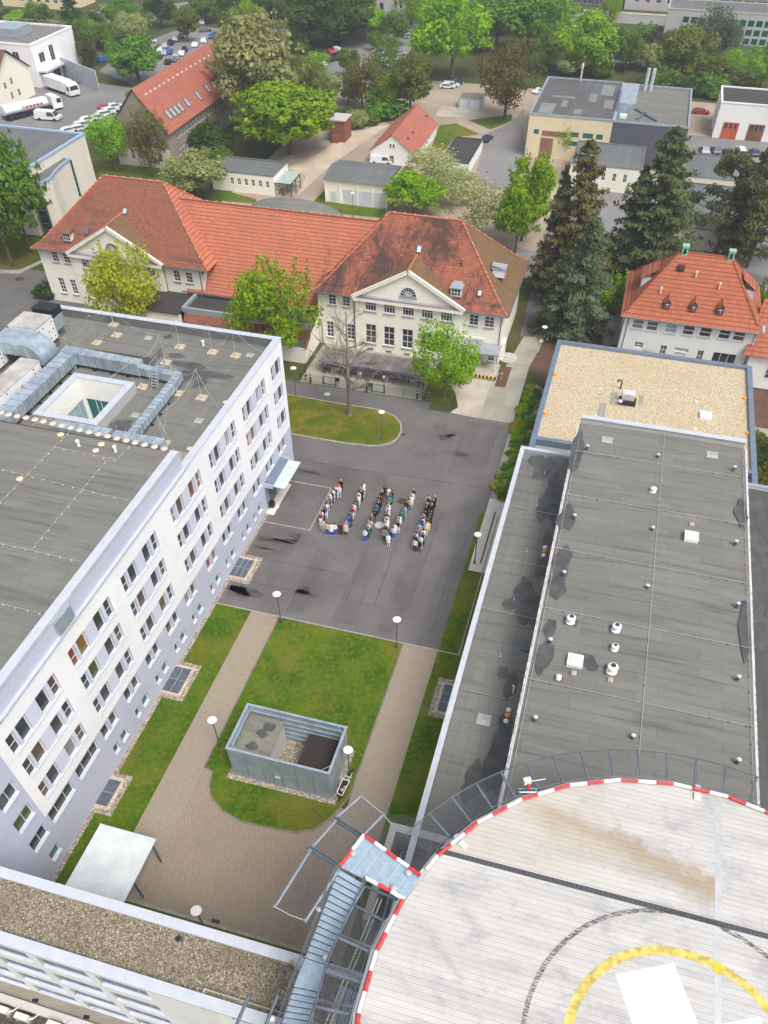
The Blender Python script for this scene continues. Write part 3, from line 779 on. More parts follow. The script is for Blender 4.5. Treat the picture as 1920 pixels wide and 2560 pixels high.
# canopy over the side entrance
can=MB()
can.poly([(XF,63.8,3.85),(-31.2,63.8,3.62),(-31.2,69.0,3.62),(XF,69.0,3.85)],0)
can.box(XF,63.7,3.3,-31.2,63.8,3.85,1);can.box(XF,69.0,3.3,-31.2,69.1,3.85,1)
can.build('canopy_gutter',[K['bluegrey'],K['capmetal']],ward)
can=MB()
for i in range(4):
 can.prism(rect(-31.2,63.8+i*1.3,-29.7,65.07+i*1.3),3.55,3.60)
can.build('glass_canopy',NT('frosted_glass').done((.52,.60,.62),.25,0,.6),ward)
mb=MB();mb.tube((-32.05,63.8,0),(-32.05,63.8,3.4),.06);mb.box(-32.24,64.6,0,-32.2,66.8,2.4);mb.build('entrance_door',K['galvdark'],ward)
mb=MB();mb.box(-32.2,63.0,0,-31.2,68.9,.12);mb.build('door_step',K['cream2'],ward)
mb=MB();mb.box(-32.2,28.2,16.75,-32.38,30.2,17.95);mb.build('attic_hatch',K['galv'],ward)
# -- plant on the ward roof
ZR=15.6
K['seamgrey']=plain('duct_seam',(.22,.26,.30),.5,.2)
def ductrun(name,pts,w,z0,z1,label,ribs=1.05,mat='duct',legs=True):
 t=thing(name,label,'duct',(pts[0][0],pts[0][1],ZR),'ventilation ducts on the ward roof')
 mb=MB()
 for a,b in zip(pts[:-1],pts[1:]):
  a=Vector((*a,0));b=Vector((*b,0));d=(b-a);L=d.length;d.normalize();n=Vector((-d.y,d.x,0))
  c=(a+b)/2
  mb.obox(c,L+w,w,z0,z1,atan2(d.y,d.x))
  k=int(L/ribs)
  for i in range(k+1):
   p=a+d*(L*(i+.5)/(k+1))
   mb.obox(p,.05,w+.06,z0-.03,z1+.035,atan2(d.y,d.x),1)
 mb.build('duct_body',[K[mat],K['seamgrey']],t)
 if legs:
  lg=MB()
  for a,b in zip(pts[:-1],pts[1:]):
   a=Vector((*a,0));b=Vector((*b,0));L=(b-a).length;k=max(2,int(L/1.8))
   for i in range(k):
    p=a+(b-a)*((i+.5)/k);d=(b-a).normalized();n=Vector((-d.y,d.x,0))
    for s in(-1,1):
     q=p+n*s*(w/2-.08);lg.tube((q.x,q.y,ZR),(q.x,q.y,z0),.04,4);lg.box(q.x-.16,q.y-.16,ZR,q.x+.16,q.y+.16,ZR+.05)
  lg.build('legs',K['rubber'],t)
 return t
ductrun('air_duct',[(-52.1,51.0),(-52.1,62.4)],1.5,16.0,17.15,'wide sheet metal duct running along the left side of the roof light court')
ductrun('air_duct',[(-52.3,63.4),(-44.4,63.1)],1.15,16.0,17.25,'sheet metal duct crossing behind the roof light court')
ductrun('air_duct',[(-43.7,63.0),(-39.6,62.6)],.85,16.05,16.85,'short narrow duct section beside the roof ladder')
ductrun('air_duct',[(-39.45,61.9),(-39.2,52.6)],.8,16.05,16.8,'narrow duct running towards the raised roof right of the light court',.7)
ductrun('air_duct',[(-46.3,51.4),(-41.6,51.4)],1.2,15.9,17.0,'purplish duct end tucked under the raised roof edge below the light court',.9,'duct',False)
ductrun('air_duct',[(-40.0,51.4),(-36.1,51.4)],1.1,15.9,17.0,'purplish duct under the raised roof edge nearest the window facade',.8,'duct',False)
def ahu(label,x0,y0,x1,y1,z0,z1):
 t=thing('air_handling_unit',label,'ventilation unit',((x0+x1)/2,(y0+y1)/2,ZR),'air handling units on the ward roof')
 mb=MB();mb.box(x0,y0,z0,x1,y1,z1);mb.build('casing',K['plastic'],t)
 mb=MB();mb.box(x0-.06,y0-.06,z1,x1+.06,y1+.06,z1+.06);mb.build('lid',plain('dusty_lid',(.44,.42,.385),.7,0,.3,.18,.6),t)
 mb=MB();mb.box(x0+.1,y0,ZR+.1,x1-.1,y1,z0)
 for i in range(3):yy=y0+(y1-y0)*(i+.4)/3;mb.box(x0-.3,yy-.3,ZR,x1+.3,yy+.3,ZR+.12)
 mb.build('base_frame',K['galvdark'],t)
 mb=MB()
 for i in range(4):
  for j in range(3):
   y=y0+(y1-y0)*(.12+.25*i);z=z0+(z1-z0)*(.15+.33*j)
   if(i*3+j)%4:mb.box(x1,y-.06,z-.05,x1+.03,y+.1,z+.07)
 mb.build('hatch_handles',K['black'],t)
 return t
ahu('tall white air handling unit at the back corner of the ward roof',-59.3,64.0,-56.0,67.1,16.2,18.5)
ahu('long white air handling unit with dusty lid beside the wide duct',-55.5,50.6,-53.4,59.9,16.1,17.6)
ahu('narrow white unit cut by the left picture edge',-59.9,55.0,-58.6,61.5,16.0,17.5)
t=thing('fan_outlet','black box shaped fan outlet on a rounded metal duct at the roof corner','fan',(-57.6,68.6,ZR))
mb=MB();mb.box(-58.8,67.7,17.9,-56.3,69.4,18.7);mb.build('outlet_box',K['black'],t)
mb=MB()
mb.box(-58.6,67.15,16.6,-56.2,69.2,17.9);mb.build('duct_bend',K['duct'],t)
mb=MB()
for x in(-58.4,-56.3):
 for y in(67.6,69):mb.tube((x,y,ZR),(x,y,16.6),.05,5)
mb.build('legs',K['galv'],t)
t=thing('curved_duct','big sheet metal duct bending down between the two white roof units','duct',(-57.5,62,ZR))
mb=MB()
prof=[(0,17.2),(0,18.3)];pts=[]
for i in range(9):
 a=pi/2*i/8
 pts.append((-55.6+1.6*sin(a),18.3-1.6*(1-cos(a))))
top=[(-59.6,18.3)]+pts+[(-54.0,16.4)]
low=[(-59.6,17.1),(-55.9,17.1),(-55.3,16.7),(-55.2,16.4)]
pl=top+low[::-1]
n0=len(mb.v)
for yy in(61.0,63.9):
 mb.v+=[(p[0],yy,p[1])for p in pl]
k=len(pl)
for i in range(k):j=(i+1)%k;mb.f.append((n0+i,n0+j,n0+k+j,n0+k+i));mb.m.append(0)
mb.f.append(tuple(range(n0+k-1,n0-1,-1)));mb.m.append(0);mb.f.append(tuple(range(n0+k,n0+2*k)));mb.m.append(0)
mb.build('duct_body',K['duct'],t)
mb=MB()
for x in(-59,-58,-57,-56):mb.box(x-.03,60.96,17.05,x+.03,63.94,18.34)
mb.build('flanges',K['galv'],t)
mb=MB()
for x in(-59,-56.5):mb.tube((x,61.4,ZR),(x,61.4,17.2),.06,5);mb.tube((x,63.5,ZR),(x,63.5,17.2),.06,5)
mb.build('legs',K['galv'],t)
mb=MB();mb.prism(rect(-50.4,65.2,-43.8,67.6),ZR,16.55)
mb.build('roof_hatch',K['felt'],loc=(-47,66.4,ZR),label='low felt covered box on the ward roof behind the duct',cat='roof box')
# pipes at the left edge
mb=MB()
for i,(dx,r)in enumerate(((0,.16),(.5,.16),(1.0,.12))):
 mb.path([(-53.6+dx,51.6,16.1),(-53.6+dx,52.6,16.5),(-53.2+dx,53.8,16.6)],r,8)
mb.path([(-54.5,52.2,16.3),(-52.8,52.3,16.5)],.18,8)
mb.build('lagged_pipes',K['galv'],loc=(-53.3,52.4,ZR),label='cluster of silver lagged pipes at the near end of the wide duct',cat='pipes')
# ladder bridge
t=thing('roof_ladder','galvanised step ladder bridging the narrow duct on the roof','ladder',(-41.6,62.3,ZR))
mb=MB();rl=MB()
for x in(-42.0,-41.3):
 mb.bar((x,61.2,ZR),(x,62.1,17.0),.06,.12);mb.bar((x,62.1,17.0),(x,63.4,17.0),.06,.12);mb.bar((x,63.4,17.0),(x,64.1,ZR),.06,.12)
 rl.path([(x,61.2,ZR+.9),(x,62.1,17.95),(x,63.4,17.95),(x,64.0,ZR+.9)],.025,5)
 for y,z in((61.3,ZR),(62.1,17),(63.4,17)):rl.tube((x,y,z),(x,y,z+.95),.025,5)
for i in range(5):mb.box(-42.0,61.3+i*.17,ZR+.2+i*.24,-41.3,61.5+i*.17,ZR+.24+i*.24)
for i in range(6):mb.box(-42.0,62.15+i*.21,17.03,-41.3,62.3+i*.21,17.06)
mb.build('treads',K['galv'],t);rl.build('handrail',K['galv'],t)
# lightning masts on paving blocks
mast_pts=[((757,260),(663,235)),((1168,335),(1138,178)),((1378,370),(1350,215)),((1528,392),(1503,235)),((1075,437),(1035,280)),((925,595),(890,440)),((1150,636),(1115,475)),((1308,666),(1278,505)),((1065,962),(1030,800)),((630,310),(600,205)),((475,455),(425,280)),((325,328),(305,40)),((740,190),(712,105))]
tops=[]
where=['behind the felt box','at the back parapet, left of three','at the back parapet, middle of three','at the back parapet, right of three','beside the felt box','in front of the light court wall','right of the narrow duct','in the middle of the grey damp patch','at the raised roof corner','left of the felt box','on the duct corner','beside the tall white unit','near the back parapet roof vent']
for(b,tp),wh in zip(mast_pts,where):
 c=G(B(1,*b),ZR)
 t=thing('lightning_mast','thin lightning mast on paving blocks '+wh,'lightning rod',c,'lightning masts on the ward roof')
 mb=MB()
 for dx in(-.26,.26):
  for dy in(-.26,.26):mb.box(c.x+dx-.24,c.y+dy-.24,ZR,c.x+dx+.24,c.y+dy+.24,ZR+.16)
 mb.build('block_base',K['block'],t)
 mb=MB();mb.tube((c.x,c.y,ZR+.16),(c.x,c.y,ZR+3.3),.024,5,0,.012);mb.build('rod',K['wire'],t)
 tops.append(Vector((c.x,c.y,ZR+3.2)))
def sag(a,b,s=.5,n=8):return[tuple(a+(b-a)*(i/n)+Vector((0,0,-4*s*(i/n)*(1-i/n))))for i in range(n+1)]
pairs=[(11,9),(9,0),(0,4),(4,1),(1,2),(2,3),(4,5),(5,6),(6,7),(7,3),(7,8),(10,5),(11,10),(10,9),(12,9),(12,1)]
mb=MB()
for a,b in pairs:mb.path(sag(tops[a],tops[b],.8),.010,3)
for a,e in((7,(-32.9,58.2,16.6)),(8,(-32.9,49.6,16.6)),(3,(-32.9,69.5,16.6)),(6,(-34.2,49,18.3)),(5,(-47,48.9,18.3))):mb.path(sag(tops[a],Vector(e),.4),.010,3)
mb.build('lightning_wire',K['wire'],loc=(-45,62,ZR),label='sagging lightning wires strung between the thin roof masts',cat='wire')
# concrete discs with little rods along the raised roof edge
dk=[(5,755),(55,768),(110,778),(167,788),(225,800),(280,813),(340,826),(398,840),(457,854),(516,868),(575,882),(636,895),(696,908),(756,922),(817,936),(875,950),(935,963),(1000,976),(1063,989)]
ordn=['first','second','third','fourth','fifth','sixth','seventh','eighth','ninth','tenth','eleventh','twelfth','thirteenth','fourteenth','fifteenth','sixteenth','seventeenth','eighteenth','nineteenth','twentieth']
ordn+=[f'{a}-{b}' for a in('twenty','thirty','forty')for b in ordn[:9]]
dm=MB();dm.lathe((0,0,0),[(.30,0),(.31,.06),(.25,.1),(.02,.11)],14)
rm=MB();rm.tube((0,0,.1),(.15,.25,1.25),.014,4)
dme,rme=dm.mesh('concrete_disc',[K['brass']]),rm.mesh('rod',[K['wire']])
for i,p in enumerate(dk):
 c=G(B(1,*p),18.25)
 o=add('concrete_disc',dme,None,(c.x,c.y,18.2),label=f'{ordn[i]} concrete disc from the left along the raised roof edge',cat='roof weight',group='concrete discs on the raised roof')
 OFF[o.name]=o.location.copy();add('rod',rme,o)
for p,wh in(((392,897),'inside the raised roof, left'),((655,960),'inside the raised roof beside the white vent'),((620,1000),'inside the raised roof at the wire end'),((127,1183),'alone in the middle of the raised roof')):
 c=G(B(1,*p),18.25)
 o=add('concrete_disc',dme,None,(c.x,c.y,18.2),label='single concrete disc lying '+wh,cat='roof weight',group='concrete discs on the raised roof')
for p,wh in(((1462,690),'near the middle of the facade parapet'),((1230,992),'on the pebble strip by the raised roof')):
 c=G(B(1,*p),ZR)
 add('concrete_disc',dme,None,(c.x,c.y,ZR),label='concrete disc on the lower ward roof '+wh,cat='roof weight',group='concrete discs on the raised roof')
 # conductor wires with clips on the raised roof: part of that roof
def wireline(parent,p,q,z,clip=1.0,cm='block'):
 mb=MB();p,q=Vector((*p,z)),Vector((*q,z));L=(q-p).length;d=(q-p)/L
 mb.tube(p+Vector((0,0,.1)),q+Vector((0,0,.1)),.014,4,0)
 n=int(L/clip)
 for i in range(n+1):
  c=p+d*(i+.3)*clip
  if(c-p).length>L:break
  mb.lathe((c.x,c.y,z),[(.085,0),(.08,.05),(.03,.07)],7,1)
 mb.build('lightning_conductor',[K['wire'],K[cm]],parent)
def GB(p,z):g=G(B(1,*p),z);return(g.x,g.y)
for a,b in(((0,1125),(835,1332)),((450,888),(0,1345)),((845,975),(760,1065)),((760,1070),(360,985)),((690,1072),(200,1659))):
 wireline(ward,GB(a,18.2),GB(b,18.2),18.2)
wireline(ward,tuple(G(B(4,0,155),18.2)[:2]),tuple(G(B(4,525,275),18.2)[:2]),18.2)
wireline(ward,tuple(G(B(4,0,545),18.2)[:2]),tuple(G(B(4,265,610),18.2)[:2]),18.2)
K['plategrey']=plain('pale_grey_plate',(.36,.39,.39),.6)
# vents and plates on the ward roof
def pot(p,z,lab,r=.14,h=.45,hat=True):
 c=G(p,z);t=thing('roof_vent',lab,'roof vent',c)
 mb=MB();mb.lathe((c.x,c.y,z),[(r,0),(r,h)],10);mb.build('pipe',K['plastic'],t)
 mb=MB();mb.lathe((c.x,c.y,z+h),[(r*1.25,0),(r*1.25,.12),(r*.6,.18)],10);mb.build('cowl',K['paintwhite'],t)
pot(B(1,512,972),18.2,'white pipe vent on the raised ward roof, left of two');pot(B(1,750,1008),18.2,'white pipe vent on the raised ward roof, right of two')
pot(B(1,1318,322),ZR,'small white pipe vent near the back parapet of the ward roof')
def plate(p,z,lab,wd=.8,m='plategrey'):
 c=G(p,z);mb=MB();mb.box(c.x-wd/2,c.y-wd/2,z,c.x+wd/2,c.y+wd/2,z+.03);mb.tube((c.x,c.y,z+.03),(c.x,c.y,z+.4),.02,4)
 mb.build('anchor_plate',K[m],loc=c,label=lab,cat='anchor plate',group='safety anchor plates on the roofs')
plate(B(1,1290,808),ZR,'pale anchor plate near the facade parapet of the ward roof');plate(B(1,1620,384),ZR,'pale anchor plate at the far corner of the ward roof')
plate(B(1,962,272),ZR,'pale anchor plate behind the felt box on the ward roof');plate(B(1,878,772),ZR,'pale anchor plate right of the light court')
for i,(p,rx,ry)in enumerate([((1240,450),2.2,.7),((1230,510),1.0,1.3),((1370,505),2.0,.6),((1300,560),.7,1.4),((1140,390),1.0,.6),((800,830),1.2,1.0),((1085,262),.5,.5)]):
 mb=MB();blob(G(B(1,*p),ZR),rx,ry,18,ZR+.008+i*.0005,0,i,mb);mb.build('damp_patch',K['damp'],ward)
 # -- link block at the bottom left
link=thing('link_block','narrow white link block with gravel roof and deep window bands, bottom left','building',(-22,10.7,0))
YS,YN,DT=8.73,12.8,12.5
ops=[];lw=[]
for i in range(-7,3):
 x=-24.2+4.0*i
 for z1 in(11.57,8.37,5.26,2.24):
  if x+3.3<-13.4:ops.append((x,z1-1.7,x+3.32,z1))
mb=MB()
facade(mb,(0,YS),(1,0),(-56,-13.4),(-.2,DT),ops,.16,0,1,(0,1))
ops2=[(-12.6+3.6*i,z-1.7,-12.6+3.6*i+3.2,z)for i in range(3)for z in(11.2,8.0,4.9)]
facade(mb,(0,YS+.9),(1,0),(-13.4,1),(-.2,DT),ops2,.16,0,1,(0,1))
mb.poly([(-13.4,YS,-.2),(-13.4,YS+.9,-.2),(-13.4,YS+.9,DT),(-13.4,YS,DT)])
mb.poly([(-56,YN,0),(2,YN,0),(2,YN,DT),(-56,YN,DT)]);mb.poly([(1,YS+.9,0),(1,YN,0),(1,YN,DT),(1,YS+.9,DT)])
mb.build('wall',[K['offwhite'],K['revealshade']],link)
for o in ops:window(link,(o[0],YS+.16,o[1]),0,o[2]-o[0],o[3]-o[1],(.3,.76),(),.06,.08,'galv','dullglass')
for o in ops2:window(link,(o[0],YS+1.06,o[1]),0,o[2]-o[0],o[3]-o[1],(.3,.76),(),.06,.08,'galv','dullglass')
for o in ops+ops2:
 q=0 if o in ops else .9
 mb=MB();mb.box(o[0]+.01,YS+q-.1,o[1]+.003,o[2]-.01,YS+q+.105,o[1]+.03);mb.build('window_sill',K['sillw'],link)
mb=MB();mb.box(-56,YS+.55,11.9,1,YN-.5,12.1);mb.build('roof',K['gravel2'],link)
mb=MB();mb.box(-56,YS-.05,12.1,1,YS+.55,12.46);mb.box(-56,YN-.5,12.1,1,YN+.02,12.46);mb.build('parapet',K['concrete'],link)
mb=MB()
for i in range(20):
 x=-56+3*i
 mb.box(x+.006,YS-.1,12.46,min(x+3,1),YS+.6,12.52)
mb.build('parapet_cap',K['capmetal'],link)
mb=MB()
for i in range(20):x=-56+3*i;mb.box(x+.006,YN-.55,12.46,min(x+3,1),YN+.08,12.52)
mb.build('parapet_cap',K['capmetal'],link)
mb=MB()
c=G(B(7,1155,1105),12.1);mb.lathe((c.x,c.y,12.1),[(.16,0),(.16,.02),(.05,.025)],10)
blob((c.x+.1,c.y-.05),.3,.2,14,12.108,1,3,mb)
mb.build('roof_outlet',[K['black'],K['damp']],link)
for i,(x,wh)in enumerate(((-26.8,'leftmost'),(-22.9,'middle'),(-18.9,'rightmost'))):
 t=thing('floodlight',f'black floodlight on a bracket low on the white link block wall, {wh} of three','floodlight',(x,YS,2.6),'floodlights on the link block')
 mb=MB();mb.tube((x+.0,YS,2.6),(x-.15,YS-.9,3.0),.025,5);mb.build('bracket',K['galv'],t)
 mb=MB();mb.obox((x-.16,YS-.98),.36,.22,2.92,3.12,.2);mb.build('lamp_head',K['black'],t)
 # yard south of the link block with its cooling units
ground('south_bed',rect(-60,7.9,-8,8.73),.008,'soil')
mb=MB();mb.box(-60,7.35,0,-8,7.9,.35);mb.build('yard_wall',m_render('stained_concrete',(.55,.53,.50),(.28,.20,.08),.7),label='pale stained concrete strip wall behind the cooling units',cat='wall',loc=(-30,7.6,0))
ground('south_yard',rect(-60,-30,20,7.35),.01,m_brick('dark_paving',(.10,.085,.06),(.08,.07,.05),(.03,.028,.02),.4,.4,.03,0,.9,0,.4))
for i,(x,y,wh)in enumerate(((-30.0,6.9,'leftmost'),(-28.35,6.85,'second from the left'),(-25.9,7.0,'third from the left'),(-27.0,5.6,'nearest'))):
 t=thing('cooling_unit',f'white box shaped cooling unit behind the link block, {wh}','air conditioner',(x,y,0),'cooling units in the south yard')
 mb=MB();mb.box(x-.5,y-.2,.35,x+.5,y+.2,1.0);mb.build('casing',K['cream2'],t)
 mb=MB()
 for s in(-.45,.45):mb.box(x+s-.03,y-.3,0,x+s+.03,y+.3,.35)
 mb.build('feet',K['galv'],t)
 mb=MB();mb.path([(x+.55,y,.8),(x+.8,y+.1,.8),(x+.95,y+.6,.5)],.05,5);mb.build('pipe',K['paintwhite'],t)
 # -- ribbed carport
t=thing('carport','carport with ribbed white sheet roof between the lilac wall and the paved path','carport',(-26.7,17,0))
mb=MB();n=27
for i in range(n):
 a=-29.2+4.85*i/n;bb=-29.2+4.85*(i+.62)/n;c=-29.2+4.85*(i+1)/n
 mb.prism(rect(a,13.2,bb,20.72),3.16,3.235);mb.prism(rect(bb,13.2,c,20.70),3.16,3.20,1)
mb.build('ribbed_roof',[plain('pale_ribbed_sheet',(.68,.72,.72),.5,.1,.4,.08,.8),plain('rib_valley',(.56,.60,.60),.5)],t)
mb=MB();mb.box(-29.25,20.72,3.08,-24.3,20.78,3.26);mb.build('gutter',K['sillw'],t)
mb=MB()
for x in(-28.9,-24.5):
 for y in(14,17.2,20.3):mb.tube((x,y,0),(x,y,3.16),.09,8)
mb.build('posts',K['galvdark'],t)
# -- lamp posts
def lamp_proto():
 t=thing('street_lamp','grey lamp post with white disc head','street lamp',(0,0,0),'disc headed lamp posts')
 mb=MB();mb.lathe((0,0,0),[(.11,0),(.10,.5),(.06,.55),(.05,4.0)],10);mb.build('pole',K['galvdark'],t)
 mb=MB();mb.lathe((0,0,4.0),[(.07,0),(.12,.1),(.39,.2),(.41,.24),(.38,.27),(.05,.30)],20);mb.build('lamp_head',K['plastic'],t)
 return t
LP=[((550.6,1867),'at the edge of the left paved path beside the louvred enclosure'),((703,1557),'where the left paved path meets the asphalt square'),((991,1619.7),'where the right paved path meets the asphalt square'),((954.4,1102),'on the traffic island lawn'),((1350.6,887),'beside the conifers and the round no-entry sign'),(B(5,1022,725),'behind the cargo bike at the louvred enclosure'),(None,'rising behind the edge of the right flat roof'),((513,2322),'on the verge behind the link block parapet'),(A(5,260,1325),'at the road by the bike compound, partly behind the ward block'),(A(2,630,1410),'on the lane behind the tiled hall')]
lp0=None
for i,(p,wh)in enumerate(LP):
 c=Vector((-7.0,61.4,0))if p is None else G(p)
 if i==7:c=Vector((-18.6,16.1,0))
 o=lamp_proto()if lp0 is None else copy_tree(lp0)
 if lp0 is None:lp0=o
 o.location=c
 o['label']='disc headed lamp post '+wh
 # round no entry sign
c=G(A(6,180,1050));c2=Vector((c.x-.1,c.y-.5,0))
t=thing('road_sign','round white road sign with red rim beside the lamp at the conifers','road sign',c2)
mb=MB();mb.tube(c2,c2+Vector((0,0,2.6)),.04,6);mb.build('pole',K['galv'],t)
mb=MB();N_=20
for r,y,m in((.34,-.06,0),(.26,-.066,1)):
 mb.poly([(c2.x+r*cos(2*pi*i/N_),c2.y+y,2.3+r*sin(2*pi*i/N_))for i in range(N_)],m)
for k,(w_,h_)in enumerate(((.05,.2),(.2,.05))):mb.box(c2.x-w_/2,c2.y-.07,2.3-h_/2,c2.x+w_/2,c2.y-.0665-.001*k,2.3+h_/2,2)
mb.build('sign_plate',[K['red'],K['paintwhite'],K['black']],t)
# -- louvred plant enclosure on the lawn
lv=thing('plant_enclosure','open topped enclosure of grey metal louvre panels on the lawn','enclosure',(-17.5,31.8,0))
LX0,LX1,LY0,LY1,LH=-21.97,-12.97,29.42,34.1,4.36
lm=NT('louvre_panel');x_,y_,z_=lm.xyz()
ll=lm.math('FRACT',lm.math('DIVIDE',z_,.06))
lc=lm.mix(lm.step(lm.noise(.8,5),.3,.7),(.36,.44,.51),(.47,.55,.62))
lc=lm.mix(lm.math('MULTIPLY',lm.math('LESS_THAN',ll,.35),.3),lc,(.12,.15,.18));lm.bump(ll,.3,.01)
K['louvre']=lm.done(lc,.45,.4,.4)
mb=MB()
def wallpanels(p,q,n):
 p=Vector(p);q=Vector(q);d=q-p
 for i in range(n):
  a=p+d*(i/n+.003);b=p+d*((i+1)/n-.003)
  for z0,z1 in((.1,1.45),(1.47,2.85),(2.87,LH-.08)):
   nx,ny=(d.normalized().y*.03,-d.normalized().x*.03)
   mb.prism([(a.x+nx,a.y+ny),(b.x+nx,b.y+ny),(b.x-nx,b.y-ny),(a.x-nx,a.y-ny)],z0,z1)
wallpanels((LX0,LY0),(LX1,LY0),6);wallpanels((LX1,LY0),(LX1,LY1),3);wallpanels((LX1,LY1),(LX0,LY1),6);wallpanels((LX0,LY1),(LX0,LY0),3)
mb.build('louvre_panels',K['louvre'],lv)
mb=MB()
for a in(rect(LX0-.1,LY0-.1,LX1+.1,LY0+.12),rect(LX0-.1,LY1-.12,LX1+.1,LY1+.1),rect(LX0-.1,LY0+.12,LX0+.12,LY1-.12),rect(LX1-.12,LY0+.12,LX1+.1,LY1-.12)):mb.prism(a,LH-.08,LH)
for z in(.8,1.46,2.2,2.86,3.6):
 mb.box(LX0+.05,LY1-.16,z-.05,LX1-.05,LY1-.05,z+.05);mb.box(LX0+.05,LY0+.05,z-.05,LX1-.05,LY0+.16,z+.05);mb.box(LX0+.05,LY0+.16,z-.05,LX0+.16,LY1-.16,z+.05);mb.box(LX1-.16,LY0+.16,z-.05,LX1-.05,LY1-.16,z+.05)
for(x,y,sx,sy)in((LX0+.12,LY0+.12,1,1),(LX1-.12,LY0+.12,-1,1),(LX1-.12,LY1-.12,-1,-1),(LX0+.12,LY1-.12,1,-1)):mb.bar((x+sx*.6,y,LH-.05),(x,y+sy*.6,LH-.05),.05,.05)
mb.build('frame',K['galv'],lv)
mb=MB();mb.box(-18.05,LY0-.06,.1,-17.35,LY0-.035,2.1);mb.box(-18.1,LY0-.055,.1,-18.05,LY0-.035,2.15,1);mb.box(-17.35,LY0-.055,.1,-17.3,LY0-.035,2.15,1);mb.box(-17.95,LY0-.075,1.45,-17.45,LY0-.061,1.75,2)
mb.box(-17.85,LY0-.08,1.53,-17.55,LY0-.0755,1.58,1)
mb.build('door',[K['louvre'],K['galvdark'],K['paintwhite']],lv)
mb=MB();mb.box(LX0-.5,LY0-.5,.088,LX1+.5,LY1+.5,.11);mb.build('gravel_base',K['pebble'],lv)
mb=MB();mb.box(-21.75,30.2,.11,-18.75,34.0,2.95);mb.build('hut_wall',m_render('grey_hut_wall',(.52,.52,.50),(.3,.3,.28),.4),lv)
mb=MB();mb.prism(rect(-21.85,30.1,-18.65,34.03),2.95,3.05);blob((-19.9,33.2),.55,.5,z=3.054,m=1,seed=2,M=mb);blob((-20.1,32.5),.5,.5,z=3.056,m=1,seed=5,M=mb);blob((-20.4,30.9),.55,.5,z=3.054,m=1,seed=7,M=mb)
mb.build('hut_roof',[m_felt('hut_felt',(.24,.235,.19),pi/2,5,1.05),K['damp']],lv)
mb=MB();mb.box(-16.25,30.1,.11,-13.6,33.75,2.35,0);mb.box(-16.3,30.05,2.35,-13.55,33.8,2.5,1);mb.build('tank',[K['galvdark'],m_felt('dark_tank_top',(.035,.028,.024),0,9,9,(.02,.02,.02))],lv)
# cargo bike
t=thing('cargo_bike','cargo bike with a white rimmed black box beside the louvred enclosure','bicycle',(-12.1,30.9,.09))
mb=MB();mb.prism([(-12.55,29.7),(-12.05,29.55),(-11.85,31.1),(-12.5,31.1)],.45,.85);mb.build('cargo_box',K['black'],t)
mb=MB()
q=[(-12.55,29.7,.88),(-12.05,29.55,.88),(-11.85,31.1,.88),(-12.5,31.1,.88)]
mb.path(q+[q[0]],.04,5);mb.build('box_rim',K['paintwhite'],t)
mb=MB();mb.lathe((-12.2,30.1,.851),[(.16,0),(.16,.06),(.04,.1)],8,0);mb.box(-12.15,30.3,.851,-11.95,30.5,.93,1);mb.build('bundle',[plain('pink_cloth',(.6,.35,.5)),K['yellowp']],t)
mb=MB();mb.path([(-12.1,31.1,.5),(-11.95,31.9,.5),(-11.9,32.3,.35)],.03,5);mb.path([(-11.95,31.9,.5),(-11.95,32.0,1.0)],.03,5);mb.path([(-12.05,31.2,.5),(-12.05,31.3,1.15)],.025,5);mb.path([(-12.35,31.35,1.15),(-11.75,31.3,1.15)],.025,5);mb.build('frame',K['paintwhite'],t)
def wheel(mb,c,r,ax,n=16,tr=.03,m=0):
 ax=Vector(ax).normalized();u=Vector((0,0,1));v=ax.cross(u)
 P=[Vector(c)+u*(r*cos(2*pi*i/n))+v*(r*sin(2*pi*i/n))for i in range(n)]
 for i in range(n):mb.tube(P[i],P[(i+1)%n],tr,4,m,caps=False)
for c,r in(((-12.3,29.5,.30),.2),((-11.9,32.3,.42),.33)):
 mb=MB();wheel(mb,c,r,(1,.1,0));mb.build('wheel',K['rubber'],t)
mb=MB();mb.box(-12.03,31.85,1.0,-11.87,32.1,1.06);mb.build('saddle',K['black'],t)
mb=MB();mb.lathe((-13.9,28.1,.088),[(.1,0),(.12,.1),(.06,.2)],8);mb.build('red_ball',K['red'],loc=(-13.9,28.1,.088),label='small red object lying in the grass in front of the louvred enclosure',cat='ball')
# -- right hand felt roofed block
blk=thing('felt_roofed_block','long low block with grey felt roofs, stepped, on the right','building',(6,50,0))
SZ,MZ=7.75,12.3
mb=MB()
mb.poly([(-4.7,18,0),(-4.7,72.6,0),(-4.7,72.6,SZ),(-4.7,18,SZ)]);mb.poly([(-4.7,72.6,0),(1,72.6,0),(1,72.6,SZ),(-4.7,72.6,SZ)])
mb.poly([(1.1,18,SZ),(1.1,72.5,SZ),(1.1,72.5,MZ),(1.1,18,MZ)]);mb.poly([(1.1,72.5,0),(17.3,72.5,0),(17.3,72.5,MZ),(1.1,72.5,MZ)]);mb.poly([(17.3,18,SZ),(17.3,72.5,SZ),(17.3,72.5,MZ),(17.3,18,MZ)])
mb.poly([(-4.7,18,0),(40,18,0),(40,18,SZ),(-4.7,18,SZ)]);mb.poly([(17.3,72.6,0),(40,72.6,0),(40,72.6,SZ),(17.3,72.6,SZ)]);mb.poly([(1.1,18,SZ),(17.3,18,SZ),(17.3,18,MZ),(1.1,18,MZ)])
mb.build('wall',K['offwhite'],blk)
mb=MB();mb.sheet(rect(-4.3,18,1.2,72.2),SZ);mb.build('side_roof',K['feltV'],blk)
mb=MB();mb.sheet(rect(17.2,18,40,72.2),SZ);mb.build('far_side_roof',m_felt('wet_dark_felt',(.085,.085,.082),pi/2,5,1.0,(.025,.028,.03)),blk)
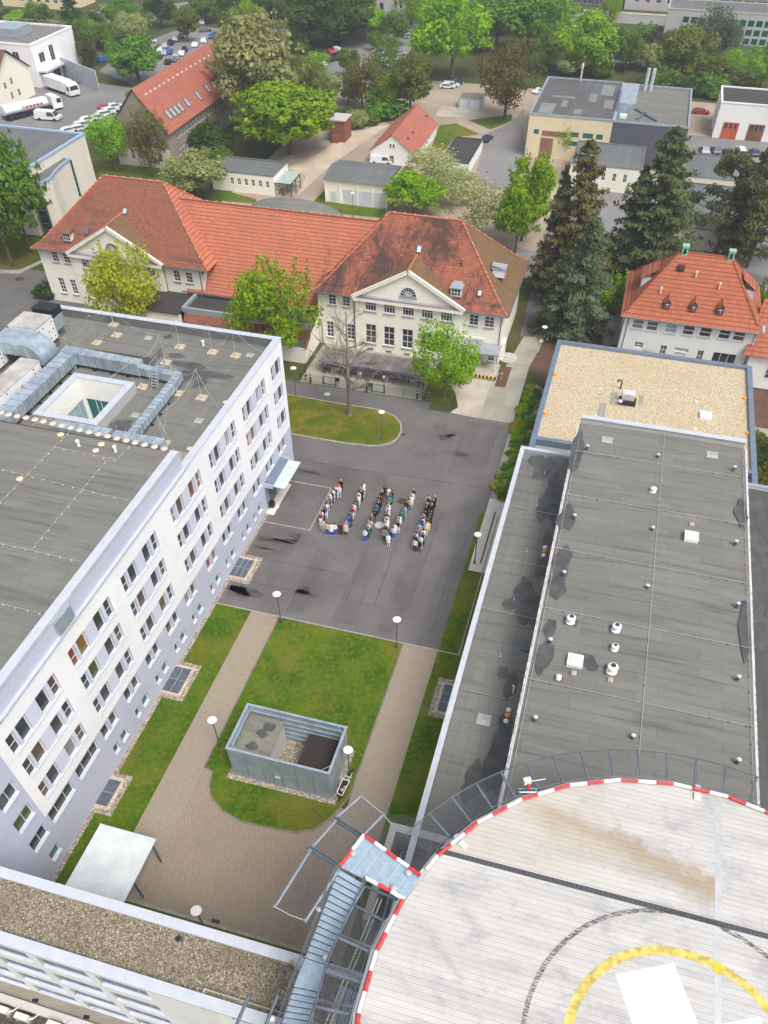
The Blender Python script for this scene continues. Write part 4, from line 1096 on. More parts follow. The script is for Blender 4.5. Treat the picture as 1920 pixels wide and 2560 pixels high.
mb=MB();XR=9.38
mb.poly([(.9,18,MZ-.06),(XR,18,MZ+.12),(XR,72.3,MZ+.12),(.9,72.3,MZ-.06)]);mb.poly([(XR,18,MZ+.12),(17.45,18,MZ-.06),(17.45,72.3,MZ-.06),(XR,72.3,MZ+.12)])
mb.build('main_roof',K['felt'],blk)
mb=MB();mb.box(-4.72,18,SZ-.1,-4.36,72.75,8.0,0);mb.box(-4.36,72.35,SZ-.1,1.0,72.75,8.0,0);mb.box(17.46,72.3,SZ-.1,40,72.75,8.0,0);mb.build('side_parapet',K['sillw'],blk)
mb=MB();mb.box(-4.78,18,8.0,-4.30,72.8,8.05);mb.box(-4.30,72.28,8.0,1.0,72.8,8.05);mb.build('parapet_cap',K['capmetal'],blk)
mb=MB();mb.box(17.46,72.25,8.0,40,72.8,8.06);mb.build('parapet_cap',plain('purplish_cap',(.30,.30,.36),.5,0,.4,.1),blk)
mb=MB();mb.box(1.0,72.32,MZ-.2,17.3,72.62,12.92,0);mb.box(.96,72.66,MZ-.2,17.34,72.72,12.9,0);mb.build('end_parapet',K['concrete'],blk)
mb=MB();mb.box(.94,72.2,12.92,17.4,72.84,12.99);mb.build('end_parapet_cap',K['capmetal'],blk)
mb=MB();mb.box(.78,18,MZ-.16,.9,72.3,MZ-.03,0);mb.box(.66,18,MZ-.18,.78,72.3,MZ-.08,1);mb.box(17.45,18,MZ-.16,17.55,72.3,MZ-.03,0);mb.box(17.55,18,MZ-.2,17.66,72.3,MZ-.09,1)
mb.build('gutter',[K['capmetal'],plain('rusty_gutter',(.62,.54,.46),.7,0,.3,.3,2)],blk)
mb=MB();mb.box(-.1,63.9,SZ,.75,64.25,SZ+.18);mb.box(-.05,43.6,SZ,.75,43.95,SZ+.18);mb.build('overflow_boxes',K['galvdark'],blk)
mb=MB()
k=0
def patch(pix,z,rx,ry,i=2):
 global k
 c=G(B(i,*pix),z);mb=MB();blob((c.x,c.y),rx*.85,ry*.85,26,z+.008+.0006*k,0,40+k,mb);mb.build('damp_patch',K['damp'],blk);k+=1
Bz=SZ
for p,rx,ry in(((430,350),1.4,2.2),((420,410),1.1,1.2),((490,470),1.0,2.6),((470,555),1.5,3.2),((500,630),.9,2.4),((455,770),.7,1.4),((440,900),.9,2.2),((340,1060),1.3,2.4),((250,1110),.8,1.0),((350,1150),1.4,2.4),((220,1490),.55,1.0),((250,1570),.65,1.8),((400,1160),.6,2.2)):patch(p,SZ,rx,ry,3)
for p,rx,ry in(((620,270),.6,4.5),((560,640),.9,2.6),((525,890),.9,2.4),((510,1010),.8,1.6),((465,1240),.5,1.6),((440,1390),.8,2.0),((1510,620),.7,2.0),((1535,1290),.5,4.0),((690,1435),.85,.95),((1185,742),.7,.8)):patch(p,MZ+.05 if p[0]>640 else MZ,rx,ry,3)
for p,rx,ry in(((300,560),.7,4.0),((270,680),.9,2.6),((330,410),.6,1.0),((160,740),.9,2.2)):patch(p,SZ,rx,ry,6)
for p,rx,ry in(((1600,590),1.4,1.8),((1600,720),1.5,3.2),((1610,1000),1.2,6),((1600,1250),1.2,4)):patch(p,SZ,rx,ry,3)
def GX(i,p,z):g=G(B(i,*p),z);return(g.x,g.y)
for a,b in(((250,580),(520,635)),((178,862),(470,920)),((100,1135),(400,1200)),((0,1582),(230,1635))):wireline(blk,GX(3,a,SZ),GX(3,b,SZ),SZ,1.25,'kerbdark')
for ya in((630,285),(570,520),(495,812),(430,1135),(355,1525)):
 y=G(B(3,*ya),MZ)[1];wireline(blk,(.95,y),(17.4,y),MZ+.06,1.3,'kerbdark')
wireline(blk,(1.15,19),(1.15,72),MZ,1.6,'kerbdark');wireline(blk,(9.5,19),(9.5,72.2),MZ+.12,1.6,'kerbdark');wireline(blk,(17.2,19),(17.2,72),MZ,1.6,'kerbdark')
# things on the right hand roofs
def vent(i,p,z,label,s=1.0,green=True):
 c=G(B(i,*p),z);s*=.86
 t=thing('mushroom_vent',label,'roof vent',c,'mushroom shaped roof vents')
 mb=MB();mb.lathe(c,[(.55*s,0),(.5*s,.05),(.2*s,.08),(.2*s,.8*s)],14);mb.build('pipe',K['plastic'],t)
 mb=MB();mb.lathe((c.x,c.y,z+.62*s),[(.22*s,-.03),(.52*s,.0),(.50*s,.1*s),(.26*s,.26*s)],18);mb.build('cowl',K['paintwhite'],t)
 mb=MB();mb.lathe((c.x,c.y,z+.88*s),[(.26*s,0),(.2*s,.1*s),(.05,.13*s)],14);mb.build('cap',K['green']if green else K['paintwhite'],t)
 mb=MB();mb.prism(rect(c.x-.75*s,c.y-.6*s,c.x+.75*s,c.y+.6*s),z+.002,z+.02);mb.build('collar',K['damp'],t)
vent(3,(580,1210),MZ,'white mushroom vent with green cap, upper left of four',0.85)
vent(3,(828,1255),MZ+.05,'white mushroom vent with green cap on a dark square collar, upper right of four',0.85)
vent(3,(820,1360),MZ+.05,'smaller white mushroom vent with green cap between two larger ones',.68)
vent(3,(805,1480),MZ+.05,'largest white mushroom vent with green cap, nearest the helipad net',.95)
vent(3,(1030,500),MZ+.08,'white mushroom vent alone on the ridge far from the helipad',.66,False)
vent(3,(515,1520),MZ+.02,'tiny white mushroom vent beside the square rooflight near the helipad',.5,False)
i=0
for p,wh in(((670,270),'at the far left corner'),((1055,318),'at the ridge, farthest'),((1470,385),'at the right gutter, farthest'),((600,648),'at the left gutter, second row'),((1025,715),'at the ridge, second row'),((1478,790),'at the right gutter, second row'),((543,958),'at the left gutter, third row'),((997,1032),'at the ridge, third row'),((1488,1130),'at the right gutter, third row'),((468,1325),'at the left gutter, fourth row'),((1490,1528),'at the right gutter, fourth row')):
 c=G(B(3,*p),MZ+.04)
 t=thing('breather_pipe','small grey roof breather pipe on the main felt roof '+wh,'roof vent',c,'small breather pipes on the felt roof')
 mb=MB();mb.lathe(c,[(.14,0),(.13,.42)],10);mb.build('pipe',K['galvdark'],t)
 mb=MB();mb.lathe((c.x,c.y,c.z+.42),[(.17,0),(.17,.08),(.04,.1)],10);mb.build('cowl',K['capmetal'],t)
for p,wh in(((480,408),'left of the helipad net'),((972,500),'just above the helipad net'),((1502,622),'near the net at the right gutter')):
 c=G(B(6,*p),MZ+.04);t=thing('breather_pipe','small grey roof breather pipe '+wh,'roof vent',c,'small breather pipes on the felt roof')
 mb=MB();mb.lathe(c,[(.14,0),(.13,.42)],10);mb.build('pipe',K['galvdark'],t)
 mb=MB();mb.lathe((c.x,c.y,c.z+.42),[(.17,0),(.17,.08),(.04,.1)],10);mb.build('cowl',K['capmetal'],t)
def rooflight(c,z,label,s=1.2):
 t=thing('rooflight',label,'rooflight',(c.x,c.y,z),'square white rooflights')
 mb=MB();mb.box(c.x-s/2,c.y-s/2,z,c.x+s/2,c.y+s/2,z+.32);mb.build('upstand',K['plastic'],t)
 mb=MB();a=s*.38
 mb.lathe((c.x,c.y,z+.32),[(a*1.38,0),(a*1.3,.06),(a*.6,.11)],4)
 me=mb.mesh('dome',[flat('opal_dome_'+label[:6],(.62,.66,.68),.2,0,.6)],OFF[t.name]);me.transform(Matrix.Rotation(pi/4,4,'Z'));add('dome',me,t)
rooflight(G(B(3,608,1418),MZ+.3),MZ,'square white rooflight left of the mushroom vents near the helipad');rooflight(G(B(3,1242,742),MZ+.3),MZ+.06,'square white rooflight on the right half of the felt roof')
for p,wh in(((598,1495),'below the left rooflight'),((797,1532),'below the largest mushroom vent'),((1242,682),'above the right rooflight')):
 c=G(B(3,*p),MZ+.05);t=thing('lightning_rod','short lightning rod on a concrete block '+wh,'lightning rod',c,'short lightning rods on the felt roof')
 mb=MB();mb.box(c.x-.2,c.y-.2,c.z,c.x+.2,c.y+.2,c.z+.16);mb.build('block_base',K['block'],t)
 mb=MB();mb.tube((c.x,c.y,c.z+.16),(c.x,c.y,c.z+1.6),.02,4);mb.build('rod',K['wire'],t)
plate(B(3,782,218),MZ+.05,'pale anchor plate at the far end of the felt roof, left',1.1);plate(B(3,1355,300),MZ+.04,'pale anchor plate at the far end of the felt roof, right',1.1);plate(B(6,222,403),SZ,'pale anchor plate on the side roof near the helipad',1.1)
for p,m,lab in((B(3,441,806),'paintwhite','white roof drain dome in the damp strip, upper of the far trio'),(B(3,437,826),'orange','orange roof drain dome of the far trio on the side roof'),(B(3,433,850),'paintwhite','white roof drain dome in the damp strip, lower of the far trio'),(B(6,347,355),'paintwhite','white roof drain dome, upper of the near trio'),(B(6,340,383),'orange','orange roof drain dome of the near trio by the helipad net'),(B(6,333,412),'paintwhite','white roof drain dome, lower of the near trio')):
 c=G(p,SZ);mb=MB();mb.lathe(c,[(.21,0),(.21,.12),(.15,.2),(.04,.23)],12);mb.build('drain_dome',K[m],loc=c,label=lab,cat='roof drain',group='roof drain domes on the side roof')
c=G(B(3,265,1600),SZ);mb=MB();mb.path([c,c+Vector((0,0,.5)),c+Vector((.0,.25,.62)),c+Vector((-.12,.4,.55))],.05,7);mb.build('bent_pipe',K['paintwhite'],loc=c,label='bent white pipe standing in a damp patch on the side roof',cat='pipe')
for p,wh in(((440,400),'far'),((398,575),'second'),((340,825),'third'),((272,1090),'fourth'),((198,1398),'nearest')):
 c=G(B(3,*p),SZ);mb=MB();mb.lathe(c,[(.09,0),(.09,.01),(.02,.02),(.02,.35),(.05,.38)],6);mb.build('anchor_post',K['capmetal'],loc=c,label=f'thin anchor post on the side felt roof, {wh} in the row',cat='anchor post',group='anchor posts on the side roof')
 # -- gravel roofed pavilion
gv=thing('gravel_roofed_pavilion','flat pavilion with tan gravel roof and blue grey metal edge, right','building',(8.4,87,0))
CZ=6.0;cx0,cx1,cy0,cy1=-4.1,21.0,72.85,100.7
mb=MB();mb.poly([(cx0+.1,cy0,0),(cx0+.1,cy1,0),(cx0+.1,cy1,CZ),(cx0+.1,cy0,CZ)]);mb.poly([(cx0,cy1-.1,0),(cx1,cy1-.1,0),(cx1,cy1-.1,CZ),(cx0,cy1-.1,CZ)]);mb.poly([(cx1-.1,cy0,0),(cx1-.1,cy1,0),(cx1-.1,cy1,CZ),(cx1-.1,cy0,CZ)])
mb.poly([(cx0,77.3,3.4),(cx1,77.3,3.4),(cx1,77.3,CZ),(cx0,77.3,CZ)])
mb.build('wall',K['offwhite'],gv)
mb=MB();mb.box(cx0+.5,77.8,CZ-.3,cx1-.5,cy1-.5,CZ-.1);mb.sheet(rect(cx0+.5,cy0,cx1-.5,77.2),3.5);mb.build('roof',K['gravel'],gv)
mb=MB()
for a in(rect(cx0,cy0,cx0+.62,cy1),rect(cx1-.62,cy0,cx1,cy1),rect(cx0+.62,cy1-.62,cx1-.62,cy1),rect(cx0+.62,77.2,cx1-.62,77.8)):mb.prism(a,CZ-.55,CZ+.26)
mb.build('roof_edge',K['bluegrey'],gv)
mb=MB();mb.poly([(cx0+.62,77.19,3.5),(cx1-.62,77.19,3.5),(cx1-.62,77.19,CZ-.55),(cx0+.62,77.19,CZ-.55)]);mb.box(cx0+.62,77.0,4.2,cx1-.62,77.18,4.35);mb.build('light_court_wall',K['sillw'],gv)
t=thing('roof_fan','roof fan with slatted white hood on a black base in the gravel','roof fan',G(A(6,745,1360),CZ-.1))
c=G(A(6,745,1365),CZ-.1)
mb=MB();mb.box(c.x-1.0,c.y-.75,CZ-.1,c.x+1.0,c.y+.75,CZ+.25);mb.build('base',K['black'],t)
mb=MB();mb.box(c.x-.75,c.y-.1,CZ+.25,c.x+.75,c.y+.95,CZ+1.0);mb.build('hood',plain('hood_grey',(.55,.53,.5),.5),t)
mb=MB()
for i in range(9):mb.box(c.x-.72+i*.16,c.y-.12,CZ+1.0,c.x-.66+i*.16,c.y+.95,CZ+1.04)
mb.build('slats',K['paintwhite'],t)
mb=MB();mb.lathe((c.x-.85,c.y-.6,CZ+.25),[(.25,0),(.25,.15),(.1,.2)],12);mb.build('socket',K['plastic'],t)
c=G(A(6,702,1275),CZ-.1);mb=MB();mb.path([c,c+Vector((0,0,.9)),c+Vector((-.2,0,1.15)),c+Vector((-.45,0,1.1)),c+Vector((-.5,0,.85))],.09,8);mb.build('gooseneck_pipe',K['black'],loc=c,label='black gooseneck pipe in the tan gravel roof',cat='pipe')
mb=MB()
for q in(rect(5.3,81.3,6.4,85.4),):pass
def slabs(p0,p1,nx,ny):
 a,b=G(A(6,*p0),CZ-.09),G(A(6,*p1),CZ-.09)
 for i in range(nx):
  for j in range(ny):mb.box(a.x+(b.x-a.x)*(i+.04)/nx,a.y+(b.y-a.y)*(j+.04)/ny,CZ-.1,a.x+(b.x-a.x)*(i+.96)/nx,a.y+(b.y-a.y)*(j+.96)/ny,CZ-.07)
slabs((565,1365),(600,1460),2,8);slabs((645,1295),(672,1380),2,6);slabs((825,1315),(848,1385),2,5);slabs((672,1300),(720,1312),4,1);slabs((660,1378),(745,1395),6,1)
mb.build('paving_slabs',K['kerb'],loc=(5,85,CZ-.1),label='grey paving slabs laid round the roof fan in the gravel',cat='paving')
rooflight(G(A(6,1257,1440),CZ+.2),CZ-.1,'square white rooflight on the tan gravel roof',1.35)
for p,wh in(((283,1182),'far left'),((219,1433),'near left'),((1510,1336),'far right'),((1531,1562),'near right')):
 c=G(A(6,*p),CZ);mb=MB();mb.lathe((c.x,c.y,CZ-.1),[(.28,0),(.28,.12),(.2,.2),(.05,.22)],12);mb.build('drain_dome',K['orange'],loc=(c.x,c.y,CZ-.1),label=f'orange drain dome in the tan gravel, {wh} of four',cat='roof drain',group='orange drain domes on the gravel roof')
for p,wh in(((570,1270),'left of the gooseneck pipe'),((1196,1354),'above the rooflight'),((1190,1533),'below the rooflight'),((543,1442),'beside the slab path')):
 c=G(A(6,*p),CZ);mb=MB();mb.lathe((c.x,c.y,CZ-.1),[(.17,0),(.17,.08),(.05,.11)],10);mb.build('vent_cap',K['paintwhite'],loc=(c.x,c.y,CZ-.1),label='small white vent cap in the tan gravel '+wh,cat='roof vent',group='white vent caps on the gravel roof')
 # low plants in the bed beside the pavilion
 # -- rooftop helipad
HX,HY,HZ,HR=11.33,10.36,20.0,15.16
pad=thing('helipad','raised round helipad of ribbed aluminium planks with painted circle and cross','helipad',(HX,HY,HZ))
def ring(r,a):return(HX+r*cos(radians(a)),HY+r*sin(radians(a)))
NS=32;A0=5.4
cor=[A0+11.25*i for i in range(NS)]
mb=MB();mb.prism([ring(HR-.12,a)for a in cor],HZ-.35,HZ);mb.build('deck',K['deck'],pad)
mb=MB()
for i in range(NS):
 a,b=cor[i],cor[(i+1)%NS]
 p,q,r,s=ring(HR-.12,a),ring(HR-.12,b),ring(HR+.25,b),ring(HR+.25,a)
 mb.prism([p,q,r,s],HZ-.5,HZ-.04)
mb.build('edge_gutter',K['concrete'],pad)
yg=HY+7.55
mb=MB();mb.sheet(rect(-2.2,yg-.14,HX+11.3,yg+.16),HZ+.004,0);mb.build('cross_gutter',m_brick('dark_gutter_grating',(.15,.17,.19),(.11,.125,.145),(.05,.05,.055),.25,.08,.03,0,.5,0,.2),pad)
mb=MB();mb.sheet(rect(12.25,HY-13.5,12.55,yg-.2),HZ+.004);mb.sheet(rect(12.25,yg+.22,12.55,HY+14.6),HZ+.004);mb.build('seam_cover',m_metal('dull_seam_cover',(.50,.52,.52),.5,.3,.1),pad)
PX,PY=10.96,10.69
def annulus(r0,r1,a0,a1,z,n=60):
 mb=MB()
 for i in range(n):
  a,b=radians(a0+(a1-a0)*i/n),radians(a0+(a1-a0)*(i+1)/n)
  mb.poly([(PX+r0*cos(a),PY+r0*sin(a),z),(PX+r1*cos(a),PY+r1*sin(a),z),(PX+r1*cos(b),PY+r1*sin(b),z),(PX+r0*cos(b),PY+r0*sin(b),z)])
 return mb
annulus(5.02,5.46,0,360,HZ+.008,90).build('yellow_circle',K['yelband'],pad)
annulus(7.12,7.36,0,360,HZ+.006,90).build('worn_black_circle',K['wornblack'],pad)
mb=MB();mb.sheet(rect(12.25,PY+5.02-.35,12.55,PY+5.40-.18),HZ+.010);mb.build('yellow_circle_on_seam',K['yellowp'],pad)
mb=MB();ux,uy=Vector((2.68,1.30)).normalized(),Vector((1.06,-2.25)).normalized()
P0=Vector((7.64,14.02))
def cr(a,b):v=P0+ux*a+uy*b;return(v.x,v.y)
mb.sheet([cr(0,0),cr(2.98,0),cr(2.98,8.9),cr(0,8.9)],HZ+.009)
mb.sheet([cr(2.98,2.98),cr(5.96,2.98),cr(5.96,5.96),cr(2.98,5.96)],HZ+.009);mb.sheet([cr(-2.98,2.98),cr(0,2.98),cr(0,5.96),cr(-2.98,5.96)],HZ+.009)
mb.build('white_cross',K['whitepaint'],pad)
# red and white kerb bars, three to a side, a gap where the stair bridge joins
def bar(a0,a1,m,name='edge_bar'):
 p,q=ring(HR,a0),ring(HR,a1)
 mb=MB();mb.tube((p[0],p[1],HZ+.13),(q[0],q[1],HZ+.13),.105,8)
 return mb.build(name,K[m],pad)
k=0
for i in range(NS):
 a,b=cor[i],cor[(i+1)%NS]
 pa,pb=Vector(ring(HR,a)),Vector(ring(HR,b))
 for j in range(3):
  p,q=pa+(pb-pa)*(j/3),pa+(pb-pa)*((j+1)/3)
  am=degrees(atan2((p+q).y/2-HY,(p+q).x/2-HX))%360
  if 156.5<am<163.0:k+=1;continue
  m='redband' if k%2==0 else 'whiteband';k+=1
  mb=MB();mb.tube((p.x,p.y,HZ+.13),(q.x,q.y,HZ+.13),.105,8);mb.build('edge_bar',K[m],pad)
  # perimeter lights
for a in(146.0,90.4,40,-10,200):
 p,q=ring(HR-.42,a),ring(HR+.05,a);c=ring(HR-.5,a)
 mb=MB();mb.obox(c,.42,.3,HZ+.0,HZ+.16,radians(a),0);mb.obox(q,.2,.3,HZ+.2,HZ+.28,radians(a),1);mb.build('floodlight',[K['cream'],K['galv']],pad)
 # safety net: posts leaning outwards, rim and mesh
net=thing('safety_net','chain link safety net on leaning steel posts round the helipad edge','safety net',(HX,HY,HZ))
posts=[90.5+5.59*i for i in range(-20,46)]
ir,orr,iz,oz=HR+.32,HR+2.08,HZ-.25,HZ-.02
mp=MB();mr=MB();mm=MB()
for i,a in enumerate(posts):
 if 150<a%360<170:continue
 mb=MB();p,q=ring(ir,a),ring(orr+.02,a)
 mb.bar((*p,iz),(*q,oz),.13,.09);mb.build('post',K['galvdark'],net)
for a,b in zip(posts[:-1],posts[1:]):
 if 148<a%360<166:continue
 p,q,r,s=ring(ir+.1,a),ring(ir+.1,b),ring(orr,b),ring(orr,a)
 mr.tube((*r,oz+.05),(*s,oz+.05),.035,5);mr.tube((*p,iz+.05),(*q,iz+.05),.03,5)
 u0,u1=a*.29,b*.29
 mm.poly([(*p,iz+.04),(*q,iz+.04),(*r,oz+.04),(*s,oz+.04)],0,[(u0,0),(u1,0),(u1,1.7),(u0,1.7)])
mr.build('rim_tube',K['galvdark'],net);mm.build('chain_link_mesh',K['netmat'],net)
# wind sensor / camera on the rim
t=thing('wind_sensor','white sensor box with red handle on the helipad rim tube','sensor',(*ring(HR+.5,125.6),HZ))
c=Vector((*ring(HR+.75,126.5),HZ));d=Vector((cos(radians(25)),sin(radians(25)),0))
mb=MB();mb.obox(c,.42,.3,HZ+.3,HZ+.65,.5);mb.build('box',K['cream2'],t)
mb=MB();mb.tube(c+Vector((0,0,.4))+d*.2,c+Vector((0,0,.4))+d*1.1,.04,6);mb.path([c+Vector((-.4,-.4,.1)),c+Vector((.6,-.1,.1)),c+Vector((.6,-.35,.1)),c+Vector((-.3,-.6,.1))],.03,5);mb.build('bracket',K['galv'],t)
mb=MB();mb.obox(c+Vector((.15,-.25,0)),.1,.3,HZ+.15,HZ+.4,.2);mb.build('handle',K['red'],t)
# ---- bridge platform and escape stair
st=thing('escape_stair','blue grey steel bridge and escape stair leading down from the helipad','stair',(-5,15,HZ))
TL,TLw,BL,BR_=Vector((-6.11,17.65)),Vector((-6.82,15.62)),Vector((-3.02,14.8)),Vector((-2.62,16.25))
mb=MB();mb.prism([tuple(TL),tuple(TLw),tuple(BL),tuple(BR_)],HZ-.12,HZ-.02);mb.build('platform',K['step'],st)
mb=MB()
for i in range(1,6):
 f=i/6;a=TL+(BR_-TL)*f;b=TLw+(BL-TLw)*f
 mb.poly([(a.x-.015,a.y,HZ-.012),(b.x-.015,b.y,HZ-.012),(b.x+.015,b.y,HZ-.012),(a.x+.015,a.y,HZ-.012)])
mb.build('plank_joints',K['capmetal'],st)
def bars(p,q,n,first):
 p,q=Vector((*p,HZ+.14)),Vector((*q,HZ+.14))
 for i in range(n):
  mb=MB();mb.tube(p+(q-p)*(i/n),p+(q-p)*((i+1)/n),.11,8)
  mb.build('edge_bar',K['redband' if(i+first)%2==0 else 'whiteband'],st)
bars(TL,BR_,5,0);bars(TL,TLw,2,1);bars(Vector((-5.36,15.36)),Vector((-3.09,14.8)),3,1)
for p in((-6.35,16.45),(-3.25,16.2),(-3.75,15.2)):
 mb=MB();mb.lathe((p[0],p[1],HZ),[(.12,-.02),(.16,.1),(.16,.2),(.05,.24)],12);mb.build('deck_light',K['concrete'],st)
 # flights
SL0,SR0=Vector((-6.85,15.5)),Vector((-5.32,15.08));SL1,SR1=Vector((-7.5,11.38)),Vector((-6.28,11.33))
n=14;tr=MB();rs=MB()
for i in range(n):
 f0,f1=i/n,(i+1)/n;z=HZ-.12-2.5*f1+.17
 a,b=SL0+(SL1-SL0)*f0,SR0+(SR1-SR0)*f0;c,d=SR0+(SR1-SR0)*(f1-.004),SL0+(SL1-SL0)*(f1-.004)
 tr.prism([tuple(a),tuple(b),tuple(c),tuple(d)],z-.05,z,0)
 rs.poly([(d.x,d.y,z-.18),(c.x,c.y,z-.18),(c.x,c.y,z-.045),(d.x,d.y,z-.045)])
L0,L1,L2,L3=Vector((-7.5,11.36)),Vector((-6.28,11.30)),Vector((-6.2,10.0)),Vector((-7.58,9.9))
tr.prism([tuple(L0),tuple(L1),tuple(L2),tuple(L3)],17.38,17.46,0)
E0,E1=Vector((-7.58,9.88)),Vector((-6.2,9.98));F0,F1=Vector((-8.05,6.2)),Vector((-6.55,6.6))
for i in range(14):
 f0,f1=i/14,(i+1)/14;z=17.46-.18*(i+1)
 a,b=E0+(F0-E0)*f0,E1+(F1-E1)*f0;c,d=E1+(F1-E1)*(f1-.004),E0+(F0-E0)*(f1-.004)
 tr.prism([tuple(a),tuple(b),tuple(c),tuple(d)],z-.05,z,0)
 rs.poly([(d.x,d.y,z-.18),(c.x,c.y,z-.18),(c.x,c.y,z-.045),(d.x,d.y,z-.045)])
tr.build('treads',K['step'],st);rs.build('risers',K['galvdark'],st)
mb=MB()
def v3(v,z):return(v.x,v.y,z)
mb.bar(v3(SL0,HZ-.1),v3(SL1,17.4),.05,.3);mb.bar(v3(SR0,HZ-.1),v3(SR1,17.4),.05,.3);mb.bar(v3(L0,17.35),v3(L3,17.35),.05,.25);mb.bar(v3(L1,17.35),v3(L2,17.35),.05,.25);mb.bar(v3(E0,17.4),v3(F0,14.9),.05,.3);mb.bar(v3(E1,17.4),v3(F1,14.9),.05,.3)
mb.build('stringers',K['galvdark'],st)
for side in(0,1):
 mb=MB();o=Vector((-.06,0))if side==0 else Vector((.06,0))
 A_,B_,C_,D_=((SL0,SL1,L3,F0)if side==0 else(SR0,SR1,L2,F1))
 seq=[(A_+o,HZ-.1),(B_+o,17.45),(C_+o,17.45),(D_+o,14.95)]
 for h in(1.05,.55):mb.path([(p.x,p.y,z+h)for p,z in seq],.028,6)
 for(p,z),(q,y)in zip(seq[:-1],seq[1:]):
  k_=max(1,int((q-p).length/1.3))
  for i in range(k_+1):
   c=p+(q-p)*(i/k_);zz=z+(y-z)*i/k_;mb.tube((c.x,c.y,zz-.1),(c.x,c.y,zz+1.05),.025,5)
 mb.build('handrail',K['galvdark'],st)
for p in(SL0+(SL1-SL0)*.5,SR0+(SR1-SR0)*.95,E0+(F0-E0)*.5):
 mb=MB();mb.lathe((p.x-.15,p.y,17.9 if p.y<12 else 19.0),[(.05,0),(.13,.05),(.13,.2),(.03,.25)],10);mb.build('stair_light',K['cream2'],st)
 # support towers below: columns under platform and stair
mb=MB()
for p,z in(((-6.5,17.2),HZ),((-3.2,15.7),HZ),((-7.3,11.2),17.4),((-6.4,10.1),17.4)):mb.tube((*p,12.1 if p[1]<12.8 else 0),(*p,z-.12),.09,8)
mb.build('columns',K['galvdark'],st)
# outrigger frames with nets left of the platform
ne=thing('platform_net','tube frame with chain link net sticking out beside the helipad stair bridge','safety net',(-8,16,HZ))
def z_(p,z=HZ-.1):return(p[0],p[1],z)
mb=MB()
for a,b in(((-8.06,18.25),(-6.13,17.62)),((-8.8,16.24),(-6.86,15.66))):
 a,b=Vector(a),Vector(b);d=(b-a).normalized();nn=Vector((-d.y,d.x))
 for s in(-.09,.09):mb.bar(z_(a+nn*s),z_(b+nn*s),.045,.16,0)
 mb.bar(z_(a-d*.05+nn*.0,HZ-.16),z_(b,HZ-.16),.16,.02,0)
mb.build('beams',K['galvdark'],ne)
mb=MB()
tubes=[((-6.99,20.0),(-7.86,18.42)),((-5.46,19.23),(-6.17,17.75)),((-7.9,18.1),(-8.58,16.4)),((-8.67,16.05),(-9.38,12.69)),((-6.86,15.45),(-7.63,12.44)),((-6.25,17.55),(-6.9,15.7))]
for a,b in tubes:
 mb.tube(z_(a),z_(b),.085,8)
 for c in(a,b):mb.lathe((c[0],c[1],HZ-.19),[(.1,0),(.1,.18)],8)
mb.build('tubes',m_metal('grey_tube',(.22,.26,.30),.5,.3,.1),ne)
mb=MB()
def netq(pts):
 a=Vector(pts[0])
 mb.poly([z_(p,HZ-.12)for p in pts],0,[tuple(Vector((p[0],p[1]))-Vector((-8,16)))for p in pts])
netq([(-6.99,20.0),(-7.86,18.42),(-6.17,17.75),(-5.46,19.23)]);netq([(-7.9,18.1),(-8.58,16.4),(-6.9,15.8),(-6.2,17.55)]);netq([(-8.67,16.05),(-9.38,12.69),(-7.63,12.44),(-6.86,15.45)])
netq([(-5.46,19.23),(-6.1,17.7),(-2.7,16.4),(-2.2,19.0),(-4.2,19.6)])
mb.build('chain_link_mesh',K['netmat'],ne)
mb=MB();mb.path([z_(p)for p in((-6.99,20.0),(-5.46,19.23),(-4.9,18.8))],.02,4);mb.path([z_(p)for p in((-9.38,12.69),(-8.5,12.5),(-7.63,12.44))],.02,4);mb.build('edge_wires',K['wire'],ne)
# net between stair and helipad
n2=thing('stair_net','chain link net on dark steel arms between the stair and the helipad rim','safety net',(-5,12,HZ))
arms=[((-5.3,15.1),(-3.05,14.75)),((-5.55,13.98),(-3.77,13.53)),((-5.85,12.33),(-4.04,12.09)),((-5.97,10.73),(-4.04,10.64)),((-5.88,9.08),(-4.07,9.22)),((-5.9,7.4),(-4.0,7.8)),((-5.7,5.7),(-3.7,6.2))]
mb=MB()
for a,b in arms:mb.bar(z_(a,HZ-.4),z_(b,HZ-.2),.13,.09)
mb.build('arms',K['galvdark'],n2)
mm=MB();mr=MB()
for(a,b),(c,d)in zip(arms[:-1],arms[1:]):
 mm.poly([z_(a,HZ-.35),z_(c,HZ-.35),z_(d,HZ-.16),z_(b,HZ-.16)],0,[(p[0],p[1])for p in(a,c,d,b)])
 mr.tube(z_(a,HZ-.33),z_(c,HZ-.33),.03,5);mr.tube(z_(b,HZ-.14),z_(d,HZ-.14),.035,5)
mm.build('chain_link_mesh',K['netmat'],n2);mr.build('rim_tube',K['galv'],n2)
mb=MB();mb.tube((-4.55,15.0,HZ-1.2),(-5.6,5.5,HZ-1.2),.03,5);mb.tube((-4.35,15.0,HZ-1.2),(-5.35,5.5,HZ-1.2),.03,5);mb.build('cable_rods',K['brass'],n2)
for p,wh in(((-8.5,8.9),'left'),((-7.6,8.2),'right')):
 q=G((600+(60 if wh=='left' else 245)*KZ,1920+1470*KZ),19.6)
 mb=MB();mb.tube((q.x,q.y,19.6),(q.x-.12,q.y-2.4,19.6),.085,8);mb.build('net_tube',K['galvdark'],loc=(q.x,q.y-1,19.6),label=f'grey steel net tube reaching over the gravel roof at the bottom edge, {wh} of two',cat='tube',group='net tubes at the bottom edge')
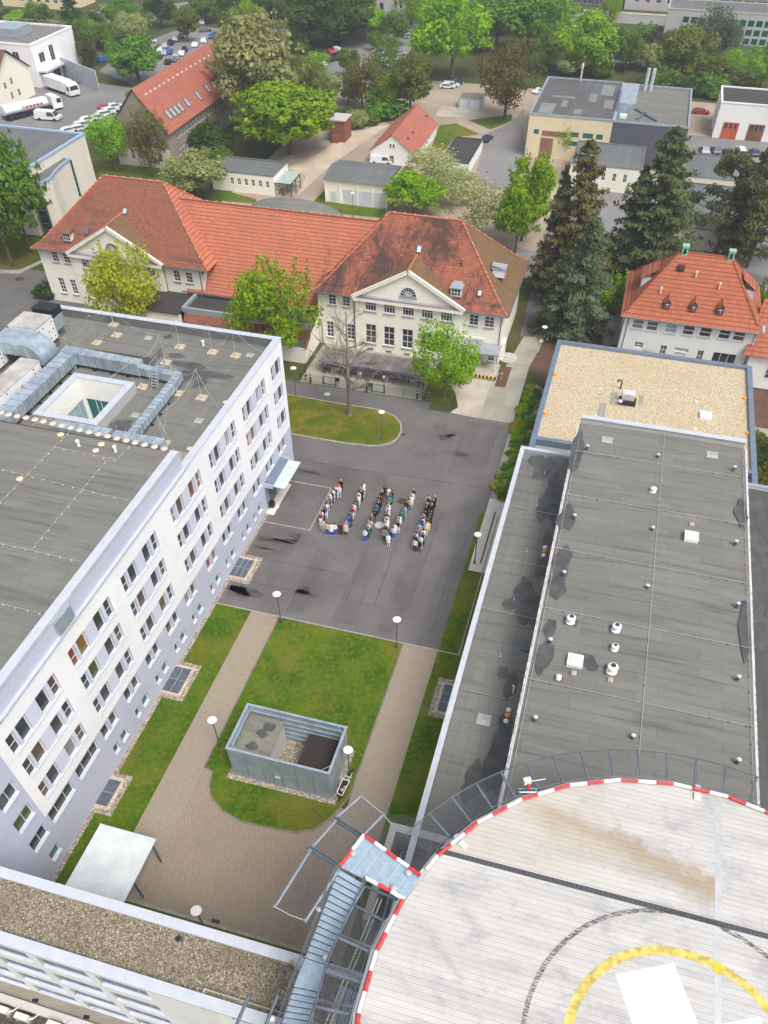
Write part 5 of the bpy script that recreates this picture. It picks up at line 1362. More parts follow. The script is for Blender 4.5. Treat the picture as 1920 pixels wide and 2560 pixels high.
 # beacon and antenna at the parapet by the stair landing
t=thing('warning_beacon','small orange warning beacon on a bracket at the parapet beside the stair landing','beacon',G(B(8,350,1270),12.5))
c=G(B(8,350,1290),12.5);mb=MB();mb.tube(c,c+Vector((0,0,.9)),.03,5);mb.obox(c+Vector((.12,0,0)),.12,.9,12.52,12.95,1.2);mb.build('bracket',K['galv'],t)
mb=MB();mb.lathe(c+Vector((0,0,.9)),[(.07,0),(.08,.12),(.03,.2)],8);mb.build('lens',K['orange'],t)
# concrete stair head below the helipad bridge
hd=thing('concrete_stair_head','open concrete stair head with railings below the helipad net','stair head',(-3,22,0))
mb=MB();z1=8.0
for a in(rect(-6.45,17.5,-5.95,24.8),rect(-5.95,24.2,2.0,24.8)):mb.prism(a,0,z1)
mb.build('wall',K['concrete'],hd)
mb=MB();mb.box(-5.95,17.5,3.9,2,24.2,4.0);mb.build('floor',K['kerbdark'],hd)
mb=MB()
for z in(5.9,6.5):mb.path([(-5.3,18,z),(-5.3,23.5,z),(1.5,23.5,z)],.04,5)
mb.build('railing',K['galv'],hd)
# red ambulance roof and outside steps glimpsed below
va=thing('red_vehicle','red vehicle parked under the stair net, seen through the mesh','van',(-5.2,14.6,0))
mb=MB();mb.prism([(-5.9,13.0),(-4.3,13.0),(-4.3,17.2),(-5.9,17.2)],.4,1.9);mb.build('body',plain('dull_red_paint',(.33,.07,.06),.5),va)
mb=MB();mb.box(-5.7,12.7,1.0,-4.5,13.05,1.7);mb.build('windscreen',K['glass'],va)
for x in(-5.9,-4.4):
 for y in(13.7,16.4):
  mb=MB();mb.tube((x-.03,y,.36),(x+.18,y,.36),.36,12);mb.build('wheel',K['rubber'],va)
t=thing('concrete_steps','flight of dark concrete steps below the stair landing, seen through the net','steps',(-4.5,10,12.1))
mb=MB()
for i in range(7):mb.box(-5.8+i*.38,9.6,12.1,-5.8+(i+.93)*.38,11.6,13.6-i*.2)
mb.build('treads',K['galv'],t)
mb=MB();mb.path([(-5.8,9.5,14.5),(-3.2,9.5,13.2)],.03,5);mb.path([(-5.8,11.7,14.5),(-3.2,11.7,13.2)],.03,5);mb.build('handrail',K['galv'],t)
# head house carrying the helipad
mb=MB();mb.box(2,2,0,21,17.5,HZ-1.2);mb.build('helipad_tower',K['offwhite'],loc=(11,10,0),label='white tower block carrying the helipad, hidden beneath its deck',cat='building')
# -- old tiled hospital building
def ray(p):
 return _M@Vector(((p[0]-PCX)/FPX,-(p[1]-PCY)/FPX,-1.0))
def RX(p,c):
 d=ray(p);t=c/d.x;return Vector((c,d.y*t,HC+d.z*t))
def RY(p,c):
 d=ray(p);t=c/d.y;return Vector((d.x*t,c,HC+d.z*t))
def RP(p,o,n):
 d=ray(p);o=Vector(o);n=Vector(n);t=n.dot(o-Vector((0,0,HC)))/n.dot(d);return Vector((0,0,HC))+d*t
def Q(x,y):return(80+x*.28933,430+y*.28933)
def W(x,y):return(700+x*640/1659,700+y*640/1659)
def hip(mb,x0,y0,x1,y1,z0,rx0,rx1,ry,z1,ms=(0,0,0,0),fl=.09):
 """hipped roof with a slight flare at the eaves; ms = south, east, north, west"""
 f=.14
 def lerp(a,b,t):return a+(b-a)*t
 ax0,ax1=lerp(x0,rx0,f),lerp(x1,rx1,f);ay0,ay1=lerp(y0,ry,f),lerp(y1,ry,f);az=lerp(z0,z1,f-fl*.6)
 E=[(x0,y0,z0),(x1,y0,z0),(x1,y1,z0),(x0,y1,z0)]
 M=[(ax0,ay0,az),(ax1,ay0,az),(ax1,ay1,az),(ax0,ay1,az)]
 R0,R1=(rx0,ry,z1),(rx1,ry,z1)
 for i in range(4):
  j=(i+1)%4;mb.poly([E[i],E[j],M[j],M[i]],ms[i])
 mb.poly([M[0],M[1],R1,R0],ms[0]);mb.poly([M[1],M[2],R1],ms[1]);mb.poly([M[2],M[3],R0,R1],ms[2]);mb.poly([M[3],M[0],R0],ms[3])
 return M,R0,R1
old=thing('tiled_hospital','old cream hospital building with two hipped wings and a long red tiled hall between','building',(-48,112,0))
YL,YR=103.5,102.3
wl=[]
def wspec(l,r,b,t,cols,rows):return(l,b,r,t,cols,rows)
Lw=[wspec(-82.55,-81.5,6.2,7.7,(.5,),(.33,.66)),wspec(-80.6,-79.5,6.2,7.7,(.5,),(.33,.66)),wspec(-82.85,-81.8,1.4,3.72,(.5,),(.25,.5,.75)),wspec(-80.75,-79.75,1.4,3.7,(.5,),(.25,.5,.75)),wspec(-62.1,-61.05,5.7,7.3,(.5,),(.33,.66)),wspec(-60.1,-59.0,5.7,7.25,(.5,),(.33,.66)),wspec(-62.1,-61.05,1.4,3.7,(.5,),(.25,.5,.75))]
Lp=[]
for x in(-77.3,-74.5,-71.75,-68.9,-66.3):Lp+=[wspec(x,x+1.35,6.05,7.25,(.33,.66),(.72,)),wspec(x,x+1.35,1.35,4.15,(.5,),(.33,.66))]
f=.99
Rw=[wspec(-37.2,-36.05,5.95,7.4,(.5,),(.33,.66)),wspec(-35.1,-33.95,5.95,7.4,(.5,),(.33,.66)),wspec(-37.7,-36.6,1.1,3.45,(.5,),(.25,.5,.75)),wspec(-34.55,-33.4,1.1,3.45,(.5,),(.25,.5,.75)),wspec(-16.6,-15.3,5.75,7.25,(.5,),(.33,.66)),wspec(-14.45,-13.1,5.75,7.25,(.5,),(.33,.66)),wspec(-13.45,-12.5,.85,2.55,(.5,),(.33,.66)),wspec(-17.2,-16.3,.85,2.55,(.5,),(.33,.66))]
Rp=[]
for x in(-31.6,-28.85,-26.1,-23.35,-20.6):Rp+=[wspec(x,x+1.65,5.98,7.22,(.25,.5,.75),(.7,)),wspec(x,x+1.62,1.22,4.05,(.5,),(.33,.66)),wspec(x+.25,x+1.2,-.0,.42,(.5,),())]
mb=MB()
def wing(y,x0,x1,p0,p1,ws,ps,zt,yb,pa):
 so=[o[:4]for o in ws];po=[o[:4]for o in ps]
 yp=y-.35
 facade(mb,(0,y),(1,0),(x0,p0),(-.1,zt),[o for o in so if o[2]<p0],.18,0,0,(0,1))
 facade(mb,(0,yp),(1,0),(p0,p1),(-.1,zt),po,.18,0,0,(0,1))
 facade(mb,(0,y),(1,0),(p1,x1),(-.1,zt),[o for o in so if o[0]>p1],.18,0,0,(0,1))
 for x in(p0,p1):mb.poly([(x,yp,0),(x,y,0),(x,y,zt),(x,yp,zt)])
 mb.poly([(x0,y,0),(x0,yb,0),(x0,yb,zt),(x0,y,zt)]);mb.poly([(x1,y,0),(x1,yb,0),(x1,yb,zt),(x1,y,zt)]);mb.poly([(x0,yb,0),(x1,yb,0),(x1,yb,zt),(x0,yb,zt)])
 xc=(p0+p1)/2
 mb.poly([(p0,yp-.01,zt-.1),(p1,yp-.01,zt-.1),(xc,yp-.01,pa-.35)])
wing(YL,-84.7,-57.3,-78.9,-63.6,Lw,Lp,8.05,120.6,12.5)
wing(YR,-38.8,-11.95,-33.1,-17.6,Rw,Rp,7.85,119.2,12.2)
mb.poly([(-57.3,103.6,0),(-38.8,103.6,0),(-38.8,103.6,4.5),(-57.3,103.6,4.5)]);mb.poly([(-57.3,120.8,0),(-38.8,120.8,0),(-38.8,120.8,4.5),(-57.3,120.8,4.5)])
mb.build('wall',K['cream'],old)
for ws,y in((Lw,YL),(Lp,YL-.35),(Rw,YR),(Rp,YR-.35)):
 for i,o in enumerate(ws):window(old,(o[0],y+.18,o[1]),0,o[2]-o[0],o[3]-o[1],o[4],o[5],.09,.075,'frame','glassbrown' if i%4==1 else 'glass')
mb=MB()
for ws,y in((Lw,YL),(Lp,YL-.35),(Rw,YR),(Rp,YR-.35)):
 for o in ws:
  if o[1]>.1:m2=MB();m2.box(o[0]-.08,y-.14,o[1]-.14,o[2]+.08,y+.18,o[1]-.004);m2.build('window_sill',K['sill'],old)
for(y,p0,p1,z)in((YL-.35,-78.9,-63.6,7.95),(YR-.35,-33.1,-17.6,7.75)):
 mb.poly([(p0-.1,y-.45,z+.02),(p1+.1,y-.45,z+.02),(p1-.3,y,z+.42),(p0+.3,y,z+.42)])
mb.build('flashing',K['sill'],old)
for(y,p0,p1,z,pa)in((YL-.35,-78.9,-63.6,7.95,12.62),(YR-.35,-33.1,-17.6,7.75,12.32)):
 mb=MB();xc=(p0+p1)/2
 mb.box(p0-.15,y-.46,z-.32,p1+.15,y,z)
 for a,b in((p0-.35,xc),(p1+.35,xc)):
  mb.bar((a,y-.22,z+.1),(b,y-.22,pa-.18),.44,.42)
 mb.build('cornice',K['cream'],old)
mb=MB()
mL,r0,r1=hip(mb,-85.4,102.8,-55.9,121.3,8.1,-75.6,-65.7,112.0,16.0,(0,1,0,0))
mb.build('left_wing_roof',[K['tileold'],K['tilenew']],old)
mb=MB()
mR,s0,s1=hip(mb,-39.5,101.6,-11.2,119.9,7.9,-30.3,-20.1,110.3,16.0,(0,1,0,0))
mb.build('right_wing_roof',[K['tilestain'],K['tilemoss']],old)
mb=MB()
mb.poly([(-60,103.1,4.45),(-36.5,103.1,4.45),(-31.5,112.0,14.0),(-65.5,112.0,14.0)]);mb.poly([(-36.5,121.0,4.45),(-60,121.0,4.45),(-65.5,112.0,14.0),(-31.5,112.0,14.0)])
mb.build('hall_roof',K['tilenew'],old)
# pediment roofs
for(p0,p1,y,z,pa,back,m,e)in((-79.1,-63.4,YL-.82,8.05,12.66,108.6,'tileold','tilemoss'),(-33.35,-17.4,YR-.82,7.85,12.36,107.6,'tilemoss','tilemoss')):
 xc=(p0+p1)/2;mb=MB()
 # each slope sinks into the main roof along its valley
 mb.poly([(p0-.3,y,z),(xc,y,pa),(xc,back,pa),(p0+.5,y+1.0,z+.3)],0);mb.poly([(p1+.3,y,z),(p1-.5,y+1.0,z+.3),(xc,back,pa),(xc,y,pa)],1)
 mb.tube((xc,y-.05,pa+.05),(xc,back,pa+.05),.13,6,2)
 mb.build('pediment_roof',[K[m],K[e],K['tilenew']],old)
mb=MB()
def ridge(a,b,r=.16,n=None):
 mb.tube(a,b,r,6,0);a,b=Vector(a),Vector(b);n=int((b-a).length/1.35)
 for i in range(n):mb.lathe(a+(b-a)*((i+.5)/n)+Vector((0,0,.08)),[(.075,0),(.075,.14),(.02,.16)],5,1)
for M_,E0,E1,(x0,y0,x1,y1,z)in((mL,r0,r1,(-85.4,102.8,-55.9,121.3,8.1)),(mR,s0,s1,(-39.5,101.6,-11.2,119.9,7.9))):
 ridge(E0,E1);ridge(M_[0],E0);ridge(M_[1],E1);ridge(M_[2],E1);ridge(M_[3],E0)
 for c,d in zip(M_,((x0,y0,z),(x1,y0,z),(x1,y1,z),(x0,y1,z))):mb.tube(c,d,.15,6,0)
ridge((-65,112,14.02),(-32.3,112,14.02))
mb.build('ridge_tiles',[K['tilenew'],K['cream2']],old)
mb=MB()
mb.tube((-61.0,103.1,4.5),(-36.5,103.1,4.5),.09,6)
for x0,x1,y,z in((-85.4,-79.3,102.75,8.05),(-63.2,-55.9,102.75,8.05),(-39.5,-33.6,101.55,7.85),(-17.3,-11.2,101.55,7.85)):mb.tube((x0,y,z),(x1,y,z),.1,6)
mb.tube((-11.15,101.6,7.85),(-11.15,119.9,7.85),.1,6)
for x,y,z in((-57.6,YL-.12,8),(-33.3,YR-.1,7.8),(-12.1,YR-.12,7.8),(-63.45,YL-.1,8),(-38.4,YR-.1,3.3)):mb.tube((x,y,0),(x,y,z),.06,6)
for x0,x1,y,z in((-84,-79.9,103.8,9.0),(-62.5,-56.9,103.8,9.0),(-38.5,-33.9,102.6,8.8),(-16.8,-12.2,102.6,8.8)):mb.tube((x0,y,z+.12),(x1,y,z+.12),.035,5);mb.tube((x0,y,z+.25),(x1,y,z+.25),.03,5)
# lead covered valley between left wing and hall
mb.tube((-57.0,103.3,7.4),(-66.0,112.0,15.4),.12,6)
mb.build('gutters_and_guards',K['galvdark'],old)
# half round pediment windows
for(xc,y,zb,r)in((-71.25,YL-.37,9.15,1.15),(-25.3,YR-.37,8.85,1.15)):
 mb=MB();N_=16
 mb.poly([(xc+r*cos(pi*i/N_),y-.01,zb+r*sin(pi*i/N_))for i in range(N_+1)],0)
 o=mb.build('half_round_window',K['glass'],old)
 mb=MB()
 for i in range(N_):
  a,b=pi*i/N_,pi*(i+1)/N_
  for rr in(r,r*.45):mb.bar((xc+rr*cos(a),y-.03,zb+rr*sin(a)),(xc+rr*cos(b),y-.03,zb+rr*sin(b)),.04,.07)
 for i in range(1,8):a=pi*i/8;mb.bar((xc,y-.03,zb),(xc+r*cos(a),y-.03,zb+r*sin(a)),.04,.05)
 mb.box(xc-r-.1,y-.16,zb-.22,xc+r+.1,y,zb-.02,1)
 mb.build('glazing_bars',[K['frame'],K['sill']],o)
 # dormers and roof lights
def dormer(c,wd,dp,h,label=None,rm='sill',rz=0):
 mb=MB();x,y,z=0,0,0
 mb.box(-wd/2,0,0,wd/2,dp,h,0);mb.prism(rect(-wd/2-.18,-.22,wd/2+.18,dp+.2),h,h+.09,1)
 mb.poly([(-wd/2-.18,-.22,h+.09),(wd/2+.18,-.22,h+.09),(wd/2-.1,dp+.2,h+.35),(-wd/2+.1,dp+.2,h+.35)],1)
 mb.box(-wd/2+.12,-.03,.12,wd/2-.12,-.012,h-.1,2)
 for i in(1,2):mb.box(-wd/2+.12+(wd-.24)*i/3-.03,-.05,.12,-wd/2+.12+(wd-.24)*i/3+.03,-.03,h-.1,0)
 mb.box(-wd/2+.12,-.045,h*.5-.02,wd/2-.12,-.031,h*.5+.03,0);mb.box(-wd/2-.05,-.15,-.06,wd/2+.05,0,.06,3)
 me=mb.mesh('dormer',[K['frame'],K[rm],K['glass'],K['sill']])
 return add('dormer',me,old,Vector(c)-OFF[old.name],rz)
sL=(Vector((0,103.5,8.1)),Vector((0,-.67,.74)))
def onroof(p,y0,z0,slope):return RP(p,(0,y0,z0),Vector((0,-slope,1)).normalized())
kL=(16.0-8.1)/(112-102.8);kR=(16-7.9)/(110.3-101.6)
p=onroof(Q(310,585),102.8,8.1,kL);dormer((p.x,p.y-.1,p.z-.1),1.3,1.2,1.0,rm='tilemoss')
p=onroof(A(5,1295,668),101.6,7.9,kR);dormer((p.x,p.y-.1,p.z-.1),1.45,1.3,1.05)
dormer((-13.2,108.3,10.3),1.45,1.6,1.1,rz=pi/2)
def roofpane(p,y0,z0,slope,wd,hh,gm,name='roof_window'):
 c=onroof(p,y0,z0,slope);t=Vector((0,1,slope)).normalized();n=Vector((0,-slope,1)).normalized();u=Vector((1,0,0))
 mb=MB()
 def rc(w_,h_,d,m):mb.poly([tuple(c+u*(sx*w_/2)+t*(sy*h_/2)+n*d)for sx,sy in((-1,-1),(1,-1),(1,1),(-1,1))],m)
 rc(wd,hh,.06,0);rc(wd-.2,hh-.2,.085,1)
 mb.build(name,[K['galvdark'],K[gm]],old)
roofpane(Q(475,505),102.8,8.1,kL,.75,1.15,'glassb');roofpane(Q(803,340),102.8,8.1,kL,.75,.9,'capmetal','roof_hatch');roofpane(A(5,1057,372),101.6,7.9,kR,.7,1.0,'capmetal','roof_hatch');roofpane(A(5,1450,657),101.6,7.9,kR,.6,.8,'capmetal','roof_hatch')
mb=MB()
for p in(A(5,1337,470),):
 c=onroof(p,101.6,7.9,kR);mb.lathe(c,[(.16,-.1),(.16,.6),(.22,.62),(.22,.75),(.05,.8)],8)
mb.build('vent_pipe',K['tilenew'],old)
# entrance at the right corner: canopy, door, loading step
mb=MB();mb.poly([(-18.2,99.9,3.2),(-11.6,99.9,3.2),(-11.6,102.3,3.5),(-18.2,102.3,3.5)],0);mb.box(-18.2,99.9,3.0,-11.6,100.0,3.2,1);mb.box(-17.2,102.1,3.9,-14.3,102.28,4.2,2);mb.build('entrance_canopy',[K['sill'],K['sill'],K['cream']],old)
mb=MB();mb.tube((-12.0,100.0,.6),(-12.0,100.0,3.1),.1,8);mb.tube((-17.8,100.0,.6),(-17.8,100.0,3.1),.1,8);mb.build('canopy_columns',K['sillw'],old)
mb=MB();mb.box(-15.65,YR-.05,.62,-14.0,YR-.01,2.75,0);mb.box(-14.86,YR-.06,.62,-14.80,YR-.05,2.75,1);mb.build('double_door',[K['sillw'],K['sill']],old)
mb=MB();mb.box(-18.6,98.6,0,-11.5,YR,.6,0)
for i in range(24):mb.box(-18.0+i*.27,98.54,.3,-18.0+(i+1)*.27,98.598,.6,1+i%2);mb.box(-18.0+i*.27,98.6,.602,-18.0+(i+1)*.27,98.8,.61,1+i%2)
mb.build('loading_step',[K['apron'],K['yellowp'],K['black']],old)
# small entrance on the right flank
mb=MB();mb.box(-11.95,104.5,0,-11.5,106.2,2.6,0);mb.lathe((-10.9,105.4,0),[(1.4,0),(1.4,.15),(1.05,.16),(1.05,.3),(.7,.31),(.7,.45)],16,1);mb.build('side_porch',[K['cream'],K['concrete']],old)
# flat extensions in front of the hall
mb=MB()
mb.poly([(-64.6,97.5,0),(-58.6,97.5,0),(-58.6,97.5,3.9),(-64.6,97.5,3.9)]);mb.poly([(-64.6,97.5,0),(-64.6,103.5,0),(-64.6,103.5,3.9),(-64.6,97.5,3.9)])
mb.poly([(-58.6,98.6,0),(-38.9,98.6,0),(-38.9,98.6,4.4),(-58.6,98.6,4.4)]);mb.poly([(-38.9,95.9,0),(-38.9,103.5,0),(-38.9,103.5,4.4),(-38.9,95.9,2.3)]);mb.poly([(-58.6,95.9,0),(-38.9,95.9,0),(-38.9,95.9,2.4),(-58.6,95.9,2.4)])
mb.build('extension_wall',K['cream'],old)
mb=MB();mb.box(-64.9,97.2,3.9,-58.9,103.6,4.05,0);mb.box(-58.5,98.9,3.9,-38.95,103.6,4.02,0)
for a in(rect(-58.9,98.5,-58.5,103.6),rect(-58.5,98.5,-38.8,98.9)):mb.prism(a,3.8,4.45,1)
mb.build('extension_roof',[K['feltdark'],K['sill']],old)
mb=MB();mb.poly([(-58.6,97.6,2.7),(-38.7,97.6,2.7),(-38.7,98.7,3.7),(-58.6,98.7,3.7)]);mb.poly([(-38.86,95.7,2.35),(-38.5,95.7,2.3),(-38.5,99.2,4.5),(-38.86,99.2,4.6)])
mb.build('extension_tiles',K['tileold'],old)
# barrel roof behind the hall
br=thing('barrel_roofed_shed','grey barrel roofed shed behind the red tiled hall','shed',(-55,137,0))
mb=MB();N_=14
P_=[(-55.0+9.6*cos(pi*i/N_),3.0+3.3*sin(pi*i/N_))for i in range(N_+1)]
for i in range(N_):mb.poly([(P_[i][0],124,P_[i][1]),(P_[i+1][0],124,P_[i+1][1]),(P_[i+1][0],137.5,P_[i+1][1]),(P_[i][0],137.5,P_[i][1])])
mb.build('roof',m_felt('barrel_felt',(.20,.195,.175),pi/2,3,1.4),br,smooth=False)
mb=MB();mb.poly([(p[0],124,p[1])for p in P_]);mb.poly([(p[0],137.5,p[1])for p in P_]);mb.box(-64.6,124,0,-45.4,137.5,3.0);mb.build('wall',K['cream2'],br)
# -- villa with bright tiles
vl=thing('red_roofed_villa','white villa with bright orange hipped roof and three small dormers, right','building',(12.5,112,0))
YV=108.0;vx0,vx1,vz=4.2,21.6,7.3
vw=[(5.35,5.55,6.8,6.8),(7.3,5.55,8.75,6.8),(9.8,5.55,11.3,6.8),(12.15,5.6,13.6,6.85),(14.35,5.65,15.85,6.9),(16.85,5.7,18.3,7.0),(18.75,5.7,20.2,7.0),(6.3,2.9,7.5,3.7),(9.9,2.4,10.75,3.7),(11.8,3.1,13.7,3.65),(14.95,2.0,15.75,3.7),(17.0,2.3,20.1,3.75),(11.95,.6,13.4,3.0)]
mb=MB();facade(mb,(0,YV),(1,0),(vx0,vx1),(0,vz),vw,.15,0,0,(0,1))
mb.poly([(vx0,YV,0),(vx0,121,0),(vx0,121,vz),(vx0,YV,vz)]);mb.poly([(vx1,YV,0),(vx1,121,0),(vx1,121,vz),(vx1,YV,vz)]);mb.poly([(vx0,121,0),(vx1,121,0),(vx1,121,vz),(vx0,121,vz)])
mb.build('wall',K['offwhite'],vl)
for i,o in enumerate(vw):
 if i<7:cr_,rr_=(),(.5,)
 elif i==9:cr_,rr_=(.17,.33,.5,.67,.83),(.5,)
 elif i==11:cr_,rr_=(.33,.66),()
 elif i==12:cr_,rr_=(),(.7,)
 else:cr_,rr_=(.5,),(.5,)
 window(vl,(o[0],YV+.15,o[1]),0,o[2]-o[0],o[3]-o[1],cr_,rr_,.07,.12 if i<7 else .06,'frame',('glassgrey','glassb','glasspale','glassbrown','glass','glass','glassbrown')[i%7]if i!=12 else 'plastic')
for o in vw[:7]:
 mb=MB();mb.box(o[0]-.08,YV-.1,o[1]-.12,o[2]+.08,YV+.15,o[1]-.004);mb.build('window_sill',K['sillw'],vl)
mb=MB();mv,v0,v1=hip(mb,3.5,107.3,22.2,121.8,7.35,9.5,16.1,114.6,13.6);mb.build('roof',K['tilevilla'],vl)
mb=MB();ridge(v0,v1,.14);[ridge(mv[i],(v0,v1,v1,v0)[i],.14)for i in range(4)];mb.build('ridge_tiles',[K['tilevilla'],K['tilevilla']],vl)
kv=(13.6-7.35)/(114.6-107.3)
def V(x,y):return(1500+x*.25317,620+y*.25317)
for px,py in((658,590),(918,618),(1182,645)):
 c=RP(V(px,py),(0,107.3,7.35),Vector((0,-kv,1)).normalized());mb=MB()
 w_,h_=.8,.8;x0,y0,z0=c.x,c.y-.12,c.z-.05
 mb.box(x0-w_/2,y0,z0,x0+w_/2,y0+1.4,z0+h_,0);mb.box(x0-.3,y0-.03,z0+.12,x0+.3,y0-.012,z0+h_-.08,2)
 mb.box(x0-.03,y0-.05,z0+.12,x0+.03,y0-.03,z0+h_-.08,3);mb.box(x0-.3,y0-.045,z0+.5,x0+.3,y0-.031,z0+.56,3)
 for s in(-1,1):mb.poly([(x0+s*(w_/2+.15),y0-.2,z0+h_-.05),(x0,y0-.2,z0+h_+.55),(x0,y0+2.0,z0+h_+.55),(x0+s*(w_/2+.15),y0+1.5,z0+h_-.05)],1)
 mb.poly([(x0-w_/2,y0-.005,z0+h_),(x0+w_/2,y0-.005,z0+h_),(x0,y0-.005,z0+h_+.5)],0)
 mb.build('dormer',[plain('brown_dormer',(.20,.12,.08)),K['tilevilla'],K['glass'],K['frame']],vl)
for(x,s)in((5.7,-1),(20.0,1)):
 mb=MB();mb.poly([(x+s*-1.6,113.0,11.6),(x+s*-1.6,116.3,11.6),(x+s*.6,116.5,10.2),(x+s*.6,112.8,10.2)],0);mb.box(x+s*-.8,113.1,9.0,x+s*.35,116.2,10.25,1);mb.build('side_dormer',[K['tilevilla'],K['sillw']],vl)
for x in(10.0,16.0):
 mb=MB();mb.box(x-.38,114.2,12.4,x+.38,115.0,14.3,0);mb.box(x-.46,114.1,14.3,x+.46,115.1,14.5,0);mb.box(x-.18,114.15,13.5,x+.18,114.2,14.1,1);mb.build('copper_chimney',[K['copper'],K['black']],vl)
mb=MB();c=RP(V(800,205),(0,107.3,7.35),Vector((0,-kv,1)).normalized());mb.box(c.x-.45,c.y-.4,c.z-.1,c.x+.45,c.y+.4,c.z+.45);mb.build('roof_outlet',K['rust'],vl)
mb=MB()
for px,py in((595,440),(1175,400),(945,285)):
 c=RP(V(px,py),(0,107.3,7.35),Vector((0,-kv,1)).normalized());mb.lathe(c,[(.1,-.1),(.1,.55),(.17,.57),(.15,.75),(.03,.8)],8)
mb.build('vent_pipes',K['cream2'],vl)
mb=MB();mb.tube((3.5,107.25,7.3),(22.2,107.25,7.3),.09,6);mb.tube((4.7,107.9,0),(4.7,107.9,7.2),.055,6);mb.tube((21.4,107.9,0),(21.4,107.9,7.2),.055,6);mb.build('gutter',K['galvdark'],vl)
mb=MB();mb.poly([(21.6,107.0,0),(40,107.0,0),(40,107.0,4.6),(21.6,107.0,4.6)]);mb.poly([(21.6,107,0),(21.6,108,0),(21.6,108,4.6),(21.6,107,4.6)]);mb.build('annex_wall',K['offwhite'],vl)
mb=MB();mb.poly([(20.6,106.5,4.55),(40,106.5,4.55),(40,114,9.2),(22.0,114,9.2)]);mb.build('annex_roof',K['tilevilla'],vl)
window(vl,(24.3,106.99,1.6),0,1.4,1.9,(.5,),(.33,.66),.07,.06,'frame','glass')
mb=MB();c=RP(V(1600,805),(0,106.5,4.55),Vector((0,-.62,1)).normalized());t_=Vector((0,1,.62)).normalized();n_=Vector((0,-.62,1)).normalized()
for w_,h_,d,m in((1.0,1.3,.06,0),(.75,1.05,.09,1)):mb.poly([tuple(c+Vector((1,0,0))*(sx*w_/2)+t_*(sy*h_/2)+n_*d)for sx,sy in((-1,-1),(1,-1),(1,1),(-1,1))],m)
mb.build('roof_window',[K['galvdark'],K['glasspale']],vl)
K['capgrey']=plain('pale_roof_patch',(.21,.225,.21),.8)
# -- buildings behind
def flatblock(name,label,x0,y0,x1,y1,h,wm,rm,par=.35,pm=None,sw=(),ew=(),fm='frame',gm='glass',cols=(.5,),rows=(.5,),fl=0,cat='building',pw=.3):
 t=thing(name,label,cat,((x0+x1)/2,(y0+y1)/2,0));mb=MB()
 facade(mb,(0,y0),(1,0),(x0,x1),(0,h),list(sw),.12,0,0,(0,1))
 facade(mb,(x1,0),(0,1),(y0,y1),(0,h),list(ew),.12,0,0,(-1,0))
 mb.poly([(x0,y0,0),(x0,y1,0),(x0,y1,h),(x0,y0,h)]);mb.poly([(x0,y1,0),(x1,y1,0),(x1,y1,h),(x0,y1,h)])
 mb.build('wall',K[wm],t)
 mb=MB();mb.box(x0+.05,y0+.05,h-.25,x1-.05,y1-.05,h-.05);mb.build('roof',K[rm],t)
 if par:
  mb=MB()
  for a in(rect(x0-.08,y0-.08,x1+.08,y0+pw),rect(x0-.08,y1-pw,x1+.08,y1+.08),rect(x0-.08,y0+pw,x0+pw,y1-pw),rect(x1-pw,y0+pw,x1+.08,y1-pw)):mb.prism(a,h,h+par)
  mb.build('parapet',K[pm or wm],t)
 for o in sw:window(t,(o[0],y0+.12,o[1]),0,o[2]-o[0],o[3]-o[1],cols,rows,.06,.06,fm,gm)
 for o in ew:window(t,(x1-.12,o[0],o[1]),pi/2,o[2]-o[0],o[3]-o[1],cols,rows,.06,.06,fm,gm)
 return t
 # cream modern block with blue roof edge
K['bluetrim']=flat('blue_metal_trim',(.33,.42,.60),.4)
t=flatblock('cream_block','cream modern block with blue roof edge and tall stair windows, left',-125,124.6,-100.3,146,10.0,'cream2','feltfar',.3,'bluetrim',ew=[(138.1,1.4,140.0,7.7)],fm='frameteal',cols=(.5,),rows=(.14,.28,.42,.56,.7,.84),pw=.5)
mb=MB();bp=[(-100.3,126.6),(-97.5,125.2),(-97.2,128.2),(-98.2,131.5),(-98.6,134),(-98.9,137.2),(-100.3,137.6)]
mb.prism(bp,0,8.6,0,1)
mb.build('bay',[K['cream2'],K['feltfar']],t)
mb=MB()
for a,b in zip(bp[:-1],bp[1:]):mb.bar((a[0],a[1],8.65),(b[0],b[1],8.65),.3,.3)
mb.build('bay_edge',K['bluetrim'],t)
mb=MB();mb.box(-97.9,125.05-.02,1.0,-99.4,125.9,8.2,0)
for i in range(7):mb.box(-97.85,125.0,1.0+i*1.1,-99.45,125.03,1.1+i*1.1,1)
mb.build('bay_window',[K['glass'],K['frameteal']],t)
# long brown house with red gabled roof
bh=thing('long_gabled_house','long brown rendered house with steep red roof, skylights and rows of white windows','building',(-98,188,0))
bx0,bx1,by0,by1=-104.2,-91.7,161.7,211.0
ew=[(165.4+1.55*i,4.5,166.5+1.55*i,5.95)for i in range(22)]+[(165.4+1.55*i,1.4,166.5+1.55*i,3.0)for i in range(22)]
swn=[(-94.8,1.2,-93.9,3.0),(-97.6,1.2,-96.7,3.0),(-101,1.2,-100.1,3.0),(-94.8,4.9,-93.9,6.3),(-98.4,4.9,-97.5,6.3)]
mb=MB();facade(mb,(bx1,0),(0,1),(by0,by1),(0,6.9),ew,.15,0,0,(-1,0));facade(mb,(0,by0),(1,0),(bx0,bx1),(0,6.9,3.6),swn,.12,lambda u,z:1 if z<3.6 else 0,0,(0,1))
mb.poly([(bx0,by0,6.9),(bx1,by0,6.9),(-97.5,by0,13.5)]);mb.poly([(bx0,by0,0),(bx0,by1,0),(bx0,by1,6.9),(bx0,by0,6.9)]);mb.poly([(bx0,by1,0),(bx1,by1,0),(bx1,by1,6.9),(-97.5,by1,13.5),(bx0,by1,6.9)])
mb.build('wall',[K['brown'],K['cream2']],bh)
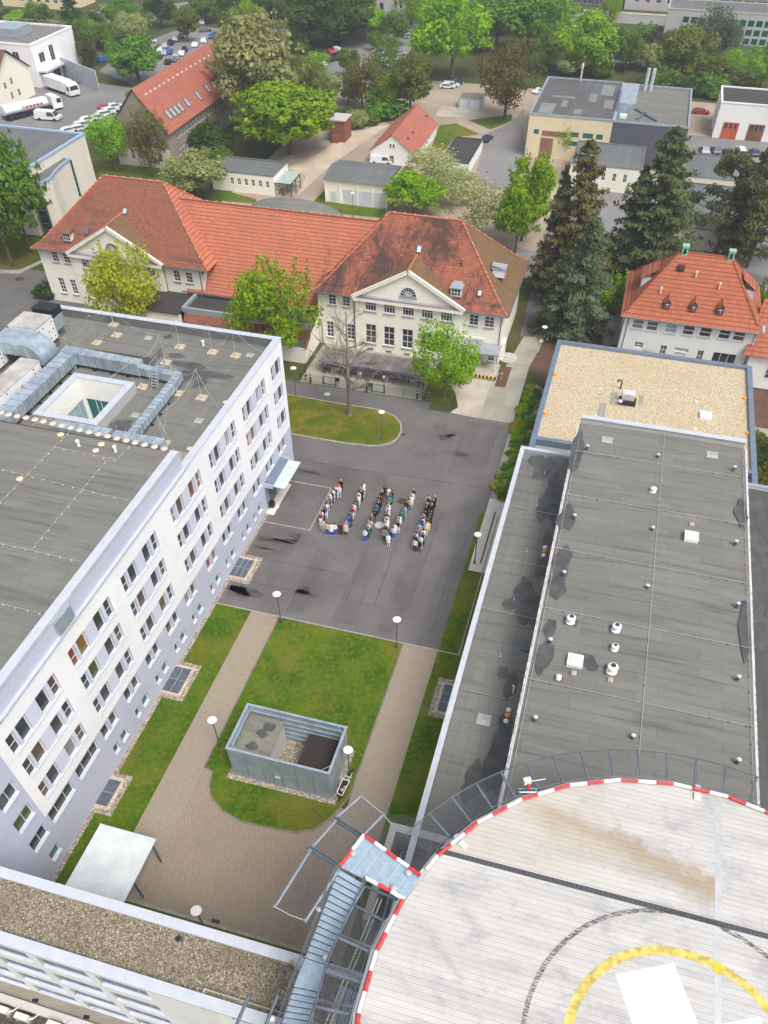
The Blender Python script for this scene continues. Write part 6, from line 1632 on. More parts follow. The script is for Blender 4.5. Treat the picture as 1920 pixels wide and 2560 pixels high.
for o in ew:window(bh,(bx1-.15,o[0],o[1]),pi/2,o[2]-o[0],o[3]-o[1],(.5,),(.7,),.1,.09,'frame','glass')
for o in swn:window(bh,(o[0],by0+.12,o[1]),0,o[2]-o[0],o[3]-o[1],(.5,),(.6,),.08,.06,'frame','glass')
kb=(13.75-6.75)/6.2
mb=MB();ex=-91.1;mb.poly([(ex,by0-.4,6.45),(ex,by1+.4,6.45),(-97.5,by1+.4,13.75),(-97.5,by0-.4,13.75)]);mb.poly([(-104.8,by0-.4,6.45),(-97.5,by0-.4,13.75),(-97.5,by1+.4,13.75),(-104.8,by1+.4,6.45)])
mb.build('roof',K['tilefar'],bh)
nrm=Vector((7.3,0,6.4)).normalized();o0=(ex,by0,6.45);up=Vector((-6.4,0,7.3)).normalized()
for p in((1090,745),(1118,728),(1143,712),(1168,695),(1212,665),(1283,620),(1345,575),(1385,550),(1510,465)):
 c=RP(A(1,*p),o0,nrm);mb=MB()
 for w_,h_,d,m in((1.25,2.0,.08,0),(.85,1.6,.12,1)):mb.poly([tuple(c+Vector((0,1,0))*(sx*w_/2)+up*(sy*h_/2)+nrm*d)for sx,sy in((-1,-1),(1,-1),(1,1),(-1,1))],m)
 mb.build('roof_window',[K['slate'],K['glasspale']],bh)
mb=MB()
for i in range(17):
 c=RP(A(1,945+465*i/16,612-284*i/16),o0,nrm);mb.box(c.x-.1,c.y-.28,c.z-.1,c.x+.2,c.y+.28,c.z+.18)
mb.build('roof_vents',K['cream2'],bh)
mb=MB();gy=RX(A(1,1500,590),bx1).y
mb.poly([(bx1+.05,gy-3.2,6.3),(bx1+.05,gy+3.2,6.3),(bx1+.05,gy,9.6)],0);mb.poly([(bx1+.3,gy-3.6,6.2),(bx1+.3,gy,10.0),(-94.6,gy,10.0)],1);mb.poly([(bx1+.3,gy+3.6,6.2),(-94.6,gy,10.0),(bx1+.3,gy,10.0)],1);mb.box(bx1-.1,gy-.6,7.0,bx1+.09,gy+.6,8.3,2)
mb.build('cross_gable',[K['brown'],K['tilefar'],K['glass']],bh)
# low white house, porch, garages, cottage, sheds
lo=flatblock('low_white_house','low white house with pale grey roof and a row of small windows',-79.2,154.0,-66.0,162,3.4,'cream','feltfar',.12,'feltfar',sw=[(-75.2+1.5*i,1.35,-74.5+1.5*i,2.5)for i in range(6)])
po=thing('glass_porch','green framed glass porch at the end of the low white house','porch',(-64.2,157,0))
mb=MB()
for x in(-66,-64.3,-62.6):
 for y in(154.4,157,159.6):mb.box(x-.07,y-.07,0,x+.07,y+.07,2.3)
for y in(154.4,159.6):mb.box(-66,y-.06,2.2,-62.6,y+.06,2.35);mb.box(-66,y-.05,1.0,-62.6,y+.05,1.08)
mb.box(-62.66,154.4,2.2,-62.54,159.6,2.35);mb.build('frame',K['green'],po)
mb=MB()
for i in range(6):mb.poly([(-66+.58*i,154.2,2.37),(-66+.58*i+.52,154.2,2.37),(-66+.58*i+.52,159.8,2.7),(-66+.58*i,159.8,2.7)])
mb.build('glass_roof',flat('pale_green_glass',(.40,.50,.47),.15,0,.6),po)
mb=MB();mb.box(-65.2,155.5,0,-64.2,156.3,.9);mb.build('timber_crates',K['wood'],loc=(-64.7,156,0),label='stack of tan timber crates inside the green framed porch',cat='crate')
ga=flatblock('garage_block','white garage block with four pale doors and dark grey roof',-55.4,154.2,-42.9,164.5,4.0,'cream','feltfar',0)
mb=MB();mb.poly([(-55.7,153.8,4.0),(-42.6,153.8,4.0),(-42.6,159.4,4.9),(-55.7,159.4,4.9)]);mb.poly([(-42.6,164.8,4.0),(-55.7,164.8,4.0),(-55.7,159.4,4.9),(-42.6,159.4,4.9)]);mb.poly([(-42.75,154.2,4),(-42.75,164.5,4),(-42.75,159.4,4.8)]);mb.build('felt_roof',K['feltfar'],ga)
for x0,x1,h in((-54.3,-53.0,2.0),(-51.7,-49.1,2.5),(-48.6,-46.1,2.5),(-45.6,-43.2,2.5)):
 mb=MB();mb.box(x0,154.13,0,x1,154.18,h);mb.box((x0+x1)/2-.02,154.11,0,(x0+x1)/2+.02,154.13,h,1);mb.build('garage_door',[K['sillw'],K['sill']],ga)
for x in(-55.3,-52.4,-48.85,-45.85,-43.0):mb=MB();mb.box(x-.15,154.06,0,x+.15,154.19,4.0);mb.build('pilaster',K['cream'],ga)
co=thing('white_cottage','white cottage with steep red gable roof beside the dirt yard','building',(-48.2,188,0))
cs=[(176.9+1.0+1.4*i,.7,176.9+1.7+1.4*i,2.0)for i in range(4)]+[(188,.8,189,2),(191,.8,192,2)]
mb=MB();facade(mb,(0,177),(1,0),(-53,-43.5),(0,2.35),[(-48.8,.2,-47.8,1.7)],.1,0,0,(0,1));facade(mb,(-43.5,0),(0,1),(177,198),(0,2.35),cs,.1,0,0,(-1,0))
mb.poly([(-53,177,2.35),(-43.5,177,2.35),(-48.2,177,5.35)]);mb.poly([(-53,198,0),(-43.5,198,0),(-43.5,198,2.35),(-48.2,198,5.35),(-53,198,2.35)]);mb.poly([(-53,177,0),(-53,198,0),(-53,198,2.35),(-53,177,2.35)]);mb.build('wall',K['offwhite'],co)
mb=MB();mb.poly([(-43.1,176.7,2.15),(-43.1,198.3,2.15),(-48.2,198.3,5.55),(-48.2,176.7,5.55)]);mb.poly([(-53.4,176.7,2.15),(-48.2,176.7,5.55),(-48.2,198.3,5.55),(-53.4,198.3,2.15)]);mb.build('roof',K['tilefar'],co)
window(co,(-48.8,177.1,.2),0,1.0,1.5,(.5,),(.5,));window(co,(-48.8,176.97,3.1),0,.5,.8,(),());window(co,(-48.1,176.97,3.1),0,.5,.8,(),())
for o in cs:window(co,(-43.6,o[0],o[1]),pi/2,o[2]-o[0],o[3]-o[1],(.5,),())
mb=MB()
for p in((985,900),(1015,860),(1105,755)):
 c=RP(A(2,*p),(-43.1,177,2.15),Vector((3.4,0,5.1)).normalized());mb.box(c.x-.25,c.y-.35,c.z-.05,c.x+.25,c.y+.35,c.z+.22)
mb.build('roof_hatches',K['slate'],co)
to=thing('brick_tower','small brown transformer tower with flat grey cap','tower',(-63.5,189.5,0))
mb=MB();mb.box(-65.4,187.4,0,-62.0,192.2,4.0);mb.box(-64.9,186.5,0,-63.4,187.4,1.4);mb.build('shaft',m_render('tower_brick',(.24,.09,.05),(.12,.06,.04),.3),to)
mb=MB();mb.box(-65.6,187.2,4.0,-61.8,192.4,4.2);mb.build('cap',K['concrete'],to)
tg=flatblock('double_garage','weathered double garage with two grey doors under the trees',-42.9,219,-37.2,224,2.1,'concrete','kerbdark',0)
for x in(-42.6,-40.0):
 mb=MB();mb.box(x,218.9,0,x+2.35,218.98,1.75);mb.build('garage_door',K['sillw'],tg)
ds=flatblock('dark_roofed_shed','long low shed with dark roof and white end wall at the asphalt yard',-37.4,175,-31.4,190.5,2.2,'offwhite','feltdark',.1,'feltdark')
# boiler house
bo=flatblock('boiler_house','straw yellow boiler house with patched flat roof and teal windows',-21.9,190.0,-4.6,218,7.6,'yellow','feltpatch',.3,'galv',sw=[(-20.6,4.2,-19.5,5.1),(-12.9,4.2,-11.1,5.15),(-10.3,4.2,-8.1,5.15),(-7.5,4.2,-6.1,5.15),(-12.9,2.6,-11.1,3.5),(-10.3,2.6,-8.1,3.5),(-7.5,2.6,-6.1,3.5)],fm='frameteal',gm='glassteal',cols=(),rows=())
mb=MB();mb.box(-18.9,189.93,0,-16.2,189.98,3.7);mb.box(-18.8,189.93,4.1,-13.4,189.98,5.0);mb.build('brick_gate',plain('brown_gate',(.26,.13,.08)),bo)
for i,(a,b)in enumerate(((-20.5,-17.5),(-16.4,-15.2),(-11,-9.4),(-8.9,-6.2),(-13.2,-11.6),(-7.5,-5.5),(-19,-14))):
 y=192+(i*5.3)%20;mb=MB();mb.sheet(rect(a,y,b,y+(9,6,7,10,4,8,1.5)[i]*.8),7.56+i*.001);mb.build('roof_patch',K['capgrey'],bo)
bd=flatblock('boiler_annex','dark slate clad annex of the boiler house with chimneys and flat roof',-4.55,190.0,10.5,217.5,7.5,'slate',m_felt and 'felt',.3,'galv')
mb=MB();mb.box(-4.3,196,7.4,-1.0,211,9.4);mb.build('plant_room',K['galv'],bd)
for y,n_ in((214.5,0),(214.5,1)):
 mb=MB();x=.3+1.2*n_;mb.tube((x,y,7),(x,y,11.5),.38,10);mb.build('chimney',K['capmetal'],bd)
mb=MB();mb.box(-3.6,193.2,7.4,-2.2,194.6,8.0);mb.build('fan_box',K['plastic'],bd)
mb=MB();mb.bar((-1,200,7.6),(4,193,7.6),.5,.3);mb.bar((0,193,7.6),(1.6,198,7.6),.4,.3);mb.build('roof_ducts',K['galvdark'],bd)
mb=MB();mb.tube((-14.4,217.5,7.4),(-14.4,217.5,10.2),.18,8);mb.lathe((-14.4,217.5,10.0),[(.28,0),(.3,.6),(.1,.9)],8);mb.build('vent_stack',K['cream2'],bo)
wk=flatblock('white_workshop','white workshop with an orange and a brown double door, right edge',17.2,213.5,48,226,6.6,'offwhite','feltdark',.25,'offwhite')
for x0,x1,m,lab in((18.9,22.3,(.50,.10,.04),'orange gate'),(24.4,27.8,(.20,.09,.05),'brown gate')):
 mb=MB();mb.box(x0,213.4,0,x1,213.48,3.15,0)
 for i in range(3):mb.box(x0+.4+i*1.0,213.37,2.0,x0+.95+i*1.0,213.4,2.95,1)
 mb.build('gate',[plain(lab.replace(' ','_'),m),K['glass']],wk,label=lab+' with three dark panes')
flatblock('metal_roofed_shed','low cream shed with pale grey metal roof in front of the dark annex',-10.8,174.2,3,188,4.3,'cream','feltfar',.08,'feltfar',sw=[(-4.4+2.1*i,1.9,-3.7+2.1*i,3.3)for i in range(3)])
flatblock('grey_roofed_shed','grey roofed shed half hidden behind the tall middle conifer',11.8,175,20.3,188.5,3.8,'cream2','feltfar',.08,'feltfar')
flatblock('lean_to_shed','cream shed with two tone grey sheet roof behind the conifers',10.8,151,21.6,173,3.4,'cream','feltfar',.08,'feltfar')
# town edge
of=flatblock('office_block','grey three storey office block with green window panels, far right',2.2,300,60,314,7.2,'concrete','feltfar',.25,'concrete',sw=[(6.8+2.3*i,z,8.6+2.3*i,z+1.45)for i in range(14)for z in(4.3,2.2,.2)],fm='frameteal',gm='glass',cols=(),rows=())
mint=flat('mint_panel',(.22,.52,.40))
for i in range(12):
 for z in(4.3,2.2,.2):mb=MB();mb.box(6.2+2.3*i,299.93,z,6.75+2.3*i,299.98,z+1.45);mb.build('green_panel',mint,of)
flatblock('pale_villa','pale grey block with dark windows at the top centre',-92.5,302,-78.5,318,8.2,'concrete','feltfar',.2,'concrete',sw=[(-90.8,2.8,-89.2,4.3),(-86.9,.6,-85.4,4.2),(-82.0,3.0,-81.0,5.0),(-80.3,3.0,-79.3,5.2)],cols=(),rows=())
flatblock('yellow_house','ochre house with dark roof at the top left corner',-215,286,-188,300,6.0,'yellow','feltdark',.3,'feltdark',sw=[(-211+3.2*i,1.6,-209.5+3.2*i,3.4)for i in range(7)])
flatblock('grey_town_house','grey plain block beyond the main road at the top right',-12,338,8,352,9,'concrete','feltfar',.2,'concrete',sw=[(-9+3.5*i,2,-7.5+3.5*i,5)for i in range(5)])
flatblock('red_framed_house','dark red framed shop building beyond the main road at the top',-48,340,-16,352,5,'slate','feltfar',.2,'redband',sw=[(-46+4*i,.5,-43+4*i,3)for i in range(7)])
flatblock('long_shop','long low shop block beyond the main road at the top right corner',12,344,60,358,6,'brown','feltfar',.2,'redband',sw=[(14+4*i,.5,17+4*i,3)for i in range(10)])
# left edge: white gabled house, white flat block, screen wall
wh=thing('white_gabled_house','white house with brown gable roof at the left picture edge','building',(-156,192,0))
mb=MB();hy0,hy1,hx=186.0,200.6,-149.0
swn=[(189.5,3.6,190.5,4.9),(192.3,3.9,193.3,5.2),(191,1.2,192,2.6),(194,1.2,195,2.6)]
facade(mb,(hx,0),(0,1),(hy0,hy1),(0,6.0),swn,.12,0,0,(-1,0));mb.poly([(hx,hy0,6.0),(hx,hy1,6.0),(hx,(hy0+hy1)/2,10.2)]);mb.poly([(-170,hy0,0),(hx,hy0,0),(hx,hy0,6),(-170,hy0,6)]);mb.poly([(-170,hy1,0),(hx,hy1,0),(hx,hy1,6),(-170,hy1,6)]);mb.build('wall',K['cream'],wh)
for o in swn:window(wh,(hx-.12,o[0],o[1]),pi/2,o[2]-o[0],o[3]-o[1],(.5,),(.6,))
mb=MB();ym=(hy0+hy1)/2;mb.poly([(-170,hy0-.7,5.6),(hx+.6,hy0-.7,5.6),(hx+.6,ym,10.6),(-170,ym,10.6)]);mb.poly([(-170,hy1+.7,5.6),(-170,ym,10.6),(hx+.6,ym,10.6),(hx+.6,hy1+.7,5.6)]);mb.build('roof',K['tilebrown'],wh)
wb=flatblock('white_flat_block','white flat roofed block with roof terrace and railing, upper left',-172,206,-150.6,226,8.6,'white','kerbdark',.4,'white',sw=[(-156.5,5.6,-154.7,7.2)],ew=[(208.5,4.6,211,6.6),(213.5,4.0,215.5,7.2),(208,.4,211,2.6),(213,.4,216,2.6)],cols=(.5,),rows=())
mb=MB();mb.path([(-171,207,9.9),(-151,207,9.9),(-151,225,9.9),(-171,225,9.9)],.05,4)
for i in range(10):mb.tube((-171+2.2*i,207,9),(-171+2.2*i,207,9.9),.04,4);mb.tube((-151,207+2*i,9),(-151,207+2*i,9.9),.04,4)
mb.build('railing',K['galv'],wb)
mb=MB();mb.box(-165,212,8.6,-158,219,10.4);mb.build('roof_plant',K['galv'],wb)
mb=MB();mb.box(-150.6,206.5,3.1,-148.2,218,3.45);mb.build('loading_canopy',K['capmetal'],wb)
mb=MB();mb.prism([(-150.0,216.2),(-134.7,207.3),(-134.6,207.6),(-149.9,216.5)],0,4.3);mb.build('screen_wall',plain('grey_screen',(.44,.46,.50)),loc=(-142,212,0),label='tall plain grey screen wall beside the white box truck',cat='wall')
# -- vehicles
VS=.72
def car_proto(kind):
 me={}
 if kind=='van':prof=[(-2.4,.35),(2.4,.35),(2.45,.9),(1.75,1.05),(1.2,1.95),(-2.35,2.0),(-2.45,.6)];gl=[(1.72,1.1),(1.22,1.85),(.2,1.85),(.2,1.1)];wd=1.9
 elif kind=='estate':prof=[(-2.2,.3),(2.15,.3),(2.2,.7),(1.2,.9),(.55,1.42),(-1.9,1.45),(-2.2,.85)];gl=[(1.05,.92),(.52,1.36),(-1.8,1.38),(-2.0,.92)];wd=1.78
 else:prof=[(-2.0,.3),(2.0,.3),(2.05,.68),(1.1,.88),(.4,1.42),(-1.1,1.44),(-1.85,.95),(-2.05,.7)];gl=[(.98,.9),(.38,1.36),(-1.05,1.38),(-1.65,.95)];wd=1.72
 mb=MB();k=len(prof);h=wd/2
 def pt(p,s,ins):return(p[0],s*(h-ins),p[1])
 ins=[0.12 if p[1]>1.1 else(.03 if p[1]>.8 else 0)for p in prof]
 for s in(-1,1):mb.v+=[pt(p,s,i*1.6)for p,i in zip(prof,ins)]
 for i in range(k):j=(i+1)%k;mb.f.append((i,j,k+j,k+i));mb.m.append(0)
 mb.f.append(tuple(range(k-1,-1,-1)));mb.m.append(0);mb.f.append(tuple(range(k,2*k)));mb.m.append(0)
 me['body']=mb.mesh('car_body',[K['paintwhite']])
 g=MB()
 for s in(-1,1):g.poly([(p[0],s*(h-(.165 if p[1]>1.1 else .01)+.012),p[1])for p in gl])
 fx,fz,rx,rz=gl[0][0],gl[0][1],gl[1][0],gl[1][1]
 for(a,b,c,d)in(((fx+.14,fz),(rx+.12,rz),0,0),):g.poly([(a[0]+.02,-h+.22,a[1]-.0),(a[0]+.02,h-.22,a[1]),(b[0]+.02,h-.3,b[1]),(b[0]+.02,-h+.3,b[1])])
 if kind!='van':g.poly([(gl[3][0]-.14,-h+.25,gl[3][1]),(gl[3][0]-.14,h-.25,gl[3][1]),(gl[2][0]-.08,h-.32,gl[2][1]),(gl[2][0]-.08,-h+.32,gl[2][1])])
 me['glass']=g.mesh('car_windows',[K['glass']])
 wv=MB();wv.tube((0,-.1,0),(0,.1,0),.32,12);me['wheel']=wv.mesh('wheel',[K['rubber']])
 hb=MB();hb.box(-.04,-.16,-.06,.04,.16,.06);me['lamp']=hb.mesh('headlight',[K['paintwhite']])
 me['axle']=(1.3 if kind!='van' else 1.55,-1.25 if kind!='van' else-1.5);me['h']=h;me['front']=prof[2]
 return me
CP={k:car_proto(k)for k in('hatch','estate','van')}
CARM={'white':(.72,.73,.75),'black':(.015,.015,.018),'silver':(.36,.38,.40),'grey':(.12,.13,.14),'blue':(.02,.10,.35),'red':(.45,.02,.02),'dark blue':(.02,.04,.10),'orange':(.6,.2,.03),'beige':(.45,.38,.28)}
CARMAT={k:plain('car_paint_'+k.replace(' ','_'),v,.25,.1,.6,.02)for k,v in CARM.items()}
def car(p,col,rz,label,kind='hatch',group='parked cars'):
 c=G(p)if not isinstance(p,Vector)else p
 me=CP[kind];t=thing('parked_car' if kind!='van' else 'parked_van',label,'car' if kind!='van' else 'van',c,group,rz)
 t.scale=(1,1,VS)
 OFF[t.name]=Vector((0,0,0))
 add('body',me['body'],t,mats=[CARMAT[col]]);add('windows',me['glass'],t)
 for ax in me['axle']:
  for s in(-1,1):add('wheel',me['wheel'],t,(ax,s*(me['h']-.08),.32))
 for s in(-1,1):add('headlight',me['lamp'],t,(me['front'][0],s*(me['h']-.3),me['front'][1]-.02))
 return t
def carrow(seq,where):
 n={}
 for s in seq:n[s[1]]=n.get(s[1],0)+1
 k={}
 for s in seq:
  col=s[1];k[col]=k.get(col,0)+1
  kd=s[3]if len(s)>3 else 'hatch';nm='van' if kd=='van' else 'car'
  lab=f'{col} {nm} {where}' if n[col]==1 else f'{col} {nm} {where}, {ordn[k[col] - 1]} {col} from left'
  car(s[0],col,s[2],lab,kd)
carrow([(A(1,1090,410),'black',1.9),(A(1,1100,345),'blue',1.9),(A(1,1145,375),'silver',1.9),(A(1,1180,355),'white',1.9),(A(1,1200,330),'black',1.9),(A(1,1265,300),'white',1.9),(A(1,1325,270),'white',1.9,'estate'),(A(1,1375,245),'blue',1.9),(A(1,1330,205),'grey',.6),(A(1,1140,395),'grey',1.9),(A(1,1400,235),'dark blue',1.9)],'in the car park behind the long red roofed house')
carrow([(A(1,1040+34*i,330-22*i-(i%2)*4),('white','silver','black','white','grey','dark blue','white','red')[i%8],1.9)for i in range(9)]+[(A(1,960+36*i,430-26*i),('grey','white','black','silver')[i%4],1.9)for i in range(4)],'in the outer rows behind the red roofed house')
carrow([(A(2,60+55*i,245+9*i),('black','white','silver','grey','dark blue')[i%5],1.4)for i in range(6)],'along the lane beside the tall pale tree')
carrow([(A(2,650+36*i,540-28*i),('white','black','silver','white','dark blue')[i%5],.3)for i in range(6)],'in the outer row of the middle car park')
carrow([(A(1,975,275),'white',.3),(A(1,1530,360),'black',.4),(A(1,1550,405),'white',.4),(A(1,1500,330),'silver',.4),(A(1,1560,440),'grey',.4)],'at the far end of the red roofed house')
carrow([(A(1,625,145),'black',.2),(A(1,705,70),'white',.2,'van'),(A(1,610,95),'grey',.2),(A(1,785,165),'white',.3),(A(1,880,150),'black',.3)],'on the main road at the upper left')
carrow([(A(1,405,265),'orange',.3),(A(1,680,395),'blue',1.2,'van')],'between the trees at the upper left')
carrow([(A(1,450,855),'white',.9),(A(1,520,840),'white',.9,'estate'),(A(1,545,815),'white',.9,'estate'),(A(1,575,785),'white',.9),(A(1,640,770),'white',.9),(A(1,690,745),'white',.9,'estate'),(A(1,720,725),'white',.9,'estate'),(A(1,745,700),'white',.9),(A(1,690,705),'red',.9)],'in the line along the depot yard')
carrow([(A(2,200,190),'grey',1.3),(A(2,300,205),'grey',1.3),(A(2,345,205),'silver',1.3),(A(2,610,195),'black',.8),(A(2,605,215),'grey',.8)],'on the upper lane under the big dark tree')
carrow([(A(2,430,425),'white',2.4),(A(2,450,405),'black',2.4),(A(2,475,392),'black',2.4),(A(2,500,385),'black',2.4),(A(2,475,345),'red',2.4),(A(2,525,345),'white',2.4,'van'),(A(2,545,360),'blue',2.4),(A(2,430,382),'black',2.4)],'in the dark row left of the middle car park')
carrow([(A(2,545,575),'white',.1,'estate'),(A(2,730,590),'orange',.1),(A(2,740,505),'white',.3),(A(2,800,515),'white',.3),(A(2,720,440),'white',.3),(A(2,840,480),'silver',.3),(A(2,850,450),'white',.3),(A(2,840,430),'red',.3),(A(2,880,400),'white',.3),(A(2,860,380),'black',.3),(A(2,910,410),'beige',.3),(A(2,790,385),'white',.3),(A(2,925,355),'silver',.3),(A(2,800,350),'white',.3)],'in the middle car park between the trees')
carrow([(A(2,990,245),'silver',.7),(A(2,1000,220),'white',.7),(A(2,1020,200),'dark blue',.7),(A(2,1040,185),'silver',.7),(A(2,1030,220),'grey',.7)],'in the upper car park row near the pale block')
carrow([(A(2,1240,570),'white',.15),(A(2,1265,560),'white',.15,'estate'),(A(2,1290,545),'dark blue',.15)],'under the big tree beside the double garage')
carrow([(A(2,1495,910),'dark blue',1.4)],'parked at the end of the dark roofed shed')
carrow([(A(3,600,300),'dark blue',1.2),(A(3,595,345),'white',1.2),(A(3,615,320),'silver',1.2),(A(3,600,375),'black',1.2),(A(3,520,360),'white',1.2),(A(3,830,315),'red',1.2),(A(3,815,420),'grey',1.2),(A(3,850,280),'orange',1.2)],'behind the boiler house between the trees')
carrow([(A(3,1220,735),'red',.05)],'parked beside the white workshop');carrow([(A(3,170,600),'white',1.2)],'parked at the left flank of the boiler house')
carrow([(A(3,1245,985),'silver',1.7),(A(3,1320,985),'grey',1.7),(A(3,1395,1000),'black',1.7),(A(3,1480,985),'white',1.7),(A(3,1570,1000),'dark blue',1.7)],'in the yard in front of the white workshop')
carrow([(A(3,1420,22),'white',.1,'van'),(A(3,1460,20),'blue',.1,'van')],'at the top right corner');carrow([(A(2,815,1055),'white',.1,'van')],'standing behind the garage block with only its roof showing')
# depot trucks
def truck_wheels(t,xs,w_=2.3):
 mb0=MB();mb0.tube((0,-.14,0),(0,.14,0),.48,14);me=mb0.mesh('wheel',[K['rubber']])
 for x in xs:
  for s in(-1,1):add('wheel',me,t,(x,s*(w_/2-.14),.48))
def cab(t,x0):
 mb=MB();prof=[(x0,.5),(x0+2.1,.5),(x0+2.2,1.6),(x0+1.95,3.0),(x0+1.2,3.5),(x0,3.5)]
 n0=len(mb.v);mb.v+=[(p[0],s*1.22,p[1])for s in(-1,1)for p in prof];k=len(prof)
 for i in range(k):j=(i+1)%k;mb.f.append((i,j,k+j,k+i));mb.m.append(0)
 mb.f.append(tuple(range(k-1,-1,-1)));mb.m.append(0);mb.f.append(tuple(range(k,2*k)));mb.m.append(0)
 add('cab',mb.mesh('cab',[K['paintwhite']]),t)
 g=MB();g.poly([(x0+2.2,-1.05,1.75),(x0+2.2,1.05,1.75),(x0+1.99,1.05,2.85),(x0+1.99,-1.05,2.85)])
 for s in(-1,1):g.poly([(x0+1.0,s*1.235,1.7),(x0+2.0,s*1.235,1.7),(x0+1.85,s*1.235,2.75),(x0+1.0,s*1.235,2.75)])
 add('cab_windows',g.mesh('cab_windows',[K['glass']]),t)
 mb=MB();mb.box(x0-1.0,-1.1,.45,x0+2.1,1.1,.75);add('chassis',mb.mesh('chassis',[K['black']]),t)
a,b=G(A(1,325,570)),G(A(1,500,630));v=b-a
t=thing('box_truck','white box truck backed up to the white block beside the grey screen wall','truck',a,None,atan2(v.y,v.x));OFF[t.name]=Vector((0,0,0));t.scale=(1.12,1.12,.8)
mb=MB();mb.box(.2,-1.25,.95,8.0,1.25,3.7);add('cargo_box',mb.mesh('cargo_box',[K['paintwhite']]),t);cab(t,8.3);truck_wheels(t,(1.4,2.6,9.3))
mb=MB();mb.box(.3,-1.0,.55,8.4,1.0,.95);add('frame',mb.mesh('frame',[K['black']]),t)
a,b=G(A(1,30,785)),G(A(1,385,700));v=b-a
t=thing('tank_truck','white tank truck with red and blue lettering on its tank in the depot yard','truck',a,None,atan2(v.y,v.x));OFF[t.name]=Vector((0,0,0));t.scale=(1.2,1.2,.85)
mb=MB();mb.tube((.2,0,2.35),(9.4,0,2.35),1.2,20);add('tank',mb.mesh('tank',[K['paintwhite']],smooth=False),t);cab(t,10.2);truck_wheels(t,(1.2,2.4,3.6,8.6,11.3))
mb=MB();mb.box(.2,-1.0,.6,10.5,1.0,1.2);add('frame',mb.mesh('frame',[K['black']]),t)
mb=MB()
for i,(x0,x1)in enumerate(((4.6,5.1),(5.3,5.9),(6.1,6.6),(6.8,7.5),(7.7,8.2))):mb.box(x0,-1.235,2.2,x1,-1.205,2.7,0)
mb.box(3.8,-1.235,2.15,4.4,-1.205,2.8,1);add('lettering',mb.mesh('lettering',[K['red'],K['bluetrim']]),t)
t=thing('white_van','white delivery van parked beside the tank truck','van',G(A(1,320,775)),None,.0);OFF[t.name]=Vector((0,0,0));t.scale=(1.25,1.25,.95)
me=CP['van'];t.rotation_euler.z=.1;add('body',me['body'],t,mats=[CARMAT['white']]);add('windows',me['glass'],t)
for ax in me['axle']:
 for s in(-1,1):add('wheel',me['wheel'],t,(ax,s*(me['h']-.08),.32))
 # -- trees and plants
def leafmesh(name,C_,N_,size,mat,asp=.62):
 """one small folded-free quad per leaf clump; C_ centres, N_ normals, all numpy"""
 n=len(C_);nn=N_/(np.linalg.norm(N_,axis=1,keepdims=True)+1e-9)
 r=rng.normal(size=(n,3));u=np.cross(nn,r);u/=np.linalg.norm(u,axis=1,keepdims=True)+1e-9;v=np.cross(nn,u)
 s=(size*rng.uniform(.6,1.35,n))[:,None]
 P=np.stack([C_-u*s,C_-v*s*asp,C_+u*s,C_+v*s*asp],1).reshape(-1,3)
 me=bpy.data.meshes.new(name)
 me.vertices.add(4*n);me.vertices.foreach_set('co',P.astype(np.float32).ravel())
 me.loops.add(4*n);me.loops.foreach_set('vertex_index',np.arange(4*n,dtype=np.int32))
 me.polygons.add(n);me.polygons.foreach_set('loop_start',np.arange(0,4*n,4,dtype=np.int32))
 try:me.polygons.foreach_set('loop_total',np.full(n,4,dtype=np.int32))
 except Exception:pass
 me.materials.append(mat);me.update(calc_edges=True);me.validate()
 return me
def sph(n):
 v=rng.normal(size=(n,3));return v/np.linalg.norm(v,axis=1,keepdims=True)
def broad(seed,per=560,lobes=17,rx=.5,z0=.22,size=.026,flat=1.0,dens=1.0,top=1.0):
 """unit crown: width 1, height 1 (trunk foot at 0)"""
 global rng
 rng=np.random.default_rng(seed)
 Cs,Ns,L=[],[],[]
 zc=(z0+top)/2;rz=(top-z0)/2
 for i in range(lobes):
  d=sph(1)[0];f=rng.uniform(.4,.95)**.8
  c=np.array([d[0]*rx*f,d[1]*rx*f,zc+d[2]*rz*f*.92]);r=rng.uniform(.10,.27)*(1.2-.45*f)
  L.append((c,r));m=int(per*(r/.2)**2*dens)
  q=sph(m);rad=r*rng.uniform(.5,1.08,m)**.6
  nz=1+.18*np.sin(q[:,0]*9+i)*np.cos(q[:,1]*8+i*2)
  p=c+q*(rad*nz)[:,None]*np.array([1,1,.82*flat])
  Cs.append(p);Ns.append(q+rng.normal(size=(m,3))*.55+np.array([0,0,.45]))
 m=int(per*1.6*dens);q=sph(m)*rng.uniform(.2,.9,m)[:,None]
 Cs.append(np.stack([q[:,0]*rx,q[:,1]*rx,zc+q[:,2]*rz],1));Ns.append(sph(m))
 # sprigs of leaves reaching out past the lobes
 for i in range(46):
  q=sph(1)[0];k=rng.uniform(.86,1.13);m=int(per*.045)+6
  if q[2]<-.5:continue
  c=np.array([q[0]*rx*k*.95,q[1]*rx*k*.95,zc+q[2]*rz*k*.97]);d=np.array([q[0],q[1],q[2]+.5])*.05
  tt=rng.uniform(-1.4,1,m)[:,None]
  Cs.append(c+d*tt+rng.normal(size=(m,3))*.018);Ns.append(q+rng.normal(size=(m,3))*.7)
 C_=np.concatenate(Cs);N_=np.concatenate(Ns);ok=C_[:,2]>z0*.8
 me=leafmesh('crown',C_[ok],N_[ok],size,K['bark'])
 tb=MB();tb.tube((0,0,0),(0.01,0,z0*1.1),.028,7,0,.02);tb.tube((.01,0,z0*1.1),(0,.01,.78*top),.02,6,0,.006)
 for c,r in L[:9]:tb.tube((0.005,0,z0+(c[2]-z0)*.25),tuple(c),.011,5,0,.003)
 return me,tb.mesh('trunk',[K['bark']])
